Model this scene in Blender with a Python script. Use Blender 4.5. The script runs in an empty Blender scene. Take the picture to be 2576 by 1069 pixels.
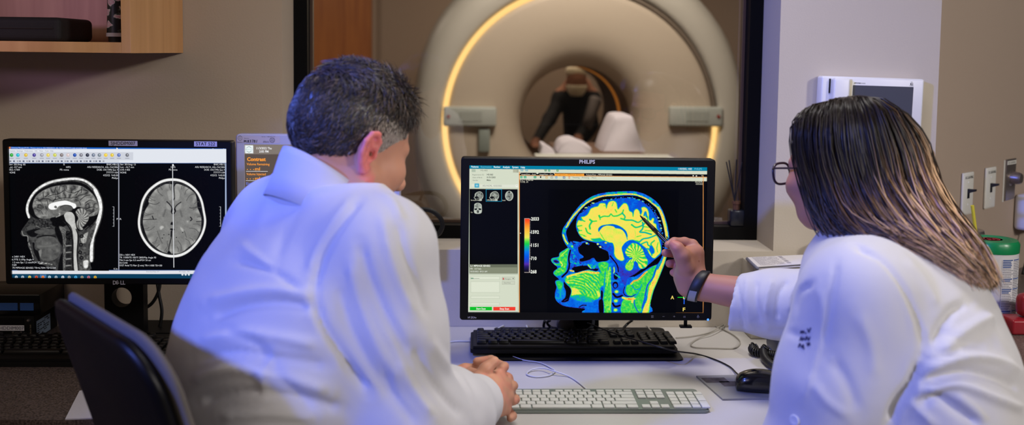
import bpy, bmesh, math, random
import numpy as np
from mathutils import Vector, Matrix, Euler
rng = np.random.default_rng(7)
random.seed(7)
SC = bpy.context.scene
COL = SC.collection
PI = math.pi

# ------------------------------------------------------------------ camera model (also used to measure the photograph)
F_PX, PPX, PPY, YAW, HOR, ROLL = 2400.0, 1288.0, 300.0, 2.0, 130.0, 0.7
CAM = np.array([0.0, 0.0, 1.43])
_ps, _th, _ro = math.radians(YAW), math.atan((PPY - HOR) / F_PX), math.radians(ROLL)
C_F = np.array([math.sin(_ps) * math.cos(_th), math.cos(_ps) * math.cos(_th), -math.sin(_th)])
_r0 = np.array([math.cos(_ps), -math.sin(_ps), 0.0]); _u0 = np.cross(_r0, C_F)
C_R = math.cos(_ro) * _r0 + math.sin(_ro) * _u0
C_U = -math.sin(_ro) * _r0 + math.cos(_ro) * _u0

def _ray(px, py):
    return C_F + C_R * ((px - PPX) / F_PX) - C_U * ((py - PPY) / F_PX)
def P(px, py, Y):
    d = _ray(px, py); return CAM + d * ((Y - CAM[1]) / d[1])
def PZ(px, py, Z):
    d = _ray(px, py); return CAM + d * ((Z - CAM[2]) / d[2])
def proj(v):
    d = np.asarray(v, float) - CAM; w = d @ C_F
    return PPX + F_PX * (d @ C_R) / w, PPY - F_PX * (d @ C_U) / w

# ------------------------------------------------------------------ colour and materials
def lin(c):
    c = np.asarray(c, float) / 255.0
    return np.where(c <= 0.04045, c / 12.92, ((c + 0.055) / 1.055) ** 2.4)
def rgba(c):
    l = lin(c); return (float(l[0]), float(l[1]), float(l[2]), 1.0)

_MATS = {}
def mat(name, col, rough=0.6, metal=0.0, spec=0.5, noise=None, bump=None, sss=0.0, emit=None, coat=0.0, sheen=0.0, wood=None):
    """Principled material; noise=(scale, amount) varies the colour, bump=(scale, strength) roughens it, wood=(scale, dark colour)."""
    if name in _MATS: return _MATS[name]
    m = bpy.data.materials.new(name); m.use_nodes = True
    nt = m.node_tree; b = nt.nodes['Principled BSDF']
    b.inputs['Base Color'].default_value = rgba(col)
    b.inputs['Roughness'].default_value = rough
    b.inputs['Metallic'].default_value = metal
    b.inputs['Specular IOR Level'].default_value = spec
    b.inputs['Coat Weight'].default_value = coat
    b.inputs['Sheen Weight'].default_value = sheen
    if sss:
        b.inputs['Subsurface Weight'].default_value = sss
        b.inputs['Subsurface Radius'].default_value = (0.012, 0.004, 0.002)
        b.inputs['Subsurface Scale'].default_value = 1.0
    tc = nt.nodes.new('ShaderNodeTexCoord')
    if noise:
        n = nt.nodes.new('ShaderNodeTexNoise'); n.inputs['Scale'].default_value = noise[0]; n.inputs['Detail'].default_value = 6
        r = nt.nodes.new('ShaderNodeValToRGB')
        a = noise[1]; l = lin(col)
        r.color_ramp.elements[0].position = 0.3; r.color_ramp.elements[1].position = 0.7
        r.color_ramp.elements[0].color = (*[float(max(0, x * (1 - a))) for x in l], 1)
        r.color_ramp.elements[1].color = (*[float(min(1, x * (1 + a))) for x in l], 1)
        if len(noise) > 2:
            r.color_ramp.elements[0].color = rgba(noise[2]); r.color_ramp.elements[1].color = rgba(col)
        nt.links.new(tc.outputs['Object'], n.inputs['Vector']); nt.links.new(n.outputs['Fac'], r.inputs['Fac'])
        nt.links.new(r.outputs['Color'], b.inputs['Base Color'])
    if wood:
        mp = nt.nodes.new('ShaderNodeMapping'); mp.inputs['Scale'].default_value = wood[0]
        n = nt.nodes.new('ShaderNodeTexNoise'); n.inputs['Scale'].default_value = 1.0; n.inputs['Detail'].default_value = 8; n.inputs['Distortion'].default_value = 0.6
        r = nt.nodes.new('ShaderNodeValToRGB')
        r.color_ramp.elements[0].position = 0.35; r.color_ramp.elements[1].position = 0.7
        r.color_ramp.elements[0].color = rgba(wood[1]); r.color_ramp.elements[1].color = rgba(col)
        nt.links.new(tc.outputs['Object'], mp.inputs['Vector']); nt.links.new(mp.outputs['Vector'], n.inputs['Vector'])
        nt.links.new(n.outputs['Fac'], r.inputs['Fac']); nt.links.new(r.outputs['Color'], b.inputs['Base Color'])
    if bump:
        n = nt.nodes.new('ShaderNodeTexNoise'); n.inputs['Scale'].default_value = bump[0]; n.inputs['Detail'].default_value = 4
        bp = nt.nodes.new('ShaderNodeBump'); bp.inputs['Strength'].default_value = bump[1]; bp.inputs['Distance'].default_value = 0.002
        nt.links.new(tc.outputs['Object'], n.inputs['Vector']); nt.links.new(n.outputs['Fac'], bp.inputs['Height'])
        nt.links.new(bp.outputs['Normal'], b.inputs['Normal'])
    if emit:
        b.inputs['Emission Color'].default_value = rgba(emit[0]); b.inputs['Emission Strength'].default_value = emit[1]
    _MATS[name] = m
    return m
def emat(name, col, strength=1.0):
    if name in _MATS: return _MATS[name]
    m = bpy.data.materials.new(name); m.use_nodes = True; nt = m.node_tree; nt.nodes.clear()
    o = nt.nodes.new('ShaderNodeOutputMaterial'); e = nt.nodes.new('ShaderNodeEmission')
    e.inputs['Color'].default_value = rgba(col); e.inputs['Strength'].default_value = strength
    nt.links.new(e.outputs[0], o.inputs[0]); _MATS[name] = m
    return m
def attr_mat(name, emission=None, rough=0.6, spec=0.3, sss=0.0, aniso=0.0):
    """material whose colour is the mesh's own colour attribute 'Col'."""
    if name in _MATS: return _MATS[name]
    m = bpy.data.materials.new(name); m.use_nodes = True; nt = m.node_tree
    at = nt.nodes.new('ShaderNodeAttribute'); at.attribute_name = 'Col'
    b = nt.nodes['Principled BSDF']
    if emission:
        b.inputs['Base Color'].default_value = (0.002, 0.002, 0.003, 1); b.inputs['Roughness'].default_value = 0.5; b.inputs['Specular IOR Level'].default_value = 0.05
        nt.links.new(at.outputs['Color'], b.inputs['Emission Color']); b.inputs['Emission Strength'].default_value = emission
    else:
        nt.links.new(at.outputs['Color'], b.inputs['Base Color'])
        b.inputs['Roughness'].default_value = rough; b.inputs['Specular IOR Level'].default_value = spec
        b.inputs['Anisotropic'].default_value = aniso
        if sss:
            b.inputs['Subsurface Weight'].default_value = sss; b.inputs['Subsurface Radius'].default_value = (0.012, 0.004, 0.002); b.inputs['Subsurface Scale'].default_value = 1.0
    _MATS[name] = m
    return m

# ------------------------------------------------------------------ objects
def empty(name, loc=(0, 0, 0), rotz=0.0, label=None, cat=None, group=None):
    o = bpy.data.objects.new(name, None); COL.objects.link(o)
    o.location = loc; o.rotation_euler = (0, 0, rotz); o.empty_display_size = 0.05
    return tag(o, label, cat, group)
def tag(o, label=None, cat=None, group=None, kind=None):
    if label: o['label'] = label
    if cat: o['category'] = cat
    if group: o['group'] = group
    if kind: o['kind'] = kind
    return o
def world_matrix(o):
    m = o.matrix_basis.copy()
    while o.parent is not None:
        o = o.parent; m = o.matrix_basis @ m
    return m
def link_mesh(name, me, m, parent=None, smooth=True, world=False):
    o = bpy.data.objects.new(name, me); COL.objects.link(o)
    if m is not None: me.materials.append(m)
    if smooth:
        me.shade_smooth()
    if parent is not None:
        if world:      # the mesh was built in world coordinates: bring it into the parent's frame
            me.transform(world_matrix(parent).inverted())
        o.parent = parent
    return o
def obj(name, bm, m, parent=None, smooth=False, world=False, auto=None):
    me = bpy.data.meshes.new(name); bm.normal_update(); bm.to_mesh(me); bm.free()
    o = link_mesh(name, me, m, parent, smooth or auto is not None, world)
    if auto is not None:
        me.set_sharp_from_angle(angle=math.radians(auto))
    return o
def from_np(name, V, Fc, m, parent=None, smooth=True, world=True, col=None):
    """V (n,3), Fc (k,3|4) arrays -> object; col (n,3) linear colours."""
    me = bpy.data.meshes.new(name)
    n, k, c = len(V), len(Fc), Fc.shape[1]
    me.vertices.add(n); me.vertices.foreach_set('co', np.ascontiguousarray(V, np.float32).ravel())
    me.loops.add(k * c); me.loops.foreach_set('vertex_index', np.ascontiguousarray(Fc, np.int32).ravel())
    me.polygons.add(k); me.polygons.foreach_set('loop_start', np.arange(0, k * c, c, dtype=np.int32))
    me.update(calc_edges=True); me.validate()
    if col is not None:
        a = me.color_attributes.new('Col', 'FLOAT_COLOR', 'POINT')
        cc = np.ones((n, 4), np.float32); cc[:, :3] = col
        a.data.foreach_set('color', cc.ravel())
    return link_mesh(name, me, m, parent, smooth, world)
def copy_tree(o, parent=None):
    c = o.copy(); COL.objects.link(c); c.parent = parent
    for ch in o.children: copy_tree(ch, c)
    return c

# ------------------------------------------------------------------ bmesh shapes
def B(): return bmesh.new()
def add_box(bm, lo, hi, bev=0.0, seg=2, mtx=None, taper=None):
    lo, hi = Vector(lo), Vector(hi)
    r = bmesh.ops.create_cube(bm, size=1.0); vs = r['verts']
    c, s = (lo + hi) / 2, hi - lo
    for v in vs:
        v.co = Vector((v.co.x * s.x, v.co.y * s.y, v.co.z * s.z))
        if taper and v.co.z > 0: v.co.x -= math.copysign(taper, v.co.x); v.co.y -= math.copysign(taper, v.co.y)
        v.co += c
    if bev > 0:
        es = list({e for v in vs for e in v.link_edges})
        vs = bmesh.ops.bevel(bm, geom=es, offset=bev, segments=seg, affect='EDGES', profile=0.5)['verts']
        vs = list({v for v in vs})
    if mtx is not None:
        fs = {f for v in vs for f in v.link_faces}
        bmesh.ops.transform(bm, matrix=mtx, verts=list({v for f in fs for v in f.verts}))
    return bm
def box(lo, hi, bev=0.0, seg=2, mtx=None, taper=None):
    return add_box(B(), lo, hi, bev, seg, mtx, taper)
def add_prism(bm, pts, axis, a, b):
    """polygon pts (2D) extruded along axis from a to b. axis 'y': pts are (x,z)."""
    def mk(p, t):
        return {'y': (p[0], t, p[1]), 'x': (t, p[0], p[1]), 'z': (p[0], p[1], t)}[axis]
    va = [bm.verts.new(mk(p, a)) for p in pts]; vb = [bm.verts.new(mk(p, b)) for p in pts]
    n = len(pts)
    bm.faces.new(va); bm.faces.new(vb[::-1])
    for i in range(n): bm.faces.new((va[i], vb[i], vb[(i + 1) % n], va[(i + 1) % n]))
    bmesh.ops.recalc_face_normals(bm, faces=bm.faces)
    return bm
def rrect(x0, z0, x1, z1, r, n=6):
    out = []
    for cx, cz, a0 in ((x1 - r, z1 - r, 0), (x0 + r, z1 - r, 90), (x0 + r, z0 + r, 180), (x1 - r, z0 + r, 270)):
        for i in range(n + 1):
            a = math.radians(a0 + 90 * i / n); out.append((cx + r * math.cos(a), cz + r * math.sin(a)))
    return out
def add_loops(bm, loops, cap=True, closed=True):
    """bridge successive rings of 3D points."""
    rows = [[bm.verts.new(p) for p in L] for L in loops]
    n = len(rows[0])
    for a, b in zip(rows, rows[1:]):
        for i in range(n if closed else n - 1):
            bm.faces.new((a[i], a[(i + 1) % n], b[(i + 1) % n], b[i]))
    if cap:
        bm.faces.new(rows[0][::-1]); bm.faces.new(rows[-1])
    bmesh.ops.recalc_face_normals(bm, faces=bm.faces)
    return bm
def add_lathe(bm, prof, c=(0, 0, 0), seg=40, axis='z', a0=0.0, a1=360.0):
    full = abs(a1 - a0 - 360) < 1e-6
    n = seg if full else seg + 1
    rows = []
    for r, h in prof:
        row = []
        for i in range(n):
            a = math.radians(a0 + (a1 - a0) * i / seg)
            x, y = r * math.cos(a), r * math.sin(a)
            p = {'z': (x, y, h), 'y': (x, h, y), 'x': (h, x, y)}[axis]
            row.append(bm.verts.new((c[0] + p[0], c[1] + p[1], c[2] + p[2])))
        rows.append(row)
    for a, b in zip(rows, rows[1:]):
        for i in range(n if full else n - 1):
            bm.faces.new((a[i], a[(i + 1) % n], b[(i + 1) % n], b[i]))
    if full:
        if prof[0][0] < 1e-6 or prof[-1][0] < 1e-6:      # a ring profile stays open
            if prof[0][0] > 1e-6: bm.faces.new(rows[0][::-1])
            if prof[-1][0] > 1e-6: bm.faces.new(rows[-1])
    bmesh.ops.remove_doubles(bm, verts=bm.verts, dist=1e-7)
    bmesh.ops.recalc_face_normals(bm, faces=bm.faces)
    return bm
def spline(pts, n=10, closed=False):
    """Catmull-Rom through pts (any dimension)."""
    p = np.asarray(pts, float)
    if len(p) < 3 and not closed:
        return np.array([p[0] + (p[1] - p[0]) * t for t in np.linspace(0, 1, n + 1)])
    if closed: q = np.vstack([p[-1], p, p[0], p[1]])
    else: q = np.vstack([2 * p[0] - p[1], p, 2 * p[-1] - p[-2]])
    out = []; t = np.linspace(0, 1, n, endpoint=False)[:, None]
    for i in range(len(q) - 3):
        a, b, c, d = q[i:i + 4]
        out.append(0.5 * (2 * b + (c - a) * t + (2 * a - 5 * b + 4 * c - d) * t ** 2 + (3 * b - a - 3 * c + d) * t ** 3))
    out = np.vstack(out)
    return out if closed else np.vstack([out, p[-1]])
def add_tube(bm, pts, r, seg=8, n=8, smooth=True, cap=True):
    q = spline(pts, n) if smooth and len(pts) > 2 else np.asarray(pts, float)
    rr = np.interp(np.linspace(0, 1, len(q)), np.linspace(0, 1, len(r)), r) if hasattr(r, '__len__') else np.full(len(q), r)
    T = np.gradient(q, axis=0); T /= np.maximum(np.linalg.norm(T, axis=1, keepdims=True), 1e-9)
    u = np.cross(T[0], (0, 0, 1.0))
    if np.linalg.norm(u) < 1e-3: u = np.cross(T[0], (0, 1.0, 0))
    loops = []
    for i in range(len(q)):
        u = u - T[i] * (u @ T[i]); u /= np.linalg.norm(u); w = np.cross(T[i], u)
        loops.append([tuple(q[i] + rr[i] * (math.cos(2 * PI * k / seg) * u + math.sin(2 * PI * k / seg) * w)) for k in range(seg)])
    return add_loops(bm, loops, cap)
def coil_path(pts, R, turns, n=14):
    q = spline(pts, 40); L = np.linspace(0, 1, int(turns * n))
    s = np.r_[0, np.cumsum(np.linalg.norm(np.diff(q, axis=0), axis=1))]; s /= s[-1]
    c = np.stack([np.interp(L, s, q[:, k]) for k in range(3)], 1)
    T = np.gradient(c, axis=0); T /= np.linalg.norm(T, axis=1, keepdims=True)
    u = np.cross(T[0], (0, 0, 1.0)); u /= np.linalg.norm(u); out = []
    for i in range(len(c)):
        u = u - T[i] * (u @ T[i]); u /= np.linalg.norm(u); w = np.cross(T[i], u)
        a = 2 * PI * turns * L[i]
        out.append(c[i] + R * (math.cos(a) * u + math.sin(a) * w))
    return out

# ------------------------------------------------------------------ lettering as flat mesh, laid on a vertical plane y = const or any frame
def text_bm(bm, s, origin, right, up, cap_h, width=None, align='L', bold=0.0, depth=0.0):
    cu = bpy.data.curves.new('lettering', 'FONT'); cu.body = s; cu.size = 1.0; cu.resolution_u = 3; cu.offset = bold
    to = bpy.data.objects.new('lettering', cu); COL.objects.link(to)
    dg = bpy.context.evaluated_depsgraph_get(); me = bpy.data.meshes.new_from_object(to.evaluated_get(dg))
    bpy.data.objects.remove(to); bpy.data.curves.remove(cu)
    if not me.vertices: bpy.data.meshes.remove(me); return bm
    xs = [v.co.x for v in me.vertices]; x0, w = min(xs), max(xs) - min(xs)
    k = cap_h / 0.69; kx = width / w if width else k
    off = {'L': 0, 'C': -w / 2, 'R': -w}[align]
    origin, right, up = Vector(origin), Vector(right), Vector(up)
    for v in me.vertices:
        v.co = origin + right * ((v.co.x - x0 + off) * kx) + up * (v.co.y * k)
    bm.from_mesh(me); bpy.data.meshes.remove(me)
    return bm
def ptext(bm, s, px, py, h, Y, w=None, align='L', bold=0.0):
    """lettering whose baseline starts at photo point (px,py), cap height h and width w in photo pixels, on the plane y = Y."""
    k = Y / F_PX
    return text_bm(bm, s, P(px, py, Y), (1, 0, 0), (0, 0, 1), h * k, w * k if w else None, align, bold)
def prect(bm, x0, y0, x1, y1, Y):
    a, b = P(x0, y0, Y), P(x1, y1, Y)
    vs = [bm.verts.new(p) for p in ((a[0], Y, b[2]), (b[0], Y, b[2]), (b[0], Y, a[2]), (a[0], Y, a[2]))]
    bm.faces.new(vs); return bm

# ------------------------------------------------------------------ volumes: smooth unions of simple solids turned into one skin
def smin(a, b, k):
    if k <= 0: return np.minimum(a, b)
    h = np.maximum(k - np.abs(a - b), 0) / k
    return np.minimum(a, b) - h * h * k * 0.25
class Vol:
    def __init__(s, xs, ys, zs):
        s.ax = [np.asarray(a, np.float32) for a in (xs, ys, zs)]
        s.F = np.full([len(a) for a in s.ax], 0.5, np.float32)
    def _sl(s, lo, hi, m):
        out = []
        for a, l, h in zip(s.ax, lo, hi):
            i = np.searchsorted(a, l - m); j = np.searchsorted(a, h + m)
            out.append(slice(max(i - 1, 0), j + 1))
        return tuple(out)
    def pts(s, sl):
        return (s.ax[0][sl[0]][:, None, None], s.ax[1][sl[1]][None, :, None], s.ax[2][sl[2]][None, None, :])
    def put(s, sl, d, k, op):
        if 0 in d.shape: return
        A = s.F[sl]
        if op == 'u': s.F[sl] = smin(A, d, k)
        else: s.F[sl] = -smin(-A, d, k)          # subtract
    def cap(s, a, b, ra, rb=None, k=0.01, op='u', sq=None):
        """round cone a->b; sq=(axis, factor) squeezes the section along a direction."""
        rb = ra if rb is None else rb
        a, b = np.asarray(a, float), np.asarray(b, float); r = max(ra, rb)
        sl = s._sl(np.minimum(a, b) - r, np.maximum(a, b) + r, k + 0.02); X, Y, Z = s.pts(sl)
        d = b - a; L2 = float(d @ d) + 1e-12
        t = np.clip(((X - a[0]) * d[0] + (Y - a[1]) * d[1] + (Z - a[2]) * d[2]) / L2, 0, 1)
        ex, ey, ez = X - a[0] - t * d[0], Y - a[1] - t * d[1], Z - a[2] - t * d[2]
        q = ex * ex + ey * ey + ez * ez
        if sq is not None:
            ax, f = np.asarray(sq[0], float), sq[1]; ax = ax / np.linalg.norm(ax)
            pr = ex * ax[0] + ey * ax[1] + ez * ax[2]; q = q + pr * pr * (1 / f ** 2 - 1)
            dd = (np.sqrt(q) - (ra + (rb - ra) * t)) * (0.5 + 0.5 * f)
        else: dd = np.sqrt(q) - (ra + (rb - ra) * t)
        s.put(sl, dd.astype(np.float32), k, op); return s
    def chain(s, pts, rs, k=0.006, op='u', sq=None):
        for i in range(len(pts) - 1): s.cap(pts[i], pts[i + 1], rs[i], rs[i + 1], k, op, sq)
        return s
    def ell(s, c, r, M=None, k=0.01, op='u'):
        """ellipsoid, radii r along the columns of M (3x3)."""
        c, r = np.asarray(c, float), np.asarray(r, float); M = np.eye(3) if M is None else np.asarray(M, float)
        e = np.sqrt(((M * r) ** 2).sum(1))
        sl = s._sl(c - e, c + e, k + 0.02); X, Y, Z = s.pts(sl)
        dx, dy, dz = X - c[0], Y - c[1], Z - c[2]
        k0 = 0; k1 = 0
        for i in range(3):
            p = dx * M[0, i] + dy * M[1, i] + dz * M[2, i]
            k0 = k0 + (p / r[i]) ** 2; k1 = k1 + (p / r[i] ** 2) ** 2
        k0 = np.sqrt(k0); k1 = np.sqrt(k1)
        dd = k0 * (k0 - 1) / np.maximum(k1, 1e-6)
        s.put(sl, dd.astype(np.float32), k, op); return s
    def loft(s, rows, fwd, k=0.02, grow=0.0, op='u'):
        """trunk: rows of (z, cx, cy, half width, half depth); fwd = facing direction (2D); capped at both ends."""
        R = np.asarray(rows, float); o = np.argsort(R[:, 0]); R = R[o]
        zz = np.linspace(R[0, 0], R[-1, 0], 120)
        q = spline(R, 12); q = np.stack([np.interp(zz, q[:, 0], q[:, i]) for i in range(5)], 1)
        m = 0.34
        sl = s._sl((q[:, 1].min() - m, q[:, 2].min() - m, zz[0] - 0.05), (q[:, 1].max() + m, q[:, 2].max() + m, zz[-1] + 0.05), 0.02)
        X, Y, Z = s.pts(sl); z = s.ax[2][sl[2]]
        g = [np.interp(z, zz, q[:, i])[None, None, :] for i in range(1, 5)]
        fx, fy = fwd; dx, dy = X - g[0], Y - g[1]
        u = (dx * fy - dy * fx) / (g[2] + grow); v = (dx * fx + dy * fy) / (g[3] + grow)
        n = (np.abs(u) ** 2.3 + np.abs(v) ** 2.3) ** (1 / 2.3)
        dd = (n - 1) * np.minimum(g[2], g[3])
        dz = np.maximum(zz[0] - grow - Z, Z - zz[-1] - grow)
        dd = np.maximum(dd, dz)
        s.put(sl, dd.astype(np.float32), k, op); return s
    def half(s, n, d):
        """keep n.p < d"""
        X, Y, Z = s.pts((slice(None),) * 3)
        s.F = np.maximum(s.F, (X * n[0] + Y * n[1] + Z * n[2] - d).astype(np.float32)); return s
    def mesh(s, smooth=2):
        F = s.F; Sg = F < 0
        nx, ny, nz = F.shape
        cnt = np.zeros((nx - 1, ny - 1, nz - 1), np.uint8)
        for i in (0, 1):
            for j in (0, 1):
                for k in (0, 1): cnt += Sg[i:nx - 1 + i, j:ny - 1 + j, k:nz - 1 + k]
        act = (cnt > 0) & (cnt < 8); I, J, K = np.nonzero(act)
        idx = np.full(act.shape, -1, np.int32); idx[I, J, K] = np.arange(len(I))
        pos = np.zeros((len(I), 3)); num = np.zeros(len(I))
        cs = [(a, b, c) for a in (0, 1) for b in (0, 1) for c in (0, 1)]
        val = {c: F[I + c[0], J + c[1], K + c[2]].astype(float) for c in cs}
        base = np.stack([I, J, K], 1)
        for c in cs:
            for ax in range(3):
                if c[ax]: continue
                e = list(c); e[ax] = 1; e = tuple(e)
                f0, f1 = val[c], val[e]; mm = (f0 < 0) != (f1 < 0)
                t = np.where(mm, f0 / np.where(mm, f0 - f1, 1), 0)
                p = np.array(c, float)[None, :].repeat(len(I), 0); p[:, ax] += t
                pos += p * mm[:, None]; num += mm
        pos = pos / num[:, None]
        V = np.empty_like(pos)
        for ax in range(3):
            a = s.ax[ax].astype(float); b = base[:, ax]; V[:, ax] = a[b] + pos[:, ax] * (a[b + 1] - a[b])
        Q = []
        for ax in range(3):
            o = [(1, 2), (2, 0), (0, 1)][ax]
            A = np.moveaxis(Sg, ax, 0)
            sl0 = [slice(None)] * 3; sl1 = [slice(None)] * 3; sl0[ax] = slice(0, -1); sl1[ax] = slice(1, None)
            for t in o: sl0[t] = slice(1, -1); sl1[t] = slice(1, -1)
            a, b = Sg[tuple(sl0)], Sg[tuple(sl1)]
            for sign in (0, 1):
                m_ = (a & ~b) if sign == 0 else (~a & b)
                g = list(np.nonzero(m_))
                for t in o: g[t] = g[t] + 1
                def at(d0, d1):
                    h = [x.copy() for x in g]; h[o[0]] -= d0; h[o[1]] -= d1
                    return idx[h[0], h[1], h[2]]
                q = np.stack([at(1, 1), at(0, 1), at(0, 0), at(1, 0)], 1)
                Q.append(q if sign == 0 else q[:, ::-1])
        Q = np.vstack(Q); Q = Q[(Q >= 0).all(1)]
        for _ in range(smooth): V = relax(V, Q, 0.5)
        return V, Q
def relax(V, Q, f=0.5):
    acc = np.zeros_like(V); n = np.zeros(len(V))
    for i in range(Q.shape[1]):
        a, b = Q[:, i], Q[:, (i + 1) % Q.shape[1]]
        for x, y in ((a, b), (b, a)):
            for k in range(3): acc[:, k] += np.bincount(x, V[y, k], len(V))
            n += np.bincount(x, minlength=len(V))
    return V + f * (acc / np.maximum(n, 1)[:, None] - V)
def vnormals(V, Q):
    N = np.zeros_like(V)
    fn = np.cross(V[Q[:, 2]] - V[Q[:, 0]], V[Q[:, -1]] - V[Q[:, 1]])
    for i in range(Q.shape[1]):
        for k in range(3): N[:, k] += np.bincount(Q[:, i], fn[:, k], len(V))
    return N / np.maximum(np.linalg.norm(N, axis=1, keepdims=True), 1e-12)
def rngax(lo, hi, h, fine=()):
    """axis coordinates: step h, finer inside fine=[(a,b,step)]."""
    out = [lo]
    while out[-1] < hi:
        st = h
        for a, b, f in fine:
            if a <= out[-1] <= b: st = min(st, f)
        out.append(out[-1] + st)
    return np.array(out)
def noise2(x, y, scale, seed=0):
    """smooth value noise in [-1,1]."""
    r = np.random.default_rng(seed).uniform(-1, 1, (64, 64))
    u, v = np.asarray(x) / scale, np.asarray(y) / scale
    i, j = np.floor(u).astype(int), np.floor(v).astype(int); fu, fv = u - i, v - j
    fu, fv = fu * fu * (3 - 2 * fu), fv * fv * (3 - 2 * fv)
    g = lambda a, b: r[a % 64, b % 64]
    return (g(i, j) * (1 - fu) + g(i + 1, j) * fu) * (1 - fv) + (g(i, j + 1) * (1 - fu) + g(i + 1, j + 1) * fu) * fv
def seg_dist(X, Y, pts, closed=False):
    p = np.asarray(pts, float); d = np.full(np.shape(X), 1e9); n = len(p)
    for i in range(n if closed else n - 1):
        a, b = p[i], p[(i + 1) % n]; e = b - a; L = e @ e + 1e-12
        t = np.clip(((X - a[0]) * e[0] + (Y - a[1]) * e[1]) / L, 0, 1)
        d = np.minimum(d, (X - a[0] - t * e[0]) ** 2 + (Y - a[1] - t * e[1]) ** 2)
    return np.sqrt(d)
def poly_sd(X, Y, pts):
    """signed distance to a closed polygon, negative inside."""
    p = np.asarray(pts, float); ins = np.zeros(np.shape(X), bool); n = len(p)
    for i in range(n):
        a, b = p[i], p[(i + 1) % n]
        if a[1] == b[1]: continue
        c = ((a[1] > Y) != (b[1] > Y)) & (X < (b[0] - a[0]) * (Y - a[1]) / (b[1] - a[1]) + a[0])
        ins ^= c
    d = seg_dist(X, Y, p, True)
    return np.where(ins, -d, d)
# ================================================================== the setting
WY = 2.39                       # face of the control room's back wall
m_wall = mat('wall_paint', (196, 186, 172), 0.85, spec=0.2, bump=(210, 0.16))
m_wallL = mat('wall_paint_tan', (186, 170, 152), 0.85, spec=0.2, bump=(210, 0.16))
m_wallR = mat('wall_paint_beige', (172, 154, 140), 0.85, spec=0.2, bump=(210, 0.14))
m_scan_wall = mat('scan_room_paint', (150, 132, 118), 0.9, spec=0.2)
m_floor = mat('vinyl_floor', (120, 112, 105), 0.5, noise=(30, 0.15))
m_ceil = mat('ceiling_tile', (205, 203, 198), 0.9)
m_black_frame = mat('black_metal_frame', (6, 6, 8), 0.55, spec=0.15)
def structure(name, bm, m, auto=None, smooth=False, parent=None):
    o = obj(name, bm, m, parent, smooth=smooth, auto=auto)
    if parent is None: o['kind'] = 'structure'
    return o
HX0, HX1, HZ0, HZ1, WT = -0.489, 0.757, 0.928, 2.25, 0.33   # window opening and wall thickness
def wall_with_hole():
    bm = B()
    add_box(bm, (HX1, WY, 0), (1.168, WY + WT, 2.7))
    add_box(bm, (HX0, WY, 0), (HX1, WY + WT, HZ0)); add_box(bm, (HX0, WY, HZ1), (HX1, WY + WT, 2.7))
    return bm
structure('wall_back', wall_with_hole(), m_wall)
structure('wall_back_left', box((-2.6, WY, 0), (HX0, WY + WT, 2.7)), m_wallL)
A40 = math.radians(40); WU = np.array([math.cos(A40), math.sin(A40), 0]); WN = np.array([math.sin(A40), -math.cos(A40), 0]); WO = np.array([1.168, WY, 0])
def on_side(t, out=0.0, z=0.0): return WO + WU * t + WN * out + np.array([0, 0, z])
bm = B(); add_prism(bm, [tuple(on_side(0)[:2]), tuple(on_side(1.9)[:2]), tuple(on_side(1.9, -0.15)[:2]), tuple(on_side(0.13, -0.15)[:2])], 'z', 0, 2.7)
structure('wall_right', bm, m_wallR)
structure('floor', box((-3.2, -1.6, -0.1), (3.6, 8.3, 0)), m_floor)
structure('wall_left', box((-2.75, -1.6, 0), (-2.6, WY + WT, 2.7)), m_wallL)
structure('ceiling', box((-2.75, -1.6, 2.7), (3.6, 8.3, 2.8)), m_ceil)
# scan room beyond the window
structure('wall_scan_back', box((-3.2, 8.0, 0), (3.6, 8.15, 2.7)), m_scan_wall)
structure('wall_scan_left', box((-3.2, WY + WT, 0), (-3.05, 8.0, 2.7)), m_scan_wall)
structure('wall_scan_right', box((3.0, 3.6, 0), (3.15, 8.0, 2.7)), m_scan_wall)
m_door = mat('orange_wood_door', (176, 108, 48), 0.45, wood=((30, 30, 1.6), (150, 86, 36)))
d = structure('door_1', box((-2.35, 7.94, 0.01), (-0.885, 8.0, 2.55), 0.004), m_door)
bm = B()
add_box(bm, (-0.885, 7.93, 0.01), (-0.855, 8.0, 2.6)); add_box(bm, (-2.38, 7.93, 0.01), (-2.35, 8.0, 2.6))
obj('door_casing', bm, m_scan_wall, d)
# observation window: black frame, thin bronze stop, pane
def frame_bm(x0, x1, z0, z1, w, y0, y1):
    bm = B()
    add_box(bm, (x0, y0, z0), (x0 + w, y1, z1)); add_box(bm, (x1 - w, y0, z0), (x1, y1, z1))
    add_box(bm, (x0 + w, y0, z0), (x1 - w, y1, z0 + w)); add_box(bm, (x0 + w, y0, z1 - w), (x1 - w, y1, z1))
    return bm
win = structure('window_1', frame_bm(HX0, HX1, HZ0, HZ1, 0.036, 2.535, 2.60), m_black_frame)
obj('window_bead', frame_bm(HX0 + 0.036, HX1 - 0.036, HZ0 + 0.036, HZ1 - 0.036, 0.007, 2.578, 2.598), mat('bronze_bead', (88, 68, 56), 0.4), win)
def glass_mat():
    m = bpy.data.materials.new('window_glass'); m.use_nodes = True; nt = m.node_tree; nt.nodes.clear()
    o = nt.nodes.new('ShaderNodeOutputMaterial'); mx = nt.nodes.new('ShaderNodeMixShader')
    t = nt.nodes.new('ShaderNodeBsdfTransparent'); g = nt.nodes.new('ShaderNodeBsdfGlossy'); fr = nt.nodes.new('ShaderNodeFresnel')
    t.inputs['Color'].default_value = (0.86, 0.85, 0.82, 1); g.inputs['Roughness'].default_value = 0.0; g.inputs['Color'].default_value = (1, 1, 1, 1)
    fr.inputs['IOR'].default_value = 1.95
    nt.links.new(fr.outputs[0], mx.inputs[0]); nt.links.new(t.outputs[0], mx.inputs[1]); nt.links.new(g.outputs[0], mx.inputs[2]); nt.links.new(mx.outputs[0], o.inputs[0])
    return m
bm = B(); z0, z1 = HZ0 + 0.036, HZ1 - 0.036
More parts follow.
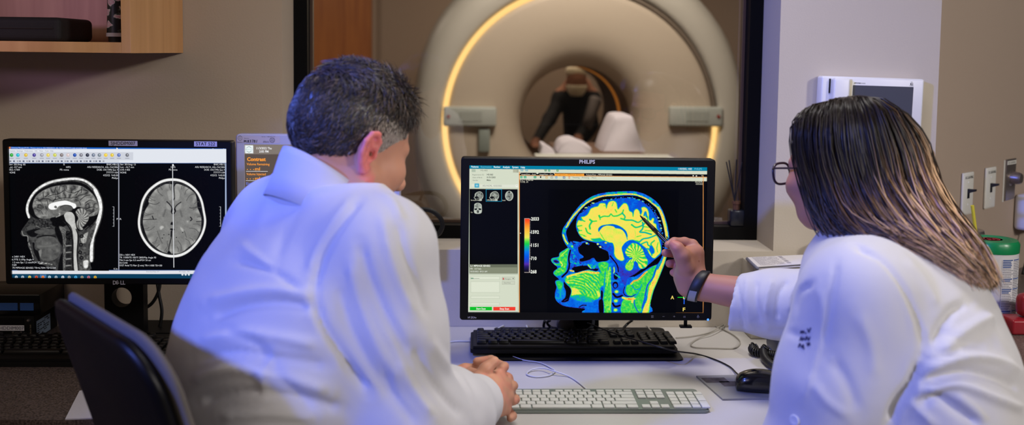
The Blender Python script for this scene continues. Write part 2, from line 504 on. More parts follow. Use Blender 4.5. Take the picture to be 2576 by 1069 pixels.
v = [bm.verts.new(p) for p in ((HX0 + .036, 2.585, z0), (HX1 - .036, 2.585, z0), (HX1 - .036, 2.585, z1), (HX0 + .036, 2.585, z1))]; bm.faces.new(v)
obj('window_pane', bm, glass_mat(), win)

# ================================================================== worktops
m_granite = mat('dark_granite', (128, 112, 106), 0.35, noise=(240, 0, (34, 28, 27)), spec=0.5)
m_desk = mat('white_laminate', (198, 194, 190), 0.38, spec=0.5)
m_desk_side = mat('grey_laminate', (150, 146, 142), 0.5)
def worktop(name, label, pts, z0, z1, m, panels, cat):
    t = empty(name, (pts[0][0], pts[0][1], 0), 0, label, cat)
    obj('worktop', add_prism(B(), pts, 'z', z0, z1), m, t, world=True)
    for lo, hi in panels: obj('side_panel', box(lo, hi), m_desk_side, t, world=True)
    return t
worktop('counter', 'dark speckled granite counter under the wall cabinet', [(-2.59, 1.775), (-0.352, 1.775), (-0.352, 2.388), (-2.59, 2.388)], 0.69, 0.73, m_granite, [((-0.375, 2.05, 0), (-0.353, 2.385, 0.69)), ((-2.59, 2.0, 0), (-2.57, 2.385, 0.69))], 'counter')
worktop('desk', 'white laminate desk in front of the observation window', [(-0.35, 1.705), (1.04, 1.705), (1.04, 2.388), (-0.35, 2.388)], 0.705, 0.73, m_desk, [((-0.35, 2.05, 0), (-0.328, 2.385, 0.705)), ((1.018, 1.95, 0), (1.04, 2.385, 0.705))], 'desk')
bp = [(1.045, 1.80), (2.3, 1.80), tuple(on_side(1.47, 0.003)[:2]), tuple(on_side(0.0, 0.003)[:2]), (1.045, 2.388)]
worktop('counter', 'dark speckled granite counter carrying the wipes canister', bp, 0.76, 0.80, m_granite, [((1.047, 1.98, 0), (1.069, 2.38, 0.76)), ((2.2, 1.98, 0), (2.222, 2.38, 0.76))], 'counter')

# ================================================================== wall cabinet with its contents
m_maple = mat('maple_veneer', (224, 172, 116), 0.5, wood=((22, 22, 1.3), (206, 152, 98)))
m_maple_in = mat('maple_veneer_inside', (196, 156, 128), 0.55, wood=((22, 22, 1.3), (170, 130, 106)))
CX0, CX1, CY0, CZ0, CZ1 = -1.95, -0.731, 2.034, 1.417, 2.1
cab = empty('wall_cabinet', (CX0, WY, CZ0), 0, 'open-front maple wall cabinet above the dual brain scan monitor', 'cabinet')
obj('side_panel', box((CX1 - 0.02, CY0, CZ0), (CX1, WY - 0.002, CZ1), 0.0006), m_maple, cab, world=True)
obj('side_panel', box((CX0, CY0, CZ0), (CX0 + 0.02, WY - 0.002, CZ1), 0.0006), m_maple, cab, world=True)
obj('bottom_panel', box((CX0 + 0.02, CY0, CZ0), (CX1 - 0.02, WY - 0.002, CZ0 + 0.0225), 0.0006), m_maple, cab, world=True)
obj('top_panel', box((CX0 + 0.02, CY0, CZ1 - 0.02), (CX1 - 0.02, WY - 0.002, CZ1)), m_maple, cab, world=True)
obj('back_panel', box((CX0 + 0.02, WY - 0.012, CZ0 + 0.0225), (CX1 - 0.02, WY - 0.002, CZ1 - 0.02)), m_maple_in, cab, world=True)
zf = CZ0 + 0.023
m_bag = mat('black_nylon', (20, 18, 20), 0.8, bump=(300, 0.3))
bag = empty('carrying_case', (-1.2, 2.19, zf), 0, 'black soft carrying case lying in the wall cabinet', 'case')
obj('case_body', box((-1.42, 2.10, zf), (-0.905, 2.28, zf + 0.052), 0.012, 4), m_bag, bag, world=True)
bm = B(); add_tube(bm, [(-1.42, 2.0995, zf + 0.028), (-1.16, 2.0985, zf + 0.028), (-0.92, 2.0995, zf + 0.028)], 0.002, 6); obj('zipper', bm, mat('dark_zip', (34, 32, 34), 0.5), bag, world=True)
def floral_mat():
    m = bpy.data.materials.new('floral_print'); m.use_nodes = True; nt = m.node_tree; b = nt.nodes['Principled BSDF']
    tc = nt.nodes.new('ShaderNodeTexCoord'); vo = nt.nodes.new('ShaderNodeTexVoronoi'); vo.inputs['Scale'].default_value = 42
    n = nt.nodes.new('ShaderNodeTexNoise'); n.inputs['Scale'].default_value = 70; n.inputs['Detail'].default_value = 4
    ad = nt.nodes.new('ShaderNodeMath'); ad.operation = 'ADD'; r = nt.nodes.new('ShaderNodeValToRGB')
    e = r.color_ramp.elements; e[0].position = 0.55; e[0].color = rgba((222, 206, 214)); e[1].position = 1.0; e[1].color = rgba((30, 36, 44))
    for p, c in ((0.72, (216, 170, 190)), (0.8, (236, 228, 232)), (0.86, (70, 92, 88)), (0.92, (28, 34, 42))):
        k = e.new(p); k.color = rgba(c)
    nt.links.new(tc.outputs['Object'], vo.inputs['Vector']); nt.links.new(tc.outputs['Object'], n.inputs['Vector'])
    nt.links.new(vo.outputs['Distance'], ad.inputs[0]); nt.links.new(n.outputs['Fac'], ad.inputs[1]); nt.links.new(ad.outputs[0], r.inputs[0]); nt.links.new(r.outputs[0], b.inputs['Base Color'])
    b.inputs['Roughness'].default_value = 0.4
    return m
tb = empty('tumbler', (-0.792, 2.11, zf), 0, 'tall floral patterned tumbler standing in the wall cabinet', 'tumbler')
TX = P(291, 60, 2.11)[0]
obj('tumbler_base', add_lathe(B(), [(0, 0), (0.015, 0), (0.0155, 0.012), (0, 0.012)], (TX, 2.11, zf)), mat('black_rubber', (14, 14, 16), 0.6), tb, smooth=False, world=True, auto=40)
obj('base_band', add_lathe(B(), [(0, 0.012), (0.0195, 0.012), (0.0195, 0.02), (0, 0.02)], (TX, 2.11, zf)), mat('pale_band', (205, 205, 215), 0.3), tb, world=True, auto=40)
obj('tumbler_body', add_lathe(B(), [(0, 0.02), (0.0182, 0.02), (0.0165, 0.08), (0.018, 0.19), (0.012, 0.2), (0, 0.2)], (TX, 2.11, zf), 48), floral_mat(), tb, world=True, auto=40)

# ================================================================== intercom on the white wall
m_white_pl = mat('white_plastic', (226, 226, 230), 0.35)
m_cream_pl = mat('cream_plastic', (214, 206, 186), 0.4)
ic = empty('intercom', tuple(P(2055, 190, WY)), 0, 'white video intercom with a dark screen mounted beside the window', 'intercom')
ic.rotation_euler = (0, math.radians(1.15), 0)
icM = world_matrix(ic)
W, H = 0.2615, 0.147
obj('case', box((0, -0.036, -H), (W, -0.001, 0), 0.006, 3), m_white_pl, ic, auto=40)
hs = obj('handset', box((0.024, -0.056, -H + 0.004), (0.066, -0.0355, -0.004), 0.006, 3), m_white_pl, ic, auto=40)
obj('handset_slot', box((0.0185, -0.0372, -0.042), (0.0225, -0.0355, -0.006)), mat('dark_slot', (30, 30, 36), 0.6), ic)
obj('trim_strip', box((0.066, -0.0366, -H + 0.012), (0.0775, -0.0355, -0.006)), m_cream_pl, ic)
obj('display', box((0.0795, -0.0368, -0.119), (0.2335, -0.0355, -0.0205), 0.0008, 1), mat('grey_display', (74, 76, 88), 0.25), ic)
bm = B(); text_bm(bm, 'AIPHONE', (0.0815, -0.0364, -0.0165), (1, 0, 0), (0, 0, 1), 0.0028, 0.0175, bold=0.02); text_bm(bm, 'JM-4MD', (0.1, -0.0364, -0.0165), (1, 0, 0), (0, 0, 1), 0.0024, 0.011)
text_bm(bm, 'STATUS', (0.223, -0.0364, -0.0185), (1, 0, 0), (0, 0, 1), 0.0018, 0.01, 'L'); add_box(bm, (0.2255, -0.0364, -0.0085), (0.2305, -0.0362, -0.0078)); add_box(bm, (0.225, -0.0364, -0.016), (0.2315, -0.0362, -0.0105))
obj('lettering', bm, mat('black_print', (20, 20, 24), 0.6), ic)
obj('status_lamp', box((0.2272, -0.0367, -0.0148), (0.2302, -0.0363, -0.0115)), m_white_pl, ic)

# ================================================================== switches on the side wall
def side_matrix(t, z, out=0.0):
    M = Matrix.Identity(4)
    for i in range(3): M[i][0] = WU[i]; M[i][1] = -WN[i]; M[i][2] = (0, 0, 1)[i]; M[i][3] = on_side(t, out, z)[i]
    return M
m_plate = mat('white_switch_plate', (222, 220, 214), 0.4)
def light_switch(t, z, label):
    e = empty('light_switch', (0, 0, 0), 0, label, 'light switch', 'light switches on the side wall'); e.matrix_world = side_matrix(t, z); e.matrix_basis = side_matrix(t, z)
    obj('switch_plate', box((-0.035, -0.0065, -0.0575), (0.035, -0.0005, 0.0575), 0.0045, 3), m_plate, e, auto=40)
    bm = B(); add_box(bm, (-0.006, -0.008, -0.013), (0.006, -0.006, 0.013)); add_prism(bm, [(-0.007, 0.001), (-0.026, 0.008), (-0.027, 0.0135), (-0.007, 0.0125)], 'x', -0.005, 0.005)
    obj('toggle', bm, mat('black_toggle', (16, 16, 18), 0.35), e)
    bm = B(); text_bm(bm, 'DC LIGHTING', (0.003, -0.0068, 0.0405), (1, 0, 0), (0, 0, 1), 0.0068, 0.05, 'C', 0.012); obj('lettering', bm, mat('black_print', (20, 20, 24), 0.6), e)
    for s in (-1, 1): obj('screw', add_lathe(B(), [(0, -0.0075), (0.0028, -0.0072), (0.0034, -0.006)], (0, 0, s * 0.030), 12, 'y'), m_white_pl, e)
    return e
light_switch(0.196, 1.063, 'white toggle switch plate marked DC LIGHTING above the yellow straw')
light_switch(0.346, 1.066, 'white toggle switch plate marked DC LIGHTING next to the steel dimmer plate')
e = empty('dimmer_switch', (0, 0, 0), 0, 'brushed steel dimmer plate with a round knob', 'dimmer switch'); e.matrix_basis = side_matrix(0.488, 1.078)
m_steel = mat('brushed_steel', (150, 140, 136), 0.35, metal=0.8)
obj('dimmer_plate', box((-0.035, -0.006, -0.06), (0.035, -0.0005, 0.06), 0.002, 2), m_steel, e)
obj('paint_edge', box((-0.043, -0.0012, -0.063), (-0.034, -0.0004, 0.058)), m_plate, e)
obj('label_strip', box((-0.032, -0.0066, 0.044), (0.032, -0.0058, 0.055)), m_plate, e)
bm = B(); text_bm(bm, 'DC LIGHTING', (0, -0.0068, 0.0468), (1, 0, 0), (0, 0, 1), 0.005, 0.05, 'C'); obj('lettering', bm, mat('black_print', (20, 20, 24), 0.6), e)
obj('dimmer_knob', add_lathe(B(), [(0, -0.034), (0.014, -0.034), (0.017, -0.028), (0.019, -0.008), (0.024, -0.006)], (0.002, 0, 0.005), 28, 'y'), m_steel, e, auto=40)
e = empty('wall_bracket', (0, 0, 0), 0, 'white plastic holder on the side wall below the dimmer knob', 'holder'); e.matrix_basis = side_matrix(0.572, 0.955)
obj('holder_body', box((-0.04, -0.06, -0.03), (0.06, -0.0005, 0.075), 0.012, 3), m_white_pl, e, auto=40)
bm = B(); add_tube(bm, [(0.0, -0.05, -0.03), (-0.02, -0.052, -0.075), (-0.05, -0.05, -0.10), (-0.07, -0.045, -0.152)], 0.004, 8); obj('power_cord', bm, mat('black_cable', (12, 12, 14), 0.45), e, smooth=True)

# ================================================================== things on the far counter
CZ = 0.80
wp = empty('wipes_canister', (1.252, 2.25, CZ), 0, 'white wipes canister with a green lid on the counter', 'canister')
r = 0.058
obj('canister_body', add_lathe(B(), [(0, 0), (r - 0.005, 0), (r - 0.002, 0.004), (r - 0.001, 0.165), (0, 0.168)], (0, 0, 0), 56), mat('white_hdpe', (224, 222, 226), 0.35), wp, auto=40)
obj('canister_lid', add_lathe(B(), [(0, 0.163), (r, 0.163), (r + 0.001, 0.183), (r - 0.004, 0.191), (r - 0.018, 0.1915), (r - 0.02, 0.190), (0, 0.190)], (0, 0, 0), 56), mat('green_lid', (18, 132, 78), 0.3), wp, auto=35)
def curved_patch(a0, a1, z0, z1, rr, n=16):
    bm = B(); rows = []
    for i in range(n + 1):
        a = a0 + (a1 - a0) * i / n; rows.append([bm.verts.new((rr * math.sin(a), -rr * math.cos(a), z)) for z in (z0, z1)])
    for p, q in zip(rows, rows[1:]): bm.faces.new((p[0], q[0], q[1], p[1]))
    return bm
rl = r - 0.0004
obj('label_panel', curved_patch(-1.45, -0.5, 0.03, 0.15, rl), mat('pale_green_label', (190, 202, 190), 0.45), wp, smooth=True)
obj('label_block', curved_patch(-1.45, -0.52, 0.055, 0.098, rl + 0.0003), mat('green_label', (20, 130, 70), 0.45), wp, smooth=True)
obj('label_panel', curved_patch(-0.12, 0.95, 0.012, 0.152, rl), mat('white_label', (232, 230, 234), 0.45), wp, smooth=True)
bm = B(); bm2 = B(); rr_ = random.Random(3)
for i in range(33):
    z = 0.15 - i * 0.0041
    for c in (0, 1):
        a0 = -0.1 + c * 0.5; L = rr_.uniform(0.3, 0.47); hd = i in (0, 11, 17, 30)
        t = bm2 if hd or (i in (1, 2, 3, 4, 12, 18, 19) and c == 0) else bm
        n = 12 if t is bm else 1
        if t is bm2: 
            k = curved_patch(a0, a0 + (0.45 if hd else L), z - 0.0013, z + 0.0013, rl + 0.0004, 8); me = bpy.data.meshes.new('x'); k.to_mesh(me); k.free(); bm2.from_mesh(me); bpy.data.meshes.remove(me)
        else:
            a = a0
            while a < a0 + L:
                w = rr_.uniform(0.02, 0.06)
                k = curved_patch(a, a + w, z - 0.0008, z + 0.0008, rl + 0.0004, 2); me = bpy.data.meshes.new('x'); k.to_mesh(me); k.free(); bm.from_mesh(me); bpy.data.meshes.remove(me)
                a += w + 0.012
obj('fine_print', bm, mat('grey_print', (110, 112, 130), 0.5), wp); obj('blue_print', bm2, mat('blue_print', (52, 84, 150), 0.5), wp)
bm = B(); add_lathe(bm, [(0, 0.1903), (0.021, 0.1903)], (-0.004, 0.0, 0.0), 32); 
for v in bm.verts: v.co.x *= 1.25
obj('lid_sticker', bm, mat('white_label', (232, 230, 234), 0.45), wp)
bm = B(); add_lathe(bm, [(0.0165, 0.1906), (0.019, 0.1906)], (-0.004, 0, 0), 32)
for k in range(5):
    add_box(bm, (-0.014 + k * 0.005, -0.008 + (k % 2) * 0.004, 0.1905), (-0.0105 + k * 0.005, 0.006 - (k % 3) * 0.002, 0.1907))
obj('lid_print', bm, mat('red_print', (190, 50, 60), 0.5), wp)

cx, cy = 1.258, 2.385
cup = empty('steel_tumbler', (cx, cy, CZ), 0, 'stainless steel tumbler behind the wipes canister', 'tumbler')
obj('tumbler_body', add_lathe(B(), [(0, 0), (0.030, 0), (0.032, 0.003), (0.037, 0.17), (0.0375, 0.175), (0, 0.176)], (0, 0, 0), 48), mat('dark_tumbler', (70, 62, 60), 0.3, metal=0.9), cup, auto=40)
obj('tumbler_lid', add_lathe(B(), [(0, 0.172), (0.0405, 0.172), (0.041, 0.182), (0.039, 0.189), (0.036, 0.1885), (0, 0.187)], (0, 0, 0), 48), mat('steel_lid', (186, 176, 170), 0.28, metal=0.9), cup, auto=40)
sp = [P(2455, 588, cy - 0.02) , P(2446, 517, cy - 0.03)]
st = tag(obj('drinking_straw', add_tube(B(), [tuple(sp[0] - (sp[1] - sp[0]) * 0.05), tuple(sp[1])], 0.0042, 14, smooth=False), mat('yellow_straw', (226, 210, 60), 0.4), smooth=False, auto=40), 'yellow drinking straw poking out of the steel tumbler', 'straw')
v_ = empty('pot', (1.128, 2.29, CZ), 0, 'terracotta orange pot peeking out behind the long hair', 'pot')
obj('pot_body', add_lathe(B(), [(0, 0), (0.034, 0), (0.05, 0.03), (0.056, 0.09), (0.052, 0.16), (0.043, 0.205), (0.03, 0.226), (0, 0.23)], (0, 0, 0), 48), mat('terracotta', (196, 104, 48), 0.6), v_, smooth=True)
rd = empty('stapler', (1.262, 2.12, CZ), 0, 'dark red desk stapler at the edge of the granite counter', 'stapler')
m_red = mat('red_enamel', (150, 30, 44), 0.3)
obj('stapler_base', box((-0.045, -0.03, 0), (0.09, 0.03, 0.035), 0.006, 3), m_red, rd, auto=40)
obj('stapler_arm', box((-0.018, -0.02, 0.036), (0.09, 0.02, 0.09), 0.016, 4), m_red, rd, auto=50)
obj('steel_strip', box((-0.012, -0.0215, 0.024), (0.07, -0.0195, 0.040)), mat('steel_lid', (186, 176, 170), 0.28, metal=0.9), rd)
# ================================================================== the scanner seen through the window
GY = 5.10
GC = P(1461, 314, GY); GX, GZ = GC[0], GC[2]; GS = GY / F_PX
m_gan = mat('scanner_enclosure', (196, 190, 178), 0.45)
m_face = mat('scanner_face', (200, 184, 164), 0.55)
gan = empty('mri_scanner', (GX, GY + 0.8, 0), 0, 'large ring shaped scanner with a warm glowing rim behind the window', 'scanner')
RR = 350 * GS; RB = 147 * GS
def ring_pts(r, y, n=72, sq=2.0, zmin=None):
    out = []
    for i in range(n):
        a = 2 * PI * i / n; c, s = math.cos(a), math.sin(a)
        k = r / ((abs(c) ** sq + abs(s) ** sq) ** (1 / sq))
        x, z = GX + k * c, GZ + k * s
        out.append((x, y, max(z, zmin) if zmin is not None else z))
    return out
# outer shell: from the rim recess round to the back
L = [ring_pts(RR + 0.004, GY + 0.09), ring_pts(RR + 0.006, GY + 0.0), ring_pts(RR + 0.03, GY - 0.02), ring_pts(RR + 0.115, GY - 0.01, sq=2.1, zmin=0.03), ring_pts(RR + 0.155, GY + 0.05, sq=2.2, zmin=0.02), ring_pts(RR + 0.175, GY + 0.2, sq=2.3, zmin=0.005), ring_pts(RR + 0.19, GY + 0.6, sq=2.4, zmin=0.005), ring_pts(RR + 0.19, GY + 1.6, sq=2.4, zmin=0.005), ring_pts(RB + 0.02, GY + 1.62)]
obj('enclosure', add_loops(B(), L, cap=False), m_gan, gan, world=True, auto=50)
prof = [(RR - 0.028, 0.09), (RR - 0.028, 0.012), (RR - 0.036, 0.004), (RR - 0.06, 0.0), (RB + 0.20, 0.012), (RB + 0.11, 0.035), (RB + 0.05, 0.08), (RB + 0.02, 0.14), (RB + 0.004, 0.22), (RB, 0.30)]
obj('front_face', add_lathe(B(), [(a, b + GY) for a, b in prof], (GX, 0, GZ), 96, 'y'), m_face, gan, world=True, smooth=True)
obj('bore', add_lathe(B(), [(RB + 0.001, GY + 0.30), (RB - 0.004, GY + 0.34), (RB - 0.004, GY + 1.3), (RB + 0.03, GY + 1.62)], (GX, 0, GZ), 72, 'y'), mat('bore_liner', (112, 88, 70), 0.35), gan, world=True, smooth=True)
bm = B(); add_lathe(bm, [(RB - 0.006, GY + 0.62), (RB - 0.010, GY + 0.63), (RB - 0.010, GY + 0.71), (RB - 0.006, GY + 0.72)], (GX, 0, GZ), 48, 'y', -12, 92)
obj('bore_reflection', bm, emat('amber_reflection', (214, 128, 48), 0.42), gan, world=True, smooth=True)  # glowing arc paints in the orange reflection on the bore liner
m_led = emat('warm_light_strip', (255, 206, 128), 1.55)
m_rec = mat('rim_recess', (120, 106, 92), 0.6)
def rim(a0, a1, m, name):
    bm = B(); add_lathe(bm, [(RR + 0.003, GY + 0.03), (RR - 0.004, GY + 0.004), (RR - 0.013, GY - 0.004), (RR - 0.023, GY + 0.004), (RR - 0.027, GY + 0.03)], (GX, 0, GZ), 90, 'y', a0, a1)
    return obj(name, bm, m, gan, world=True, smooth=True)
rim(80, 302, m_led, 'light_strip'); rim(-58, 2, m_led, 'light_strip'); rim(2, 80, m_rec, 'rim_recess')
m_pan = mat('panel_grey', (186, 190, 182), 0.5)
for x0, x1, dot, nm in ((1115, 1249, 1128, 'l'), (1685, 1818, 1807, 'r')):
    a, b = P(x0, 268, GY - 0.03), P(x1, 319, GY - 0.03)
    p = obj('control_panel', box((a[0], GY - 0.035, b[2]), (b[0], GY + 0.02, a[2]), 0.012, 3), m_pan, gan, world=True, auto=40)
    c = P(dot, 293, GY - 0.03); obj('button', add_lathe(B(), [(0, -0.006), (0.009, -0.005), (0.01, 0)], (c[0], GY - 0.0352, c[2]), 16, 'y'), mat('red_button', (150, 50, 40), 0.5), p, world=True)
    bm = B()
    for k in range(5):
        q = P(x0 + (x1 - x0) * (0.36 + 0.08 * k), 293, GY - 0.03); add_box(bm, (q[0] - 0.014, GY - 0.0385, q[2] - 0.028), (q[0] + 0.014, GY - 0.0345, q[2] + 0.028), 0.003, 1)
    obj('keypad', bm, mat('keypad_grey', (172, 176, 168), 0.5), p, world=True)
a = P(1218, 372, GY); obj('side_display', box((a[0] - 0.03, GY - 0.02, a[2] - 0.02), (a[0] + 0.03, GY + 0.02, a[2] + 0.1), 0.005, 2), mat('display_grey', (150, 158, 150), 0.4), gan, world=True, auto=40)
# patient table
ty0, ty1 = 4.05, 4.78; tz = P(1500, 389, 4.15)[2]
tx0, tx1 = P(1345, 390, 4.15)[0], P(1688, 392, 4.15)[0]
tab = empty('scanner_table', ((tx0 + tx1) / 2, 4.4, 0), 0, 'white scanner table running into the scanner bore', 'table')
txc = (tx0 + tx1) / 2
bm = B(); add_box(bm, (GX - 0.22, ty0, tz - 0.05), (GX + 0.22, ty1, tz - 0.022), 0.008, 3); obj('tabletop', bm, mat('table_white', (214, 214, 202), 0.45), tab, world=True, auto=40)
obj('table_edge', box((tx0, ty0, tz - 0.022), (tx1, ty0 + 0.16, tz - 0.002), 0.006, 3), mat('table_white', (214, 214, 202), 0.45), tab, world=True, auto=40)
obj('table_pad', box((GX - 0.2, ty0 + 0.165, tz - 0.022), (GX + 0.2, ty1 - 0.03, tz - 0.002), 0.008, 3), mat('pad_brown', (112, 84, 66), 0.7), tab, world=True, auto=40)
obj('pedestal', box((GX - 0.2, ty0 + 0.1, 0), (GX + 0.2, 4.7, tz - 0.05), 0.02, 3), m_gan, tab, world=True, auto=40)
# linen on the table
m_linen = mat('white_linen', (216, 208, 214), 0.85, bump=(60, 0.4))
wz = tz - 0.002
def soft_solid(loops): return add_loops(B(), loops)
def wedge(px_top, px_bot, y0, y1):
    """cushion: front outline from photo, extruded with rounded shoulders."""
    prof = spline([P(x, y, y0) for x, y in px_top], 6); lo = wz
    L = []
    for t, s in ((0.0, 0.9), (0.12, 1.0), (0.88, 1.0), (1.0, 0.9)):
        ring = []
        cxm = prof[:, 0].mean()
        for p in prof: ring.append((cxm + (p[0] - cxm) * s, y0 + (y1 - y0) * t, lo + max(p[2] - lo, 0) * s))
        L.append(ring)
    return add_loops(B(), L)
o = tag(obj('pillow', wedge([(1512, 392), (1516, 370), (1531, 330), (1545, 298), (1556, 291), (1584, 291), (1596, 298), (1606, 330), (1618, 366), (1627, 384), (1626, 392)], None, 4.32, 4.62), m_linen, smooth=True), 'white wedge shaped pillow standing on the scanner table', 'pillow')
o = tag(obj('towel', wedge([(1401, 392), (1405, 374), (1416, 358), (1440, 352), (1462, 360), (1488, 372), (1492, 392)], None, 4.22, 4.5), m_linen, smooth=True), 'crumpled white towel heaped at the middle of the scanner table', 'towel')
o = tag(obj('towel', wedge([(1359, 392), (1361, 366), (1368, 363), (1382, 372), (1396, 382), (1398, 392)], None, 4.2, 4.36), m_linen, smooth=True), 'small folded white towel at the end of the scanner table', 'towel')
# dark clothed figure bending over the far end of the table
m_scrub = mat('black_cloth', (26, 24, 27), 0.85); m_skin_far = mat('skin_far', (176, 120, 96), 0.55)
FY = 7.16; fs = FY / F_PX
def Q(px, py, dy=0.0): return P(px, py, FY + dy)
pv = empty('person', tuple(Q(1450, 330)[:2]) + (0.0,), 0, 'person in black clothes bending forward behind the scanner bore', 'person')
c0 = Q(1455, 300)
xs = rngax(c0[0] - 0.6, c0[0] + 0.6, 0.014); ys = rngax(FY - 0.75, FY + 0.5, 0.016); zs = rngax(0.0, c0[2] + 0.42, 0.014)
v = Vol(xs, ys, zs)
sh_l, sh_r, neck = Q(1412, 248), Q(1488, 250), Q(1452, 228)
el_l, ha_l = Q(1382, 300, -0.1), Q(1345, 362, -0.32)
el_r, ha_r = Q(1478, 310, -0.12), Q(1452, 352, -0.3)
hip = Q(1468, 372, 0.12)
v.cap(neck, hip, 0.12, 0.15, 0.06, sq=((0, 1, 0), 0.75)).cap(sh_l, sh_r, 0.075, 0.075, 0.05)
v.chain([sh_l, el_l, ha_l], [0.062, 0.05, 0.036], 0.03).chain([sh_r, el_r, ha_r], [0.062, 0.05, 0.036], 0.03)
v.cap(neck, Q(1456, 214, -0.05), 0.055, 0.05, 0.03)
for s in (-0.09, 0.09): v.chain([hip + (s, 0, 0), (hip[0] + s, FY + 0.1, 0.48), (hip[0] + s, FY + 0.12, 0.04), (hip[0] + s, FY - 0.08, 0.04)], [0.1, 0.075, 0.05, 0.04], 0.03)
hd = Q(1450, 200, -0.08); v.ell(hd, (0.075, 0.095, 0.1), k=0.02)
for a in (ha_l, ha_r):
    v.ell(a + (0, -0.04, -0.01), (0.035, 0.045, 0.018), k=0.02)
    for k in range(4): v.chain([a + (-0.024 + 0.016 * k, -0.07, -0.01), a + (-0.03 + 0.02 * k, -0.11, -0.014), a + (-0.03 + 0.02 * k, -0.135 + 0.006 * abs(k - 1), -0.026)], [0.010, 0.009, 0.008], 0.004)
    v.chain([a + (0.03, -0.03, -0.01), a + (0.052, -0.065, -0.012), a + (0.05, -0.09, -0.02)], [0.012, 0.010, 0.008], 0.005)
V, Qf = v.mesh(1)
col = np.tile(lin((26, 24, 27)), (len(V), 1)); sk = (V[:, 2] > sh_l[2] + 0.06); col[sk] = lin((150, 104, 84))
for a in (ha_l, ha_r): col[(np.linalg.norm(V - (a + np.array([0, -0.07, 0])), axis=1) < 0.085)] = lin((150, 104, 84))
from_np('body', V, Qf, attr_mat('far_person', rough=0.85), pv, col=col)
bm = B(); add_loops(bm, [[tuple(hd + np.array([0.083 * math.cos(t), -0.035 + 0.085 * math.sin(t), 0.0 + dz])) for t in np.linspace(0, 2 * PI, 28, endpoint=False)] for dz in (-0.012, 0.03)], cap=False)
obj('white_cap', add_lathe(B(), [(0.078, 0.035), (0.084, 0.06), (0.07, 0.1), (0.03, 0.118), (0, 0.12)], tuple(hd), 28), mat('white_cap', (222, 210, 186), 0.8), pv, world=True, smooth=True)
bm.free()
obj('white_mask', add_lathe(B(), [(0.0, -0.105), (0.045, -0.1), (0.066, -0.07), (0.078, -0.04), (0.079, -0.02)], tuple(hd + np.array([0, -0.02, -0.02])), 28), mat('white_cap', (222, 210, 186), 0.8), pv, world=True, smooth=True)
bm = B(); add_tube(bm, [sh_r + (0.02, -0.085, 0.0), el_r + (0.0, -0.075, 0.03), el_r + (-0.012, -0.07, -0.03)], [0.05, 0.04, 0.036], 14); obj('grey_sleeve', bm, mat('grey_sleeve', (92, 84, 84), 0.85), pv, world=True, smooth=True)

# ================================================================== on the window sill
rdz = HZ0 + 0.0365
RDY = 2.5555; dx = P(1851, 560, RDY)[0]
rd = empty('reed_diffuser', (dx, RDY, rdz), 0, 'dark reed diffuser bottle standing on the black window frame ledge', 'diffuser')
obj('bottle', box((-0.0195, -0.0185, 0), (0.0195, 0.0185, 0.044), 0.004, 2), mat('dark_bottle', (26, 30, 36), 0.25), rd, auto=40)
obj('bottle_neck', add_lathe(B(), [(0, 0.044), (0.0095, 0.044), (0.0095, 0.058), (0.012, 0.06), (0.012, 0.067), (0.0, 0.067)], (0, 0, 0), 24), mat('amber_neck', (120, 84, 60), 0.2, metal=0.4), rd, auto=40)
base = P(1848, 507, RDY); m_reed = mat('black_reed', (14, 12, 12), 0.8)
for x, y in ((1827, 407), (1834, 403), (1853, 401), (1867, 408)):
    tp = P(x, y, RDY)
    obj('reed', add_tube(B(), [tuple(base - (tp - base) * 0.15), tuple(tp)], 0.0016, 8, smooth=False), m_reed, rd, world=True)
gd = empty('equipment_box', (-0.205, 2.47, HZ0), 0, 'pale grey rounded box with a black strap on the window sill', 'box')
m_gp = mat('pale_grey_plastic', (176, 176, 168), 0.5)
gx0, gx1 = -0.27, P(1072, 590, 2.43)[0]
def hump(x0, x1, z0, z1, y0, y1):
    ring = lambda y, s: [(gx0 + (p[0] - gx0) * s, y, z0 + (p[1] - z0) * s) for p in pts]
    pts = [(x0, z0), (x1 - 0.004, z0), (x1, z0 + 0.02), (x1 - 0.003, z0 + 0.042), (x1 - 0.01, z0 + 0.066), (x1 - 0.024, z1 - 0.004), (x1 - 0.036, z1), (x0, z1)]
    return add_loops(B(), [ring(y0, 0.97), ring(y0 + 0.004, 1), ring(y1 - 0.004, 1), ring(y1, 0.97)])
obj('box_body', hump(gx0, gx1, HZ0, HZ0 + 0.088, 2.41, 2.535), m_gp, gd, world=True, auto=35)
sx = P(1047, 560, 2.41)[0]
bm = B()
pth = [(sx + 0.009, HZ0 + 0.002), (sx + 0.004, HZ0 + 0.05), (sx - 0.004, HZ0 + 0.086)]
for (x0, za), (x1, zb) in zip(pth, pth[1:]):
    vv = [bm.verts.new(p) for p in ((x0 - 0.003, 2.4085, za), (x0 + 0.003, 2.4085, za), (x1 + 0.003, 2.4085, zb), (x1 - 0.003, 2.4085, zb))]; bm.faces.new(vv)
add_box(bm, (sx - 0.007, 2.4085, HZ0 + 0.0855), (sx - 0.001, 2.53, HZ0 + 0.0895))
obj('strap', bm, mat('black_strap', (14, 14, 16), 0.6), gd, world=True)
hk = B(); c_ = P(1023, 550, 2.409); add_lathe(hk, [(0.002, -0.002), (0.007, -0.002), (0.007, 0.0)], (c_[0], 2.41, c_[2]), 20, 'y'); obj('socket', hk, mat('dark_slot', (30, 30, 36), 0.6), gd, world=True)
hose = [P(985, 540, 2.44), P(1014, 533, 2.44), P(1045, 527, 2.44), P(1082, 529, 2.44), P(1105, 545, 2.44), P(1113, 566, 2.44), P(1106, 585, 2.44), P(1094, 593, 2.44)]
cb = empty('hose', tuple(hose[4]), 0, 'thick black ribbed hose arching over the pale grey box', 'hose')
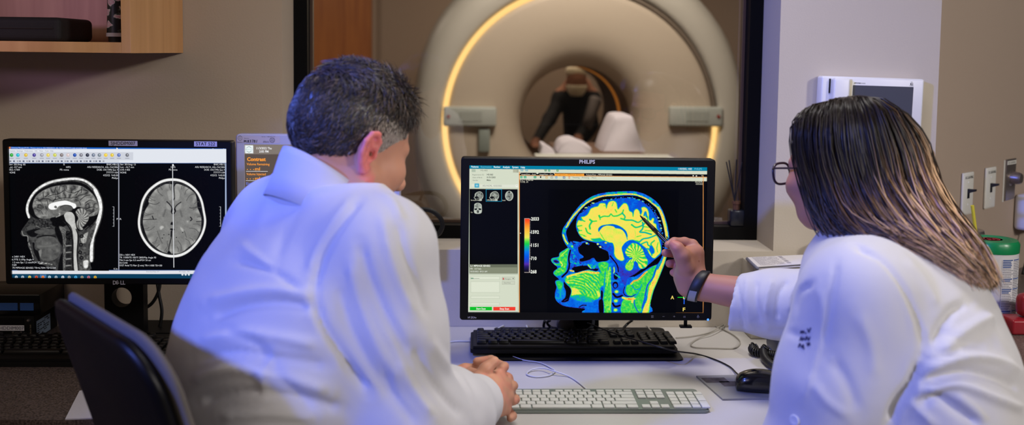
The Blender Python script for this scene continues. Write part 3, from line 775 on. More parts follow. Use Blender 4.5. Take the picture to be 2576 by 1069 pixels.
obj('tube', add_tube(B(), [tuple(p) for p in hose], 0.0062, 12, 10), mat('black_hose', (18, 18, 20), 0.45, bump=(500, 0.6)), cb, world=True, smooth=True)
cn = [P(1096, 593, 2.438), P(1084, 597, 2.437), P(1071, 602, 2.437)]
obj('connector', add_tube(B(), [tuple(p) for p in cn], [0.0085, 0.0078, 0.0062], 12, 4), mat('steel_connector', (176, 160, 150), 0.3, metal=0.9), cb, world=True, auto=40)
# ================================================================== monitors
m_bez = mat('black_bezel', (9, 9, 11), 0.5, spec=0.22)
m_bezgloss = mat('black_gloss', (10, 10, 12), 0.2)
m_cable_b = mat('black_cable', (12, 12, 14), 0.45)
m_cable_w = mat('white_cable', (206, 206, 214), 0.45)
DZ = 0.73
def bezel_bm(o, i, r, y0, d):
    """front frame: outer rect o, opening i (x0,z0,x1,z1), front at y0, depth d."""
    ro = rrect(*o, r); ins = 0.0025
    rf = rrect(o[0] + ins, o[1] + ins, o[2] - ins, o[3] - ins, max(r - ins, 0.001))
    ri = rrect(*i, 0.0006)
    L = [[(x, y0 + d, z) for x, z in ro], [(x, y0 + ins, z) for x, z in ro], [(x, y0, z) for x, z in rf], [(x, y0, z) for x, z in ri], [(x, y0 + 0.0065, z) for x, z in ri]]
    return add_loops(B(), L, cap=False)
def shell_bm(o, r, y0, y1, s):
    cx, cz = (o[0] + o[2]) / 2, (o[1] + o[3]) / 2
    ro = rrect(*o, r)
    L = [[(x, y0, z) for x, z in ro], [(cx + (x - cx) * 0.99, y0 + 0.012, cz + (z - cz) * 0.985) for x, z in ro], [(cx + (x - cx) * s, y1 - 0.006, cz + (z - cz) * s) for x, z in ro], [(cx + (x - cx) * (s - .03), y1, cz + (z - cz) * (s - .03)) for x, z in ro]]
    return add_loops(B(), L)
# --- the large monitor
HPY = 2.075; HPS = HPY + 0.0055
a, b = P(1160, 396, HPY), P(1790, 807, HPY); hp_o = (a[0], b[2], b[0], a[2])
a, b = P(1181, 416, HPY), P(1770.5, 788.5, HPY); hp_i = (a[0], b[2], b[0], a[2])
hpx = (hp_o[0] + hp_o[2]) / 2
hp = empty('monitor', (hpx, 2.2, DZ), 0, 'large black monitor showing a rainbow coloured brain scan', 'monitor')
obj('bezel', bezel_bm(hp_o, hp_i, 0.007, HPY, 0.03), m_bez, hp, world=True, auto=35)
obj('back_shell', shell_bm((hp_o[0] + .002, hp_o[1] + .002, hp_o[2] - .002, hp_o[3] - .002), 0.01, HPY + 0.029, HPY + 0.075, 0.72), m_bez, hp, world=True, auto=35)
SY = 2.335; sxc = P(1460, 820, SY)[0]
bm = B()
add_box(bm, (sxc - 0.047, SY, DZ + 0.007), (sxc + 0.047, SY + 0.025, 1.0), 0.006, 2)
add_box(bm, (sxc - 0.04, HPY + 0.07, 0.93), (sxc + 0.04, SY + 0.003, 1.0), 0.006, 2)
st = obj('stand_column', bm, m_bez, hp, world=True, auto=35)
bm = B(); add_lathe(bm, [(0.024, -0.010), (0.031, -0.010), (0.031, 0.004), (0.024, 0.004), (0.024, -0.010)], (sxc + 0.004, SY - 0.002, P(1465, 806, SY)[2]), 40, 'y'); obj('cable_ring', bm, mat('silver_ring', (150, 156, 168), 0.3, metal=0.7), st, world=True, auto=40)
bm = B(); add_lathe(bm, [(0.0, -0.014), (0.020, -0.014), (0.022, -0.010), (0.022, 0.0), (0, 0)], (sxc - 0.038, SY - 0.001, P(1415, 815, SY)[2]), 32, 'y'); obj('hinge_cap', bm, mat('dark_grey_plastic', (74, 70, 70), 0.5), st, world=True, auto=40)
obj('stand_base', add_prism(B(), rrect(sxc - 0.215, 2.118, sxc + 0.215, 2.375, 0.015), 'z', DZ + 0.0003, DZ + 0.0033), m_bez, hp, world=True)
bm = B(); q = P(1723, 814, 2.1); add_box(bm, (q[0] - 0.013, 2.085, q[2] - 0.006), (q[0] + 0.013, 2.10, q[2] - 0.002)); add_box(bm, (q[0] - 0.004, 2.09, q[2] - 0.003), (q[0] + 0.003, 2.095, hp_o[1] + 0.004))
obj('cable_clip', bm, m_bez, hp, world=True)
bm = B(); ptext(bm, 'PHILIPS', 1477, 411.5, 9.2, HPY - 0.0003, 40, 'C', 0.03); obj('logo', bm, mat('silver_print', (205, 205, 212), 0.4), hp, world=True)
bm = B(); ptext(bm, 'HP ZR24w', 1177, 801, 5, HPY - 0.0003, 22, 'L'); obj('model_mark', bm, mat('silver_print', (205, 205, 212), 0.4), hp, world=True)
for x, s in ((1641, '\u25a4'), (1669, '\u2212'), (1696, '+'), (1722, 'OK'), (1756, 'O')):
    bm = B()
    if x == 1641:
        for k in range(3): prect(bm, x - 3, 793.5 + k * 2.2, x + 3, 794.7 + k * 2.2, HPY - 0.0003)
    elif x == 1756: 
        c = P(x, 797, HPY); add_lathe(bm, [(0.0018, -0.0003), (0.0026, -0.0003)], (c[0], HPY, c[2]), 20, 'y'); prect(bm, x - 0.6, 792, x + 0.6, 797, HPY - 0.0004)
    else: ptext(bm, s, x, 799, 4.5 if len(s) > 1 else 6, HPY - 0.0003, 6.5 if len(s) > 1 else 5.5, 'C', 0.02)
    obj('button_mark', bm, mat('grey_print_bezel', (150, 150, 156), 0.5), hp, world=True)
q = P(1781, 804, HPY); obj('power_light', add_lathe(B(), [(0, -0.0012), (0.0022, -0.0008), (0.0026, 0)], (q[0], HPY, q[2]), 16, 'y'), emat('blue_led', (70, 130, 255), 2.2), hp, world=True)
# --- the dual scan monitor
DLY = 2.055; DLS = DLY + 0.0055
a, b = P(4.5, 350.5, DLY), P(586, 717, DLY); dl_o = (a[0], b[2], b[0], a[2])
a, b = P(19.5, 369, DLY), P(572, 702, DLY); dl_i = (a[0], b[2], b[0], a[2])
dlx = (dl_o[0] + dl_o[2]) / 2
dl = empty('monitor', (dlx, 2.16, DZ), 0, 'black monitor showing two grey brain scans on the granite counter', 'monitor')
obj('bezel', bezel_bm(dl_o, dl_i, 0.005, DLY, 0.028), m_bez, dl, world=True, auto=35)
obj('back_shell', shell_bm((dl_o[0] + .002, dl_o[1] + .002, dl_o[2] - .002, dl_o[3] - .002), 0.01, DLY + 0.027, DLY + 0.06, 0.8), m_bez, dl, world=True, auto=35)
# neck plate with its round cable hole
nY = 2.285; n0, n1 = P(262, 720, nY)[0], P(360, 720, nY)[0]; hc = P(306, 748, nY); hr = 25 * nY / F_PX
N = 48; ang = [2 * PI * k / N for k in range(N)]
zb, zt = DZ + 0.016, 1.06
def onrect(t):
    c, s = math.cos(t), math.sin(t); k = 1e9
    if c > 1e-9: k = min(k, (n1 - hc[0]) / c)
    if c < -1e-9: k = min(k, (n0 - hc[0]) / c)
    if s > 1e-9: k = min(k, (zt - hc[2]) / s)
    if s < -1e-9: k = min(k, (zb - hc[2]) / s)
    return hc[0] + c * k, hc[2] + s * k
cor = [math.atan2(z - hc[2], x - hc[0]) % (2 * PI) for x in (n0, n1) for z in (zb, zt)]
ang = sorted(set(ang + cor))
ro = [onrect(t) for t in ang]; ri = [(hc[0] + hr * math.cos(t), hc[2] + hr * math.sin(t)) for t in ang]
L = [[(x, nY, z) for x, z in ri], [(x, nY, z) for x, z in ro], [(x, nY + 0.03, z) for x, z in ro], [(x, nY + 0.03, z) for x, z in ri], [(x, nY, z) for x, z in ri]]
obj('stand_neck', add_loops(B(), L, cap=False), m_bez, dl, world=True, auto=35)
obj('tilt_arm', box((dlx - 0.05, DLY + 0.055, 0.99), (dlx + 0.05, nY + 0.01, 1.07), 0.008), m_bez, dl, world=True, auto=35)
obj('stand_base', add_prism(B(), rrect(dlx - 0.12, 2.275, dlx + 0.13, 2.383, 0.02), 'z', DZ + 0.0005, DZ + 0.017), m_bez, dl, world=True)
m_lab = mat('lavender_label', (196, 192, 214), 0.6); m_prt = mat('black_print', (20, 20, 24), 0.6)
for x0, y0, x1, y1, s, w in ((273, 354, 346, 367.5, 'SJHDDIM007', 60), (488, 355.5, 546, 369, 'STAT 522', 47)):
    bm = B(); prect(bm, x0, y0, x1, y1, DLY - 0.0004); lb = obj('sticker', bm, m_lab, dl, world=True)
    bm = B(); ptext(bm, s, (x0 + x1) / 2, y1 - 3, 8.4, DLY - 0.0008, w, 'C'); obj('lettering', bm, m_prt, lb, world=True)
m_sil = mat('silver_print', (205, 205, 212), 0.4)
bm = B(); ptext(bm, 'D', 284, 715.5, 9.5, DLY - 0.0003, 8, 'L', 0.03); ptext(bm, 'LL', 303, 715.5, 9.5, DLY - 0.0003, 12, 'L', 0.03)
c = P(297, 710.8, DLY - 0.0003)
text_bm(bm, 'E', tuple(c + np.array([-0.0030, 0, -0.0044])), (0.86, 0, 0.5), (-0.42, 0, 0.9), 8 * DLY / F_PX, 7.5 * DLY / F_PX, 'L', 0.03)
obj('logo', bm, m_sil, dl, world=True)

# --- injector display
IJY = 2.25
a, b = P(593, 337, IJY), P(1006, 660, IJY); ij_o = (a[0], b[2], b[0], a[2])
a, b = P(614, 363, IJY), P(985, 628, IJY); ij_i = (a[0], b[2], b[0], a[2])
m_lav = mat('blue_lit_housing', (196, 196, 222), 0.4)  # the blue light's tint is put into the housing colour
ij = empty('monitor', ((ij_o[0] + ij_o[2]) / 2, 2.3, DZ), 0, 'pale contrast injector display with blue light painted in and orange lettering', 'monitor')
obj('bezel', bezel_bm(ij_o, ij_i, 0.008, IJY, 0.03), m_lav, ij, world=True, auto=35)
obj('back_shell', shell_bm((ij_o[0] + .002, ij_o[1] + .002, ij_o[2] - .002, ij_o[3] - .002), 0.01, IJY + 0.029, IJY + 0.07, 0.85), m_lav, ij, world=True, auto=35)
xm = (ij_o[0] + ij_o[2]) / 2
obj('stand_column', box((xm - 0.05, IJY + 0.05, DZ + 0.014), (xm + 0.05, IJY + 0.075, ij_o[3] - 0.1), 0.006), m_lav, ij, world=True, auto=35)
obj('stand_base', box((xm - 0.1, IJY - 0.03, DZ + 0.0005), (xm + 0.1, IJY + 0.1, DZ + 0.0145), 0.006), m_lav, ij, world=True, auto=35)
bm = B(); prect(bm, 596, 341.5, 704, 360.5, IJY - 0.0003); lb = obj('sticker', bm, mat('pinkish_label', (206, 196, 208), 0.5), ij, world=True)
bm = B(); c = P(604, 347, IJY - 0.0006); t6 = [PI / 2 + k * PI / 3 for k in range(6)]
def hexa(bm, cx, cy, r, w, Y):
    c = P(cx, cy, Y); k = Y / F_PX
    o = [(c[0] + r * k * math.cos(t), Y, c[2] + r * k * math.sin(t)) for t in t6]; i_ = [(c[0] + (r - w) * k * math.cos(t), Y, c[2] + (r - w) * k * math.sin(t)) for t in t6]
    O = [bm.verts.new(p) for p in o]; I = [bm.verts.new(p) for p in i_]
    for j in range(6):
        if j in (1, 4): continue
        bm.faces.new((O[j], O[(j + 1) % 6], I[(j + 1) % 6], I[j]))
hexa(bm, 604, 347.5, 6.5, 1.2, IJY - 0.0006)
ptext(bm, 'Serial #:', 597, 358.5, 2.4, IJY - 0.0006, 13); ptext(bm, 'Bracco', 615, 349, 2.2, IJY - 0.0006, 11); ptext(bm, 'Service: 1 800 670 7757', 658, 344.8, 2, IJY - 0.0006, 34)
ptext(bm, 'BRACCO', 604, 348.4, 1.8, IJY - 0.0007, 13, 'C'); prect(bm, 613, 359, 655, 359.4, IJY - 0.0006)
ptext(bm, 'INSPECTED', 662, 356.3, 1.8, IJY - 0.0006, 14); ptext(bm, 'BIOMEDICAL', 662, 358.8, 1.8, IJY - 0.0006, 15)
c = P(685, 352.5, IJY); add_lathe(bm, [(0.0054, -0.0006), (0.0062, -0.0006)], (c[0], IJY, c[2]), 28, 'y')
for k in range(4): prect(bm, 680.5, 348.6 + k * 2.3, 689.5, 349.4 + k * 2.3, IJY - 0.0006)
obj('lettering', bm, mat('grey_ink', (92, 88, 100), 0.6), lb, world=True)
bm = B()
hand = {'M': [(0, 0), (.1, 1), (.45, .35), (.8, 1), (.9, 0)], '8': [(.6, .9), (.1, .85), (.6, .3), (.3, 0), (.1, .3), (.7, .9)], '3': [(.1, 1), (.6, .9), (.25, .55), (.65, .3), (.1, 0)], '7': [(.1, 1), (.7, 1), (.3, 0)], '1': [(.5, 1.1), (.2, -.1)]}
x = 614
for ch in 'M83781':
    pts = [tuple(P(x + 6.0 * px_, 358.3 - 6.2 * pz_, IJY - 0.0008)) for px_, pz_ in hand[ch]]
    add_tube(bm, pts, 0.00045, 6, 5); x += 8.2 if ch == 'M' else 5.4
obj('handwriting', bm, m_prt, lb, world=True)

# ================================================================== keyboards
def layout():
    """(x, row, width) in key units; row 0 = function row at the back."""
    K = [(0, 0, 1)] + [(2 + i + 0.5 * (i // 4), 0, 1) for i in range(12)]
    K += [(i, 1, 1) for i in range(13)] + [(13, 1, 2)]
    K += [(0, 2, 1.5)] + [(1.5 + i, 2, 1) for i in range(12)] + [(13.5, 2, 1.5)]
    K += [(0, 3, 1.75)] + [(1.75 + i, 3, 1) for i in range(11)] + [(12.75, 3, 2.25)]
    K += [(0, 4, 2.25)] + [(2.25 + i, 4, 1) for i in range(10)] + [(12.25, 4, 2.75)]
    K += [(0, 5, 1.25), (1.25, 5, 1.25), (2.5, 5, 1.25), (3.75, 5, 6.25), (10, 5, 1.25), (11.25, 5, 1.25), (12.5, 5, 1.25), (13.75, 5, 1.25)]
    n = 15.3
    K += [(n + i, r, 1) for r in (0, 1, 2) for i in range(3)] + [(n + 1, 4, 1)] + [(n + i, 5, 1) for i in range(3)]
    n = 18.6
    K += [(n + i, 1, 1) for i in range(4)] + [(n + i, r, 1) for r in (2, 3, 4) for i in range(3)] + [(n, 5, 2), (n + 2, 5, 1)]
    return K, [(n + 3, 2, 1, 2), (n + 3, 4, 1, 2)]
def keyboard(label, x0, yf, z, width, depth, tilt, m_body, m_key, kh, gap, taper, body_h, y_in, name='keyboard', rot=0.0, round_=0.006, apple=False, skip=None, front_lip=0.0):
    """front-left corner at (x0, yf); rows run away from the front edge."""
    kb = empty(name, (x0, yf, z), 0, label, 'keyboard'); kb.rotation_euler = (tilt, 0, rot)
    u = width / 23.05; up = (depth - y_in - front_lip) / 6.25
    bm = B(); add_prism(bm, rrect(0, 0, width, depth, 0.012), 'z', 0, body_h)
    es = [e for e in bm.edges if abs(e.verts[0].co.z - e.verts[1].co.z) < 1e-6 and e.verts[0].co.z > body_h * 0.5]
    bmesh.ops.bevel(bm, geom=es, offset=min(round_, body_h * 0.45), segments=2, affect='EDGES')
    obj('housing', bm, m_body, kb, auto=40)
    K, tall = layout(); K = [(a, b, w, 1) for a, b, w in K] + tall
    if apple: K = [k for k in K if True]
    cache = {}; items = []
    for kx, row, w, h in K:
        sx_, sy_ = w * u - gap, h * up - gap
        hh = up * 0.62 - gap if (apple and row == 0) else sy_
        key = (round(sx_, 5), round(hh, 5))
        if key not in cache:
            b_ = box((-sx_ / 2, -hh / 2, 0), (sx_ / 2, hh / 2, kh), min(0.0018, kh * 0.4), 2, taper=taper)
            me = bpy.data.meshes.new('key'); b_.normal_update(); b_.to_mesh(me); b_.free(); me.materials.append(m_key); me.shade_smooth(); me.set_sharp_from_angle(angle=math.radians(35)); cache[key] = me
        cxk = 0.012 * (width / 0.44) + (kx + w / 2) * u
        fy = front_lip + (5 - row) * up + up * (h if h == 1 else 1) / 2 + (0.25 * up if row == 0 else 0)
        if h == 2: fy = front_lip + (5 - row - 0.5) * up + up / 2
        if apple and row == 0: fy = front_lip + 5 * up + up * 0.34
        items.append((cxk, fy + y_in * 0.3, cache[key]))
    items.sort(key=lambda t: (-t[0] if apple else abs(t[0] - width * 0.5)))
    rest = items[100:]
    for cxk, fy, me in items[:100]:
        o = bpy.data.objects.new('key', me); COL.objects.link(o); o.location = (cxk, fy, body_h - 0.0005); o.parent = kb
    if rest:
        bm = B()
        for cxk, fy, me in rest:
            m2 = me.copy(); m2.transform(Matrix.Translation((cxk, fy, body_h - 0.0005))); bm.from_mesh(m2); bpy.data.meshes.remove(m2)
        o = obj('outer_keys', bm, m_key, kb, smooth=True); o['kind'] = 'stuff'
    return kb
m_kb = mat('black_keyboard', (12, 12, 14), 0.5, spec=0.3); m_key = mat('black_keycap', (12, 12, 15), 0.4, spec=0.35)
ax = P(1183, 893, 2.148)[0]; bx = P(1706, 893, 2.148)[0]
keyboard('black full size keyboard under the large brain scan monitor', ax, 2.146, 0.7388, bx - ax, 0.158, math.radians(-1.9), m_kb, m_key, 0.0075, 0.0022, 0.0022, 0.015, 0.014, front_lip=0.02)
kw = keyboard('slim white keyboard with an aluminium frame beside the clasped hands', 0.027, 1.802, DZ + 0.0008, 0.430, 0.118, 0.0, mat('aluminium_tray', (136, 144, 136), 0.45, metal=0.3), mat('white_keycap', (212, 212, 206), 0.45), 0.0042, 0.0019, 0.0003, 0.0075, 0.006, apple=True, front_lip=0.003, round_=0.003)
kl = keyboard('black keyboard on the granite counter in front of the dual scan monitor', -1.142, 2.075, DZ + 0.0005, 0.472, 0.185, math.radians(1.2), m_kb, m_key, 0.0085, 0.0024, 0.0026, 0.016, 0.022, front_lip=0.03)

# ================================================================== the computer under the dual scan monitor
m_pc = mat('black_case', (12, 11, 11), 0.55, spec=0.25)
px1 = P(86, 800, 2.262)[0]
pc = empty('computer', (px1 - 0.16, 2.32, DZ), 0, 'black desktop computer with white name sticker beside the monitor stand', 'computer')
ztop = P(60, 790, 2.262)[2]
obj('case', box((px1 - 0.33, 2.262, DZ + 0.0005), (px1, 2.386, ztop), 0.002), m_pc, pc, world=True, auto=40)
obj('drive_cover', box((px1 - 0.3, 2.259, P(0, 826, 2.26)[2]), (px1 - 0.024, 2.2625, P(0, 800, 2.26)[2]), 0.001, 1), m_bez, pc, world=True)
g0, g1 = max(P(0, 863, 2.26)[2], DZ + 0.001), P(0, 852, 2.26)[2]
gr = obj('front_grille', box((px1 - 0.32, 2.258, g0), (px1 - 0.002, 2.2625, g1), 0.0008, 1), mat('grille_grey', (92, 84, 76), 0.5), pc, world=True)
bm = B()
for k in range(44):
    for j in range(2):
        x = px1 - 0.006 - k * 0.0072 - j * 0.0036; z = g0 + (0.28 + 0.44 * j) * (g1 - g0); add_box(bm, (x - 0.0022, 2.2575, z - 0.0016), (x + 0.0022, 2.2585, z + 0.0016))
obj('grille_holes', bm, m_bez, gr, world=True)
bm = B(); prect(bm, -40, 818, 61, 832, 2.2575); lb = obj('sticker', bm, mat('white_label', (232, 230, 234), 0.45), pc, world=True)
bm = B(); ptext(bm, 'SJHDDIM007', 60, 829.5, 8.5, 2.2571, 70, 'R'); obj('lettering', bm, mat('grey_ink', (92, 88, 100), 0.6), lb, world=True)
c = P(72, 806, 2.26); obj('power_button', add_lathe(B(), [(0, -0.004), (0.003, -0.0035), (0.0038, 0.001)], (c[0], 2.26, c[2]), 16, 'y'), mat('steel_lid', (186, 176, 170), 0.28, metal=0.9), pc, world=True)
for x in (33, 53): c = P(x, 836, 2.26); obj('audio_socket', add_lathe(B(), [(0.0008, -0.0015), (0.0022, -0.0015), (0.0024, 0.001)], (c[0], 2.26, c[2]), 12, 'y'), mat('steel_lid', (186, 176, 170), 0.28, metal=0.9), pc, world=True)
bm = B(); c = P(79, 848, 2.2575); text_bm(bm, 'OPTIPLEX 3040', tuple(c), (0, 0, 1), (-1, 0, 0), 0.003, 0.03); obj('model_mark', bm, mat('tan_print', (150, 136, 112), 0.5), pc, world=True)
bm = B(); zz0, zz1 = P(100, 842, 2.3)[2], P(100, 800, 2.3)[2]
vv = [bm.verts.new(p) for p in ((px1 + 0.0004, 2.272, zz0), (px1 + 0.0004, 2.345, zz0), (px1 + 0.0004, 2.345, zz1), (px1 + 0.0004, 2.272, zz1))]; bm.faces.new(vv)
lb = obj('service_label', bm, mat('pale_blue_label', (150, 168, 186), 0.6), pc, world=True)
bm = B(); rr_ = random.Random(5)
for k in range(7):
    z = zz1 - 0.004 - k * 0.0052; y = 2.276
    while y < 2.335:
        w = rr_.uniform(0.004, 0.012)
        if rr_.random() < 0.7: add_box(bm, (px1 + 0.0005, y, z - 0.0014), (px1 + 0.0008, y + w, z + 0.0014))
        y += w + 0.003
obj('fine_print', bm, m_prt, lb, world=True)
rsb = empty('docking_unit', (px1 - 0.16, 2.31, ztop), 0, 'glossy black unit lying on top of the desktop computer', 'computer unit')
obj('case', box((px1 - 0.33, 2.25, ztop + 0.0005), (px1 + 0.02, 2.384, ztop + 0.05), 0.003), m_bezgloss, rsb, world=True, auto=40)
zq0, zq1 = ztop + 0.012, ztop + 0.03
for x0, x1 in ((-60, 44), (50, 84)):
    a, b = P(x0, 765, 2.249)[0], P(x1, 765, 2.249)[0]
    obj('blue_reflection', box((a, 2.2485, zq0), (b, 2.2505, zq1), 0.0005, 1), mat('reflected_blue', (52, 92, 160), 0.25), rsb, world=True)  # blue reflections on the glossy front, painted as thin plates
# cables hanging behind the dual scan monitor
for pts, nm in (([(404, 700), (398, 735), (380, 765), (352, 778), (322, 772)], 'black cable looping behind the dual scan monitor stand'), ([(394, 700), (400, 740), (407, 780), (404, 812), (398, 832)], 'black cable hanging down behind the dual scan monitor')):
    tag(obj('cable', add_tube(B(), [tuple(P(x, y, 2.33)) for x, y in pts], 0.0042, 8, 10), m_cable_b, smooth=True), nm, 'cable')
tag(obj('cable', add_tube(B(), [tuple(PZ(x, y, DZ + 0.006)) for x, y in ((470, 838), (440, 846), (410, 842), (385, 850), (365, 846))], 0.004, 8, 10), m_cable_b, smooth=True), 'black cable lying on the counter behind the keyboard', 'cable')

# mouse and papers on the granite counter
def mouse(label, c, yaw, L, Wd, Hh, m_body, m_side, name='computer_mouse', button=True):
    ms = empty(name, c, yaw, label, 'mouse')
    loops = []
    for t in np.linspace(0, 1, 15):
        x = (t - 0.5) * L
        w = Wd / 2 * (0.06 + 0.94 * math.sin(PI * min(max(t * 0.88 + 0.07, 0), 1)) ** 0.45) * (1 - 0.10 * math.exp(-((t - 0.45) / 0.2) ** 2))
        h = Hh * (0.25 + 0.75 * math.sin(PI * (0.12 + 0.80 * t ** 0.85)) ** 0.9) * (1 if 0 < t < 1 else 0.8)
        ring = []
        for k in range(20):
            a = PI * 2 * k / 20; cx_, sz_ = math.cos(a), math.sin(a)
            z = h * max(sz_, 0) ** 0.75 + 0.008 if sz_ > 0 else 0.008 + 0.0075 * sz_
            ring.append((x, w * math.copysign(abs(cx_) ** 0.6, cx_), z))
        loops.append(ring)
    obj('mouse_body', add_loops(B(), loops), m_body, ms, smooth=True)
    return ms
mp_a, mp_b = PZ(1745, 950, DZ), PZ(1818, 1008, DZ)
ang = math.atan2(mp_a[1] - mp_b[1], mp_a[0] - mp_b[0]) - PI / 2
mpd = empty('mouse_pad', tuple(mp_b[:2]) + (DZ,), 0.06, 'thin grey mouse pad with small dark photo prints', 'mouse pad')
MW, MD = 0.245, float(np.linalg.norm(mp_a - mp_b))
sk = -0.10
obj('pad', add_prism(B(), [(0, 0), (MW, 0), (MW + sk * MD, MD), (sk * MD, MD)], 'z', 0.0004, 0.004), mat('pad_grey', (150, 148, 142), 0.6), mpd)
bm = B()
for x0, y0, x1, y1 in ((0.004, 0.094, 0.055, 0.124), (0.033, 0.070, 0.083, 0.10), (0.07, 0.06, 0.125, 0.088), (0.10, 0.074, 0.15, 0.097)):
    vv = [bm.verts.new((x + sk * y, y, 0.0043)) for x, y in ((x0, y0), (x1, y0), (x1, y1), (x0, y1))]; bm.faces.new(vv)
obj('photo_print', bm, mat('photo_print', (92, 84, 84), 0.6, noise=(70, 0.5)), mpd)
mc = PZ(1925, 968, DZ + 0.02)
mouse('shiny black wired mouse on the grey mouse pad', (mc[0] + 0.003, mc[1] + 0.012, DZ + 0.0045), math.radians(172) + PI, 0.118, 0.062, 0.034, mat('black_mouse', (12, 12, 14), 0.22, coat=0.3), m_bez)
bpy.data.objects['mouse_body']['label'] = 'glossy black mouse shell'
q = P(1902, 926, mc[1] + 0.02)
ms = [o for o in bpy.data.objects if o.name.startswith('computer_mouse')][0]
bm = B(); add_lathe(bm, [(0, -0.004), (0.008, -0.004), (0.0095, -0.002), (0.0095, 0.002), (0.008, 0.004), (0, 0.004)], (-0.022, 0.0, 0.0335), 20, 'y'); obj('scroll_wheel', bm, m_bez, ms)
pl = PZ(402, 930, DZ + 0.01)
m2 = mouse('dark mouse with a pale rim behind the chair back', (-0.672, 2.02, DZ), math.radians(80), 0.11, 0.062, 0.026, mat('dark_grey_plastic', (74, 70, 70), 0.5), m_bez)
bm = B(); add_tube(bm, [(-0.03 + 0.0, -0.034, 0.014), (-0.05, -0.022, 0.024), (-0.056, 0, 0.03), (-0.05, 0.022, 0.024), (-0.03, 0.034, 0.014)], 0.0022, 8, 8); obj('pale_rim', bm, mat('pale_grey_plastic', (176, 176, 168), 0.5), m2, smooth=True)
A_, B_, C_, D_ = PZ(164, 1056, DZ + .001), PZ(200, 985, DZ + .001), PZ(446, 948, DZ + .001), PZ(452, 1046, DZ + .001)
pap = empty('paper_sheet', tuple(A_), 0, 'white paper sheets on the granite counter beside the chair back', 'paper')
bm = B(); add_prism(bm, [tuple(p[:2]) for p in (A_, D_, C_, B_)], 'z', DZ + 0.0005, DZ + 0.003); obj('sheets', bm, mat('white_paper', (220, 216, 222), 0.7), pap, world=True)
bm = B()
for k in range(3): c = PZ(412, 968 + k * 4, DZ + 0.0034); add_box(bm, (c[0] - 0.008, c[1] - 0.001, DZ + 0.0031), (c[0] + 0.006, c[1] + 0.001, DZ + 0.0033))
obj('faint_print', bm, mat('faint_print', (176, 172, 180), 0.7), pap, world=True)

# ================================================================== white desk: device with papers, cords, telephone
dv0 = P(1893, 677, 2.288); dvz = 0.914
dvc = empty('desk_device', (dv0[0] + 0.16, 2.33, DZ), 0, 'low beige box shaped device against the wall under folded papers', 'device')
obj('housing', box((dv0[0], 2.286, DZ + 0.0005), (dv0[0] + 0.32, 2.384, dvz), 0.003, 2), mat('beige_plastic', (186, 178, 164), 0.5), dvc, world=True, auto=40)
obj('display_slot', box((dv0[0] + 0.068, 2.2852, P(1975, 689, 2.286)[2] - 0.004), (dv0[0] + 0.1, 2.2865, P(1975, 689, 2.286)[2]), 0.0008, 1), m_bez, dvc, world=True)
pp = [PZ(1905, 674, dvz + 0.006), PZ(2054, 664, dvz + 0.006), PZ(2019, 644, dvz + 0.006), PZ(1880, 650.5, dvz + 0.006)]
pap = empty('paper_sheet', tuple(pp[0]), 0, 'folded printed papers lying on the beige device', 'paper')
def clampy(p): return (p[0], min(p[1], 2.384))
m_pap = mat('white_paper', (220, 216, 222), 0.7)
bm = B(); add_prism(bm, [clampy(p) for p in pp], 'z', dvz + 0.0075, dvz + 0.0095); obj('top_sheet', bm, m_pap, pap, world=True)
bm = B(); add_prism(bm, [clampy(p + np.array([0.004, 0.004, 0])) for p in pp], 'z', dvz + 0.0006, dvz + 0.003); obj('under_sheet', bm, m_pap, pap, world=True)
e0, e1 = np.array(clampy(pp[0])), np.array(clampy(pp[3]))
bm = B(); add_tube(bm, [(e0[0], e0[1], dvz + 0.0052), (e1[0], e1[1], dvz + 0.0052)], 0.0044, 12, smooth=False); obj('fold', bm, mat('blue_grey_fold', (120, 122, 146), 0.6), pap, world=True, smooth=True)
bm = B(); rr_ = random.Random(9)
def onpap(u, v): 
    a = pp[3] + (pp[2] - pp[3]) * u; b = pp[0] + (pp[1] - pp[0]) * u; p = a + (b - a) * v; return (p[0], min(p[1], 2.383), dvz + 0.0098)
for i in range(15):
    v = 0.06 + i * 0.06; u = 0.07
    while u < 0.47:
        w = rr_.uniform(0.01, 0.035)
        if rr_.random() < 0.85 or u < 0.2:
            vv = [bm.verts.new(onpap(a, b)) for a, b in ((u, v), (u + w, v), (u + w, v + 0.022), (u, v + 0.022))]; bm.faces.new(vv)
        u += w + 0.008
    if i in (0, 1, 2, 3, 5, 6, 8, 9, 10, 12, 13):
        vv = [bm.verts.new(onpap(a, b)) for a, b in ((0.53, v), (0.6, v), (0.6, v + 0.03), (0.53, v + 0.03))]; bm.faces.new(vv)
obj('printed_lines', bm, mat('pale_ink', (150, 146, 162), 0.6), pap, world=True)
cc = [P(2036, 655, 2.345), P(2046, 647, 2.345), P(2062, 644, 2.345), P(2080, 648, 2.345), P(2100, 660, 2.345)]
tag(obj('coiled_cord', add_tube(B(), coil_path(cc, 0.0062, 13, 16), 0.0024, 7, smooth=False), mat('beige_cord', (196, 186, 168), 0.5), smooth=True), 'beige coiled telephone cord on the beige device', 'cord')
mg = empty('mug', (P(2104, 640, 2.33)[0], 2.335, dvz), 0, 'maroon mug standing on the beige device behind the woman', 'mug')
obj('mug_body', add_lathe(B(), [(0, 0.0005), (0.026, 0.0005), (0.027, 0.003), (0.03, 0.05), (0.0275, 0.05), (0.025, 0.006), (0, 0.005)], (0, 0, 0), 32), mat('maroon_glaze', (94, 30, 32), 0.35), mg, auto=40)
obj('handle', add_tube(B(), [(0.028, -0.004, 0.04), (0.045, -0.006, 0.036), (0.046, -0.006, 0.018), (0.027, -0.004, 0.012)], 0.0034, 8), mat('maroon_glaze', (94, 30, 32), 0.35), mg, smooth=True)

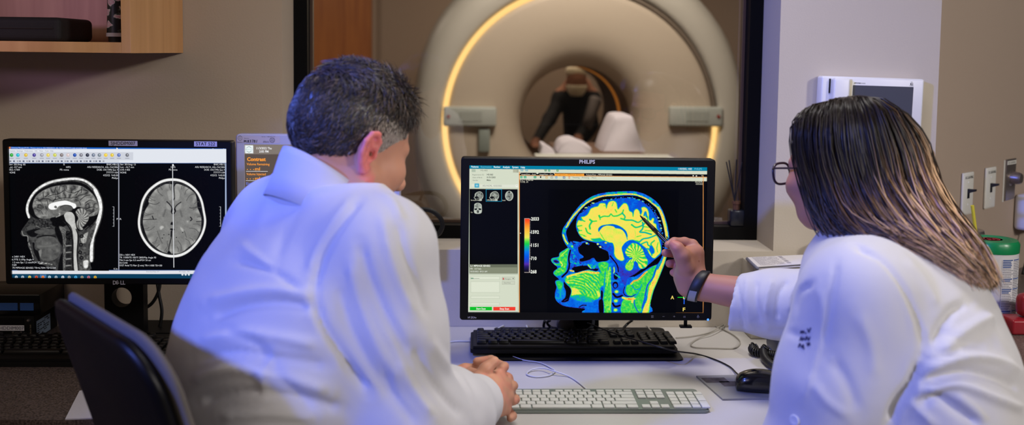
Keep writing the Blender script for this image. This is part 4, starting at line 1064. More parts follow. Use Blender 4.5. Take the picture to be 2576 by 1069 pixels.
def zpath(pts): return [tuple(PZ(x, y, z)) for x, y, z in pts]
g = DZ + 0.0026
mouse_nose = (1868, 951, DZ + 0.012)
tag(obj('mouse_cable', add_tube(B(), zpath([mouse_nose, (1852, 938, DZ + 0.006), (1835, 922, g), (1800, 905, g), (1755, 891, g), (1706, 884, g + 0.028), (1670, 876, 0.776), (1610, 858, 0.778), (1560, 843, 0.778), (1510, 825, 0.785), (1478, 812, 0.80)]), 0.0018, 8, 10), m_cable_b, smooth=True), 'thin black mouse cable running over the black keyboard', 'cable')
loop = [(1290, 897, g), (1318, 906, g), (1358, 912, g), (1388, 926, g), (1396, 934, g), (1382, 944, g), (1352, 948, g), (1330, 944, g), (1326, 938, g), (1340, 929, g + 0.002), (1366, 926, g + 0.005), (1396, 934, g + 0.007), (1430, 946, g), (1456, 962, g), (1476, 979, g)]
tag(obj('keyboard_cable', add_tube(B(), zpath(loop), 0.0017, 8, 10), m_cable_w, smooth=True), 'thin white cable curled in a loop between the two keyboards', 'cable')
br = [(1700, 850, g), (1740, 846, g), (1786, 836, g), (1806, 824, g + 0.006), (1822, 816, g + 0.004), (1818, 824, g + 0.004), (1790, 838, g + 0.005), (1756, 852, g), (1738, 866, g), (1750, 874, g), (1800, 876, g), (1846, 876, g), (1862, 862, g), (1850, 846, g), (1822, 830, g), (1790, 817, g), (1762, 812, g)]
tag(obj('braided_cable', add_tube(B(), zpath(br), 0.0015, 8, 10), mat('grey_braid', (168, 162, 152), 0.7, bump=(900, 0.8)), smooth=True), 'grey braided cable looping on the desk beside the black keyboard', 'cable')
tag(obj('braided_cable', add_tube(B(), zpath([(1645, 838, g), (1634, 828, g), (1628, 818, g), (1632, 808, g + 0.01)]), 0.0021, 8, 10), mat('grey_braid', (168, 162, 152), 0.7, bump=(900, 0.8)), smooth=True), 'short grey cable under the monitor behind the black keyboard', 'cable')
tag(obj('grey_cable', add_tube(B(), zpath([(1225, 845, g), (1250, 828, g), (1275, 816, g), (1310, 811, g + 0.004), (1322, 814, g), (1326, 824, g)]), 0.0024, 8, 10), m_cable_w, smooth=True), 'pale cable bent in an arc behind the black keyboard', 'cable')
tag(obj('grey_cable', add_tube(B(), zpath([(1120, 862, g), (1150, 858, g), (1185, 858, g), (1215, 854, g)]), 0.0022, 8, 10), m_cable_w, smooth=True), 'pale cable running along the desk from the black keyboard', 'cable')
for pts, nm in (([(1378, 838, g), (1368, 822, g + 0.01), (1370, 808, g + 0.03)], 'black cable standing beside the grey hinge under the monitor'), ([(1405, 826, g + 0.004), (1388, 824, g), (1376, 812, g + 0.012), (1384, 806, g + 0.02)], 'short black cable curled behind the black keyboard'), ([(1560, 835, g), (1578, 815, g + 0.012), (1590, 806, g + 0.03)], 'thick black cable rising to the monitor from the desk')):
    tag(obj('cable', add_tube(B(), zpath(pts), 0.0034, 8, 10), m_cable_b, smooth=True), nm, 'cable')
# telephone
tp = PZ(1990, 880, DZ)
tel = empty('telephone', (0.80, 2.09, DZ), 0, 'black desk telephone under the outstretched sleeve', 'telephone')
m_tel = mat('black_telephone', (18, 19, 24), 0.4)
t0 = P(1905, 880, 2.13)[0]
bm = B(); add_prism(bm, [(2.04, DZ + 0.0005), (2.24, DZ + 0.0005), (2.24, DZ + 0.07), (2.04, DZ + 0.022)], 'x', t0 + 0.05, t0 + 0.27); obj('phone_body', bm, m_tel, tel, world=True)
bm = B(); add_box(bm, (t0 + 0.056, 2.05, DZ + 0.03), (t0 + 0.10, 2.25, DZ + 0.055), 0.010, 3, Matrix.Translation((0, 0, 0))); 
for y in (2.06, 2.225): add_box(bm, (t0 + 0.054, y - 0.022, DZ + 0.024), (t0 + 0.104, y + 0.03, DZ + 0.062), 0.012, 3)
hs_ = obj('handset', bm, m_tel, tel, world=True, auto=50); hs_.location.z += 0.012
obj('lip', box((t0 + 0.002, 2.10, DZ + 0.0005), (t0 + 0.05, 2.20, DZ + 0.035), 0.008, 3), mat('blue_black', (24, 30, 50), 0.4), tel, world=True, auto=50)
bm = B()
for i in range(4):
    for j in range(3): add_box(bm, (t0 + 0.14 + j * 0.028, 2.07 + i * 0.028, DZ + 0.026 + i * 0.0068), (t0 + 0.16 + j * 0.028, 2.085 + i * 0.028, DZ + 0.036 + i * 0.0068), 0.002, 1)
obj('phone_buttons', bm, mat('button_grey', (70, 72, 80), 0.5), tel, world=True)
tel.location = tel.location + Vector((0.05, 0.038, 0.0))
ck = zpath([(1900, 868, DZ + 0.022), (1893, 876, DZ + 0.014), (1900, 885, DZ + 0.012), (1930, 890, DZ + 0.012), (1962, 897, DZ + 0.012), (2012, 908, DZ + 0.012)])
tag(obj('coiled_cord', add_tube(B(), coil_path(ck, 0.0085, 30, 14), 0.0024, 7, smooth=False), m_cable_b, smooth=True), 'black coiled handset cord stretched behind the black mouse', 'cord')
ck = zpath([(1928, 871, DZ + 0.03), (1921, 882, DZ + 0.02), (1926, 902, DZ + 0.012), (1948, 921, DZ + 0.011), (1978, 928, DZ + 0.011), (2010, 931, DZ + 0.011)])
tag(obj('coiled_cord', add_tube(B(), coil_path(ck, 0.0072, 52, 12), 0.0021, 7, smooth=False), m_cable_b, smooth=True), 'thicker black coiled cord looping down beside the black mouse', 'cord')

# ================================================================== chairs
FM = (math.sin(math.radians(50)), math.cos(math.radians(50)))
def office_chair(label, x, y, face_deg, seat_z, back=None, m_back=None):
    ch = empty('office_chair', (x, y, 0), -math.radians(face_deg), label, 'chair')
    m_c = mat('black_upholstery', (14, 13, 15), 0.8, spec=0.2); m_p = mat('black_nylon_shell', (8, 7, 8), 0.4, spec=0.25)
    obj('seat', box((-0.24, -0.22, seat_z - 0.06), (0.24, 0.24, seat_z), 0.028, 4), m_c, ch, auto=60)
    obj('gas_post', add_lathe(B(), [(0, 0.1), (0.028, 0.1), (0.028, 0.3), (0.02, 0.3), (0.02, seat_z - 0.06), (0, seat_z - 0.06)], (0, 0, 0), 24), m_p, ch, auto=40)
    for k in range(5):
        a = 2 * PI * k / 5 + 0.3; c, s = math.cos(a), math.sin(a)
        lg = obj('leg', add_tube(B(), [(0, 0, 0.11), (0.15 * c, 0.15 * s, 0.10), (0.29 * c, 0.29 * s, 0.075)], [0.026, 0.02, 0.014], 10), m_p, ch, smooth=True)
        obj('caster', add_lathe(B(), [(0, -0.02), (0.028, -0.018), (0.03, 0), (0.028, 0.018), (0, 0.02)], (0.29 * c, 0.29 * s, 0.0302), 18, 'y'), m_p, lg, auto=40)
    if back:
        w, zb, zt, yb = back
        def curved(o, y0, y1, grow):
            out = []
            pts = rrect(-w / 2 - grow, zb - grow, w / 2 + grow, zt + grow, 0.075, 10)
            f = lambda x, z, yy: (x, yy + 0.35 * x * x - 0.30 * (z - zb) , z)
            ins = lambda q, s: [(x * s, (z - (zb + zt) / 2) * s + (zb + zt) / 2) for x, z in q]
            return [[f(x, z, y0) for x, z in ins(pts, 0.93)], [f(x, z, y0 + 0.004) for x, z in ins(pts, 0.985)], [f(x, z, y0 * .5 + y1 * .5) for x, z in pts], [f(x, z, y1 - 0.004) for x, z in ins(pts, 0.985)], [f(x, z, y1) for x, z in ins(pts, 0.93)]]
        obj('back_shell', add_loops(B(), curved(None, yb, yb + 0.022, 0.0)), m_p, ch, smooth=True)
        obj('backrest', add_loops(B(), curved(None, yb + 0.0222, yb + 0.040, 0.006)), m_back, ch, smooth=True)
        bm = B(); add_tube(bm, [(0, yb - 0.004, zb + 0.12), (0, yb - 0.03, zb), (0, yb + 0.02, seat_z - 0.075), (0, 0, seat_z - 0.072)], 0.018, 10); obj('back_support', bm, m_p, ch, smooth=True)
    return ch
CHX, CHY = -0.345, 1.465
office_chair('black office chair with a curved backrest behind the man', CHX, CHY, 50, 0.49, (0.375, 0.75, 1.06, -0.168), mat('dark_grey_cushion', (104, 98, 92), 0.8, spec=0.2))
office_chair('black swivel stool under the woman in the white coat', 0.745, 1.46, -50, 0.47)
# ================================================================== what the screens show, drawn as coloured grids and lettering
class Ras:
    """a grid on the plane y = Y; X, Y2 hold the photo coordinates each grid point was measured at."""
    def __init__(s, rect, Y, step_px):
        s.rect, s.Y = rect, Y
        x0, z0, x1, z1 = rect; st = step_px * Y / F_PX
        s.xs = np.linspace(x0, x1, int((x1 - x0) / st) + 1); s.zs = np.linspace(z1, z0, int((z1 - z0) / st) + 1)
        gx, gz = np.meshgrid(s.xs, s.zs)
        s.X, s.Z = proj(np.stack([gx, np.full_like(gx, Y), gz], -1)); s.h, s.w = gx.shape
        s.rgb = np.zeros((s.h, s.w, 3))
    def box_ix(s, x0, y0, x1, y1, m=0):
        ok = (s.X >= x0 - m) & (s.X <= x1 + m) & (s.Z >= y0 - m) & (s.Z <= y1 + m)
        r = np.nonzero(ok.any(1))[0]; c = np.nonzero(ok.any(0))[0]
        if len(r) == 0 or len(c) == 0: return None
        return slice(r[0], r[-1] + 1), slice(c[0], c[-1] + 1)
    def rect_fill(s, x0, y0, x1, y1, col, c2=None):
        b = s.box_ix(x0, y0, x1, y1, 1)
        if b is None: return
        X, Z = s.X[b], s.Z[b]
        m = np.clip(np.minimum(np.minimum(X - x0, x1 - X), np.minimum(Z - y0, y1 - Z)) + 0.5, 0, 1)[..., None]
        c = np.asarray(col, float)
        if c2 is not None:
            t = np.clip((Z - y0) / (y1 - y0), 0, 1)[..., None]; c = c * (1 - t) + np.asarray(c2, float) * t
        s.rgb[b] = s.rgb[b] * (1 - m) + c * m
    def frame(s, x0, y0, x1, y1, w, col):
        for r in ((x0, y0, x1, y0 + w), (x0, y1 - w, x1, y1), (x0, y0, x0 + w, y1), (x1 - w, y0, x1, y1)): s.rect_fill(*r, col)
    def disc(s, x, y, r, col):
        b = s.box_ix(x - r, y - r, x + r, y + r, 1)
        if b is None: return
        m = np.clip(r - np.hypot(s.X[b] - x, s.Z[b] - y) + 0.5, 0, 1)[..., None]; s.rgb[b] = s.rgb[b] * (1 - m) + np.asarray(col, float) * m
    def put(s, field, sl, cmap):
        s.rgb[sl] = cmap(field)
    def build(s, name, parent, strength):
        gx, gz = np.meshgrid(s.xs, s.zs)
        V = np.stack([gx.ravel(), np.full(gx.size, s.Y), gz.ravel()], 1)
        i = np.arange(s.h * s.w).reshape(s.h, s.w)
        Q = np.stack([i[:-1, :-1].ravel(), i[1:, :-1].ravel(), i[1:, 1:].ravel(), i[:-1, 1:].ravel()], 1)
        return from_np(name, V, Q, attr_mat('screen_image', emission=strength), parent, smooth=False, col=lin(np.clip(s.rgb, 0, 255)).reshape(-1, 3))
class Field:
    """scalar picture on a window of a raster."""
    def __init__(s, ras, x0, y0, x1, y1):
        s.sl = ras.box_ix(x0, y0, x1, y1); s.X, s.Y = ras.X[s.sl], ras.Z[s.sl]; s.v = np.zeros(s.X.shape); s.k = 0
    def _bb(s, p, m):
        ok = (s.X >= p[:, 0].min() - m) & (s.X <= p[:, 0].max() + m) & (s.Y >= p[:, 1].min() - m) & (s.Y <= p[:, 1].max() + m)
        r = np.nonzero(ok.any(1))[0]; c = np.nonzero(ok.any(0))[0]
        if len(r) == 0 or len(c) == 0: return None
        return slice(r[0], r[-1] + 1), slice(c[0], c[-1] + 1)
    def fill(s, pts, val, soft=1.0, n=5, noise=None, smooth=True, mode='mix'):
        p = spline(pts, n, True) if smooth else np.asarray(pts, float)
        b = s._bb(p, soft * 2 + 1)
        if b is None: return s
        X, Y = s.X[b], s.Y[b]
        m = np.clip(0.5 - poly_sd(X, Y, p) / (2 * soft), 0, 1); m = m * m * (3 - 2 * m)
        c = val
        if noise: s.k += 1; c = val + noise[1] * (0.65 * noise2(X, Y, noise[0], s.k) + 0.35 * noise2(X + 31, Y, noise[0] * 0.45, s.k + 50))
        s.v[b] = s.v[b] * (1 - m) + c * m
        return s
    def line(s, pts, val, w, soft=0.8, n=6, noise=None, smooth=True):
        p = spline(pts, n) if smooth and len(pts) > 2 else np.asarray(pts, float)
        b = s._bb(p, w + soft + 1)
        if b is None: return s
        X, Y = s.X[b], s.Y[b]
        d = seg_dist(X, Y, p) - w / 2; m = np.clip(0.5 - d / (2 * soft), 0, 1); m = m * m * (3 - 2 * m)
        c = val
        if noise: s.k += 1; c = val + noise[1] * noise2(X, Y, noise[0], s.k)
        s.v[b] = s.v[b] * (1 - m) + c * m
        return s
def ramp(stops):
    t = np.array([a for a, _ in stops]); c = np.array([b for _, b in stops], float)
    return lambda v: np.stack([np.interp(v, t, c[:, k]) for k in range(3)], -1)
JET = ramp([(0.0, (2, 3, 6)), (0.1, (4, 4, 12)), (0.15, (60, 42, 160)), (0.19, (40, 60, 200)), (0.26, (0, 84, 220)), (0.36, (4, 128, 236)), (0.44, (10, 190, 150)), (0.5, (30, 206, 84)), (0.58, (110, 226, 70)), (0.66, (214, 236, 84)), (0.74, (250, 226, 92)), (0.84, (252, 190, 78)), (0.92, (250, 140, 50)), (1.0, (244, 84, 34))])
# ---------------------------------------------------------------- large monitor
T0 = Ras(hp_i, HPS, 0.85)
UI, TEAL = (212, 219, 198), (0, 128, 164)
T0.rect_fill(1170, 405, 1790, 800, (5, 6, 9))
T0.rect_fill(1176, 410, 1790, 424.6, TEAL)
# the bars follow the screen's own tilt (about 0.6 degrees in the photograph): shift with x
def ty(x, y): return y + (x - 1182) * 0.0095
def bar(x0, y0, x1, y1, c, n=10):
    for k in range(n):
        a, b = x0 + (x1 - x0) * k / n, x0 + (x1 - x0) * (k + 1) / n; o = ((a + b) / 2 - 1182) * 0.0095
        T0.rect_fill(a - 0.5, y0 + o, b + 0.5, y1 + o, c)
T0.rgb[:] = np.array((5, 6, 9))
bar(1176, 410, 1780, 424.3, TEAL, 30)
bar(1176, 424.3, 1305.5, 475, UI, 6); bar(1305.5, 424.3, 1780, 433.2, UI, 24)
bar(1306, 433.2, 1780, 439.2, (7, 8, 14), 24); bar(1306, 439.2, 1780, 441, (246, 176, 110), 24); bar(1306, 441, 1780, 450.5, UI, 24)
for x0, x1 in ((1305, 1309), (1350, 1354), (1394, 1395)): bar(x0, 433, x1, 436, UI, 1)
bar(1395.5, 434.2, 1469, 441, (250, 166, 62), 3)
bar(1187, 425.5, 1196, 432.5, (176, 190, 170), 1); bar(1291, 425, 1300, 433, (180, 182, 160), 1); bar(1300.5, 425, 1304, 433, (164, 168, 148), 1)
bar(1194.5, 461.5, 1204.5, 471.5, (50, 160, 196), 1); bar(1197, 464, 1202, 469, (150, 205, 220), 1); bar(1186.5, 463, 1192.5, 469.5, (222, 226, 210), 1)
bar(1208, 463.5, 1302, 470.5, (222, 226, 210), 2); bar(1298, 463, 1302.5, 470, (238, 240, 228), 1)
T0.rect_fill(1176, 474.5, 1181, 800, (204, 215, 196)); T0.rect_fill(1302, 474.5, 1305.6, 800, (204, 212, 190)); bar(1181, 473.2, 1302, 475, (190, 198, 176), 2)
T0.rect_fill(1305.6, 432, 1307.4, 790, (240, 150, 70))
for (x, y, c, w) in ((1310, 427.5, (120, 170, 190), 6), (1322, 427.5, (110, 170, 190), 6), (1370, 427.5, (70, 130, 90), 5), (1379, 427.8, (40, 150, 110), 5), (1400, 428, (70, 150, 80), 5), (1309, 445, (20, 166, 120), 5), (1318, 445, (20, 166, 120), 6), (1343, 445, (16, 150, 110), 6), (1372, 446, (214, 180, 120), 6), (1385, 446, (170, 172, 160), 6), (1397, 445.5, (110, 160, 200), 5), (1416, 446, (110, 130, 160), 6), (1430, 446, (214, 150, 120), 4)):
    yy = y + (x - 1182) * 0.002; T0.rect_fill(x, yy - 2.8, x + w, yy + 2.8, c); T0.rect_fill(x + w * .3, yy - 1.2, x + w * .7, yy + 1.2, UI)
# lower left panel
T0.rect_fill(1180.5, 665, 1301.5, 688, (134, 140, 118)); T0.rect_fill(1180.5, 665, 1301.5, 672.4, (104, 110, 92)); T0.rect_fill(1176, 688, 1302.5, 800, UI)
T0.rect_fill(1180, 689.4, 1302.5, 690.6, (168, 178, 158))
for r in ((1184, 695, 1257, 703.5), (1184, 708, 1257, 736), (1184, 744.5, 1257, 751), (1184, 761.5, 1257, 767.5)):
    T0.rect_fill(*r, (222, 228, 208)); T0.frame(*r, 0.8, (188, 196, 176))
for r in ((1263, 696.5, 1295, 704.5), (1263, 707.5, 1295, 715.5)):
    T0.rect_fill(*r, (206, 212, 192)); T0.frame(*r, 0.8, (172, 178, 160))
T0.rect_fill(1264.5, 699, 1268, 703.5, (200, 90, 90)); T0.rect_fill(1184.5, 699, 1191, 701, (60, 120, 90)); T0.rect_fill(1290, 699.6, 1292, 701.6, (40, 40, 44))
T0.rect_fill(1182, 771.8, 1237.5, 780.6, (10, 190, 42)); T0.rect_fill(1241, 772, 1296.5, 781, (240, 62, 46))
T0.rect_fill(1305.6, 786.6, 1780, 788.2, (246, 160, 70)); T0.rect_fill(1768.2, 441, 1769.8, 788, (240, 160, 84)); T0.rect_fill(1176, 784, 1303, 790, (150, 160, 150))
# colour scale
cb = T0.box_ix(1320, 550, 1331.5, 685)
T0.rect_fill(1319, 549, 1332.5, 686, (190, 176, 170))
f_ = Field(T0, 1320.2, 550.2, 1331.2, 684.6)
cbmap = ramp([(0, (6, 6, 16)), (.1, (34, 26, 100)), (.15, (84, 44, 170)), (.2, (40, 60, 200)), (.3, (0, 90, 230)), (.38, (6, 120, 236)), (.47, (12, 176, 160)), (.53, (20, 206, 76)), (.58, (90, 220, 70)), (.65, (236, 232, 90)), (.78, (250, 190, 60)), (.88, (250, 140, 40)), (.97, (250, 76, 30)), (1, (244, 70, 36))])
f_.v = np.clip((684.6 - f_.Y) / 134.4, 0, 1); T0.put(f_.v, f_.sl, cbmap)
for k in range(34): T0.rect_fill(1332.5, 551.5 + k * 3.95, 1334.5, 552.6 + k * 3.95, (170, 170, 176))
for y in (552, 585, 618, 651, 685): T0.rect_fill(1332.5, y - 1, 1336.5, y + 0.6, (215, 215, 218))
T0.rect_fill(1307.5, 585.5, 1310.5, 587.5, (190, 200, 190))
# thumbnails
gray = ramp([(0, (4, 5, 6)), (1, (226, 234, 220))])
def thumb_sag(x, y, s, front):
    F_ = Field(T0, x - 16 * s, y - 16 * s, x + 16 * s, y + 16 * s)
    e = lambda cx_, cy_, rx, ry, n=18: [(x + s * (cx_ + rx * math.cos(t)), y + s * (cy_ + ry * math.sin(t))) for t in np.linspace(0, 2 * PI, n, endpoint=False)]
    F_.fill([(x + s * a, y + s * b) for a, b in ((-11, 0), (-10, -6), (-4, -11), (4, -12.5), (10, -9), (13, -2), (12, 5), (9, 9), (8, 13), (-3, 13), (-8, 12), (-10, 8), (-13, 5))], 0.8, 0.6)
    F_.fill(e(2, -2, 9.4, 8.6), 0.1, 0.5); F_.fill(e(2, -2.4, 8.6, 7.6), 0.52, 0.6, noise=(2.2, 0.3)); F_.line([(x + s * a, y + s * b) for a, b in ((-3, -1), (1, -4), (6, -1))], 0.8, 1.6 * s)
    F_.fill(e(6, 4.5, 3.2, 3.2), 0.55, 0.5, noise=(1.5, 0.3)); F_.line([(x + 2 * s, y + s), (x + 3 * s, y + 6 * s), (x + 3.5 * s, y + 13 * s)], 0.7, 2 * s)
    F_.fill(e(-6, 4, 5, 3), 0.04, 0.8); F_.fill(e(-4, 10, 4.5, 3), 0.42 if front else 0.2, 0.8, noise=(2, 0.2)); F_.line([(x + 0.4 * s, y + 6 * s), (x + 0.8 * s, y + 13 * s)], 0.05, 1.3)
    T0.put(F_.v, F_.sl, gray)
thumb_sag(1204, 493, 0.92, False); thumb_sag(1243, 493, 0.95, True)
T0.frame(1222.2, 475.8, 1262.5, 507, 1.4, (22, 140, 180))
F_ = Field(T0, 1269, 476, 1293, 508)
E_ = lambda cx_, cy_, rx, ry, n=18: [(cx_ + rx * math.cos(t), cy_ + ry * math.sin(t)) for t in np.linspace(0, 2 * PI, n, endpoint=False)]
F_.fill(E_(1281, 492.6, 10.4, 12.6), 0.85, 0.7).fill(E_(1281, 492.6, 8.2, 10.6), 0.6, 0.6, noise=(3, 0.25)).fill(E_(1281, 483.4, 2.4, 2.2), 0.1, 0.7).line([(1281, 484), (1281, 502)], 0.35, 0.8).fill(E_(1281, 495, 2, 1.2), 0.2, 0.6)
T0.put(F_.v, F_.sl, gray)
F_ = Field(T0, 1189, 508, 1217, 540)
F_.fill([(1193, 520), (1194, 513), (1202, 510), (1210, 513), (1212, 520), (1210.5, 536), (1193.5, 536)], 0.85, 0.7).fill(E_(1202, 517.5, 7.6, 6), 0.62, 0.6, noise=(2.5, 0.25)).fill([(1194, 525), (1200, 524), (1199, 528), (1194.5, 528)], 0.05, 0.5).fill([(1204, 524), (1210.5, 525), (1210, 528), (1205, 528)], 0.05, 0.5).fill(E_(1202, 532, 3, 4), 0.4, 0.6, noise=(2, 0.4)).line([(1202, 511), (1202, 524)], 0.4, 0.7)
T0.put(F_.v, F_.sl, gray)
# ---- the rainbow coloured brain
def z1(pts, dy=0): return [(1360 + x / 6.288, 470 + (y + dy) / 6.288) for x, y in pts]
def z2(pts): return z1(pts, 943)
b = Field(T0, 1380, 478, 1700, 786.5)
head_out = z1([(440, 960), (400, 900), (360, 820), (340, 740), (355, 660), (400, 590), (470, 500), (540, 400), (640, 280), (760, 190), (880, 130), (1000, 98), (1150, 80), (1300, 72), (1450, 68), (1560, 85), (1680, 130), (1790, 200), (1880, 290), (1940, 400), (1980, 520), (2010, 640), (2030, 760), (2032, 850)]) + z2([(2010, 20), (1990, 110), (1960, 220), (1920, 330), (1870, 450), (1820, 570), (1770, 690), (1740, 800), (1715, 900), (1700, 1055)])
face_out = z2([(720, 1055), (712, 990), (600, 975), (480, 962), (360, 938), (300, 905), (250, 860), (228, 800), (230, 720), (255, 640), (240, 590), (235, 552), (262, 532), (290, 520), (245, 475), (203, 420), (216, 385), (265, 348), (240, 300), (190, 262), (165, 215), (190, 182), (285, 160), (300, 110), (360, 65), (440, 20)])
allo = head_out + face_out
b.fill(allo, 0.30, 1.1, n=4, noise=(9, 0.12))
# black regions (bone, air)
skull_in = z1([(470, 900), (420, 800), (400, 700), (425, 640), (500, 520), (580, 420), (680, 300), (790, 215), (900, 165), (1040, 150), (1200, 148), (1400, 138), (1540, 150), (1660, 195), (1760, 270), (1850, 350), (1905, 450), (1940, 580), (1965, 700), (1975, 830), (1965, 950), (1940, 1060), (1900, 1130)]) + z2([(1850, 250), (1700, 330), (1580, 400), (1480, 470), (1380, 480), (1300, 400), (1150, 150), (1060, 60), (940, 0), (720, -60)])
b.fill(skull_in, 0.03, 1.2, n=4)
# scalp: outer cyan line, orange fat line
ctr = z1([(452, 940), (405, 870), (372, 780), (378, 690), (420, 610), (490, 505), (560, 410), (660, 292), (775, 205), (890, 150), (1010, 122), (1160, 108), (1310, 102), (1450, 102), (1550, 122), (1665, 165), (1770, 235), (1858, 320), (1915, 430), (1955, 550), (1985, 680), (2002, 800)])
b.line(ctr, 0.36, 9, 1.4, noise=(5, 0.12))
fat = z1([(405, 640), (440, 580), (480, 510), (545, 430), (640, 330), (740, 245), (870, 180), (1000, 142), (1150, 128), (1320, 116), (1460, 118), (1560, 142), (1680, 195), (1780, 270), (1860, 340), (1905, 430), (1945, 560), (1980, 700), (1995, 800)])
b.line(fat, 0.78, 3.6, 0.9, noise=(3, 0.16))
b.line(z1([(1860, 330), (1915, 430), (1955, 560), (1985, 700), (2000, 800)]), 0.74, 6.4, 1.0, noise=(2, 0.14))
b.line(z1([(360, 760), (385, 840), (425, 900)]), 0.64, 4, 1.2, noise=(3, 0.2))
# dura dots between skull and brain
for k, (x, y) in enumerate(z1([(830, 258), (1030, 208), (1120, 198), (1340, 188), (1400, 176), (1480, 190), (1550, 205), (1610, 228), (1000, 212), (720, 330), (1860, 490), (1905, 655), (1880, 540)])): b.fill(E_(x, y, 2.6 if k % 3 else 4, 1.5, 10), 0.7, 0.8)
for k in range(70):
    t = k / 69; q = spline(z1([(590, 470), (740, 320), (960, 225), (1200, 175), (1420, 170), (1600, 220), (1760, 330), (1850, 480), (1900, 640), (1930, 800), (1935, 950)]), 8); p = q[int(t * (len(q) - 1))] + rng.uniform(-1.5, 1.5, 2)
    b.fill(E_(p[0], p[1], rng.uniform(.8, 2.2), rng.uniform(.6, 1.4), 8), rng.uniform(0.2, 0.5), 0.7)
# cerebrospinal fluid
csf = z1([(560, 600), (572, 520), (600, 450), (680, 385), (760, 325), (850, 265), (960, 225), (1080, 205), (1200, 190), (1330, 176), (1450, 182), (1560, 215), (1650, 262), (1735, 335), (1800, 425), (1850, 520), (1878, 620), (1900, 720), (1912, 830), (1915, 950), (1905, 1060)]) + z2([(1800, 210), (1690, 300), (1590, 360), (1480, 440), (1380, 500), (1350, 600), (1310, 720), (1270, 760), (1230, 740), (1240, 600), (1255, 470), (1235, 330), (1180, 230), (1110, 160), (1060, 90)]) + z1([(1040, 1000), (960, 930), (880, 890), (720, 848), (640, 795), (590, 720), (562, 650)])
b.fill(csf, 0.27, 1.3, n=4, noise=(8, 0.06))
b.fill(z2([(1230, 300), (1350, 380), (1500, 360), (1560, 380), (1480, 440), (1390, 490), (1350, 590), (1300, 640), (1270, 520), (1240, 400)]), 0.19, 2, noise=(6, 0.05))
# cerebrum
cer = z1([(640, 785), (598, 720), (610, 690), (580, 640), (572, 590), (600, 530), (650, 535), (640, 480), (690, 470), (740, 440), (770, 390), (795, 345), (850, 320), (905, 305), (935, 265), (985, 258), (1025, 270), (1040, 340), (1062, 270), (1090, 235), (1150, 222), (1200, 255), (1222, 350), (1255, 320), (1310, 265), (1355, 265), (1385, 310), (1405, 380), (1450, 405), (1462, 470), (1480, 380), (1520, 350), (1558, 380), (1580, 440), (1605, 390), (1595, 335), (1640, 318), (1688, 350), (1712, 430), (1715, 510), (1745, 530), (1770, 495), (1795, 510), (1785, 565), (1825, 590), (1835, 650), (1860, 700), (1830, 760), (1862, 810), (1885, 880), (1900, 960), (1895, 1040), (1850, 1090), (1800, 1130), (1730, 1090), (1690, 1000), (1620, 930), (1540, 880), (1470, 840), (1400, 850), (1330, 900), (1290, 950), (1290, 1000), (1310, 1090), (1320, 1150), (1270, 1170), (1200, 1130), (1165, 1060), (1165, 970), (1140, 890), (1090, 880), (1000, 850), (900, 862), (790, 852), (700, 825)])
b.fill(cer, 0.735, 2.2, n=5, noise=(14, 0.05))
for pts, w, v in (
    ([(920, 455), (940, 485), (1000, 465), (1080, 465), (1110, 430), (1150, 462), (1220, 455), (1290, 415), (1310, 365)], 3.0, .46), ([(1290, 415), (1335, 470), (1330, 522), (1450, 528), (1540, 562), (1610, 520)], 3.0, .40),
    ([(935, 450), (942, 515)], 2.2, .47), ([(780, 520), (808, 548), (775, 610), (782, 660)], 4.4, .47), ([(808, 548), (885, 540)], 3.2, .5), ([(712, 655), (740, 720), (790, 746)], 3.4, .48), ([(640, 488), (668, 530), (700, 545)], 2.6, .45),
    ([(575, 625), (650, 612)], 2.4, .48), ([(585, 695), (650, 690)], 2.4, .5), ([(620, 750), (700, 770)], 2.2, .52), ([(1640, 450), (1658, 400), (1676, 470)], 4.4, .34), ([(1270, 500), (1330, 520)], 3.4, .47),
    ([(1440, 598), (1500, 640), (1565, 628), (1620, 600), (1660, 560)], 3.2, .43), ([(1612, 560), (1622, 630), (1600, 680), (1570, 715), (1650, 722), (1750, 752)], 3.4, .38), ([(1640, 630), (1720, 640)], 2.2, .48), ([(1650, 690), (1780, 700)], 2.0, .5),
    ([(1555, 880), (1620, 825), (1720, 805), (1820, 765)], 3.0, .36), ([(1590, 905), (1680, 872), (1700, 920), (1762, 950)], 3.0, .4), ([(1800, 850), (1745, 900), (1765, 945)], 2.8, .42), ([(1640, 1000), (1700, 980), (1740, 1030), (1760, 1080)], 3.0, .38), ([(1520, 790), (1590, 770)], 2.6, .55),
    ([(1860, 880), (1840, 960), (1850, 1030)], 2.2, .5), ([(1690, 470), (1700, 540), (1740, 600), (1790, 640)], 2.6, .42), ([(1150, 250), (1130, 300)], 2.4, .56), ([(1030, 300), (1000, 300)], 2.4, .56), ([(1180, 360), (1200, 400)], 2.6, .52), ([(1490, 690), (1500, 760), (1490, 830)], 1.4, .6), ([(680, 780), (720, 785)], 2, .55)):
    b.line(z1(pts), v, w, 1.6)
b.fill(z1([(790, 822), (860, 818), (935, 808), (975, 838), (1000, 852), (950, 862), (860, 862)]), 0.43, 2.4)
b.fill(z1([(1565, 870), (1540, 850), (1480, 850), (1520, 900)]), 0.46, 3)
b.fill(z1([(1740, 930), (1790, 970), (1800, 1040), (1760, 1060), (1720, 990)]), 0.3, 2)
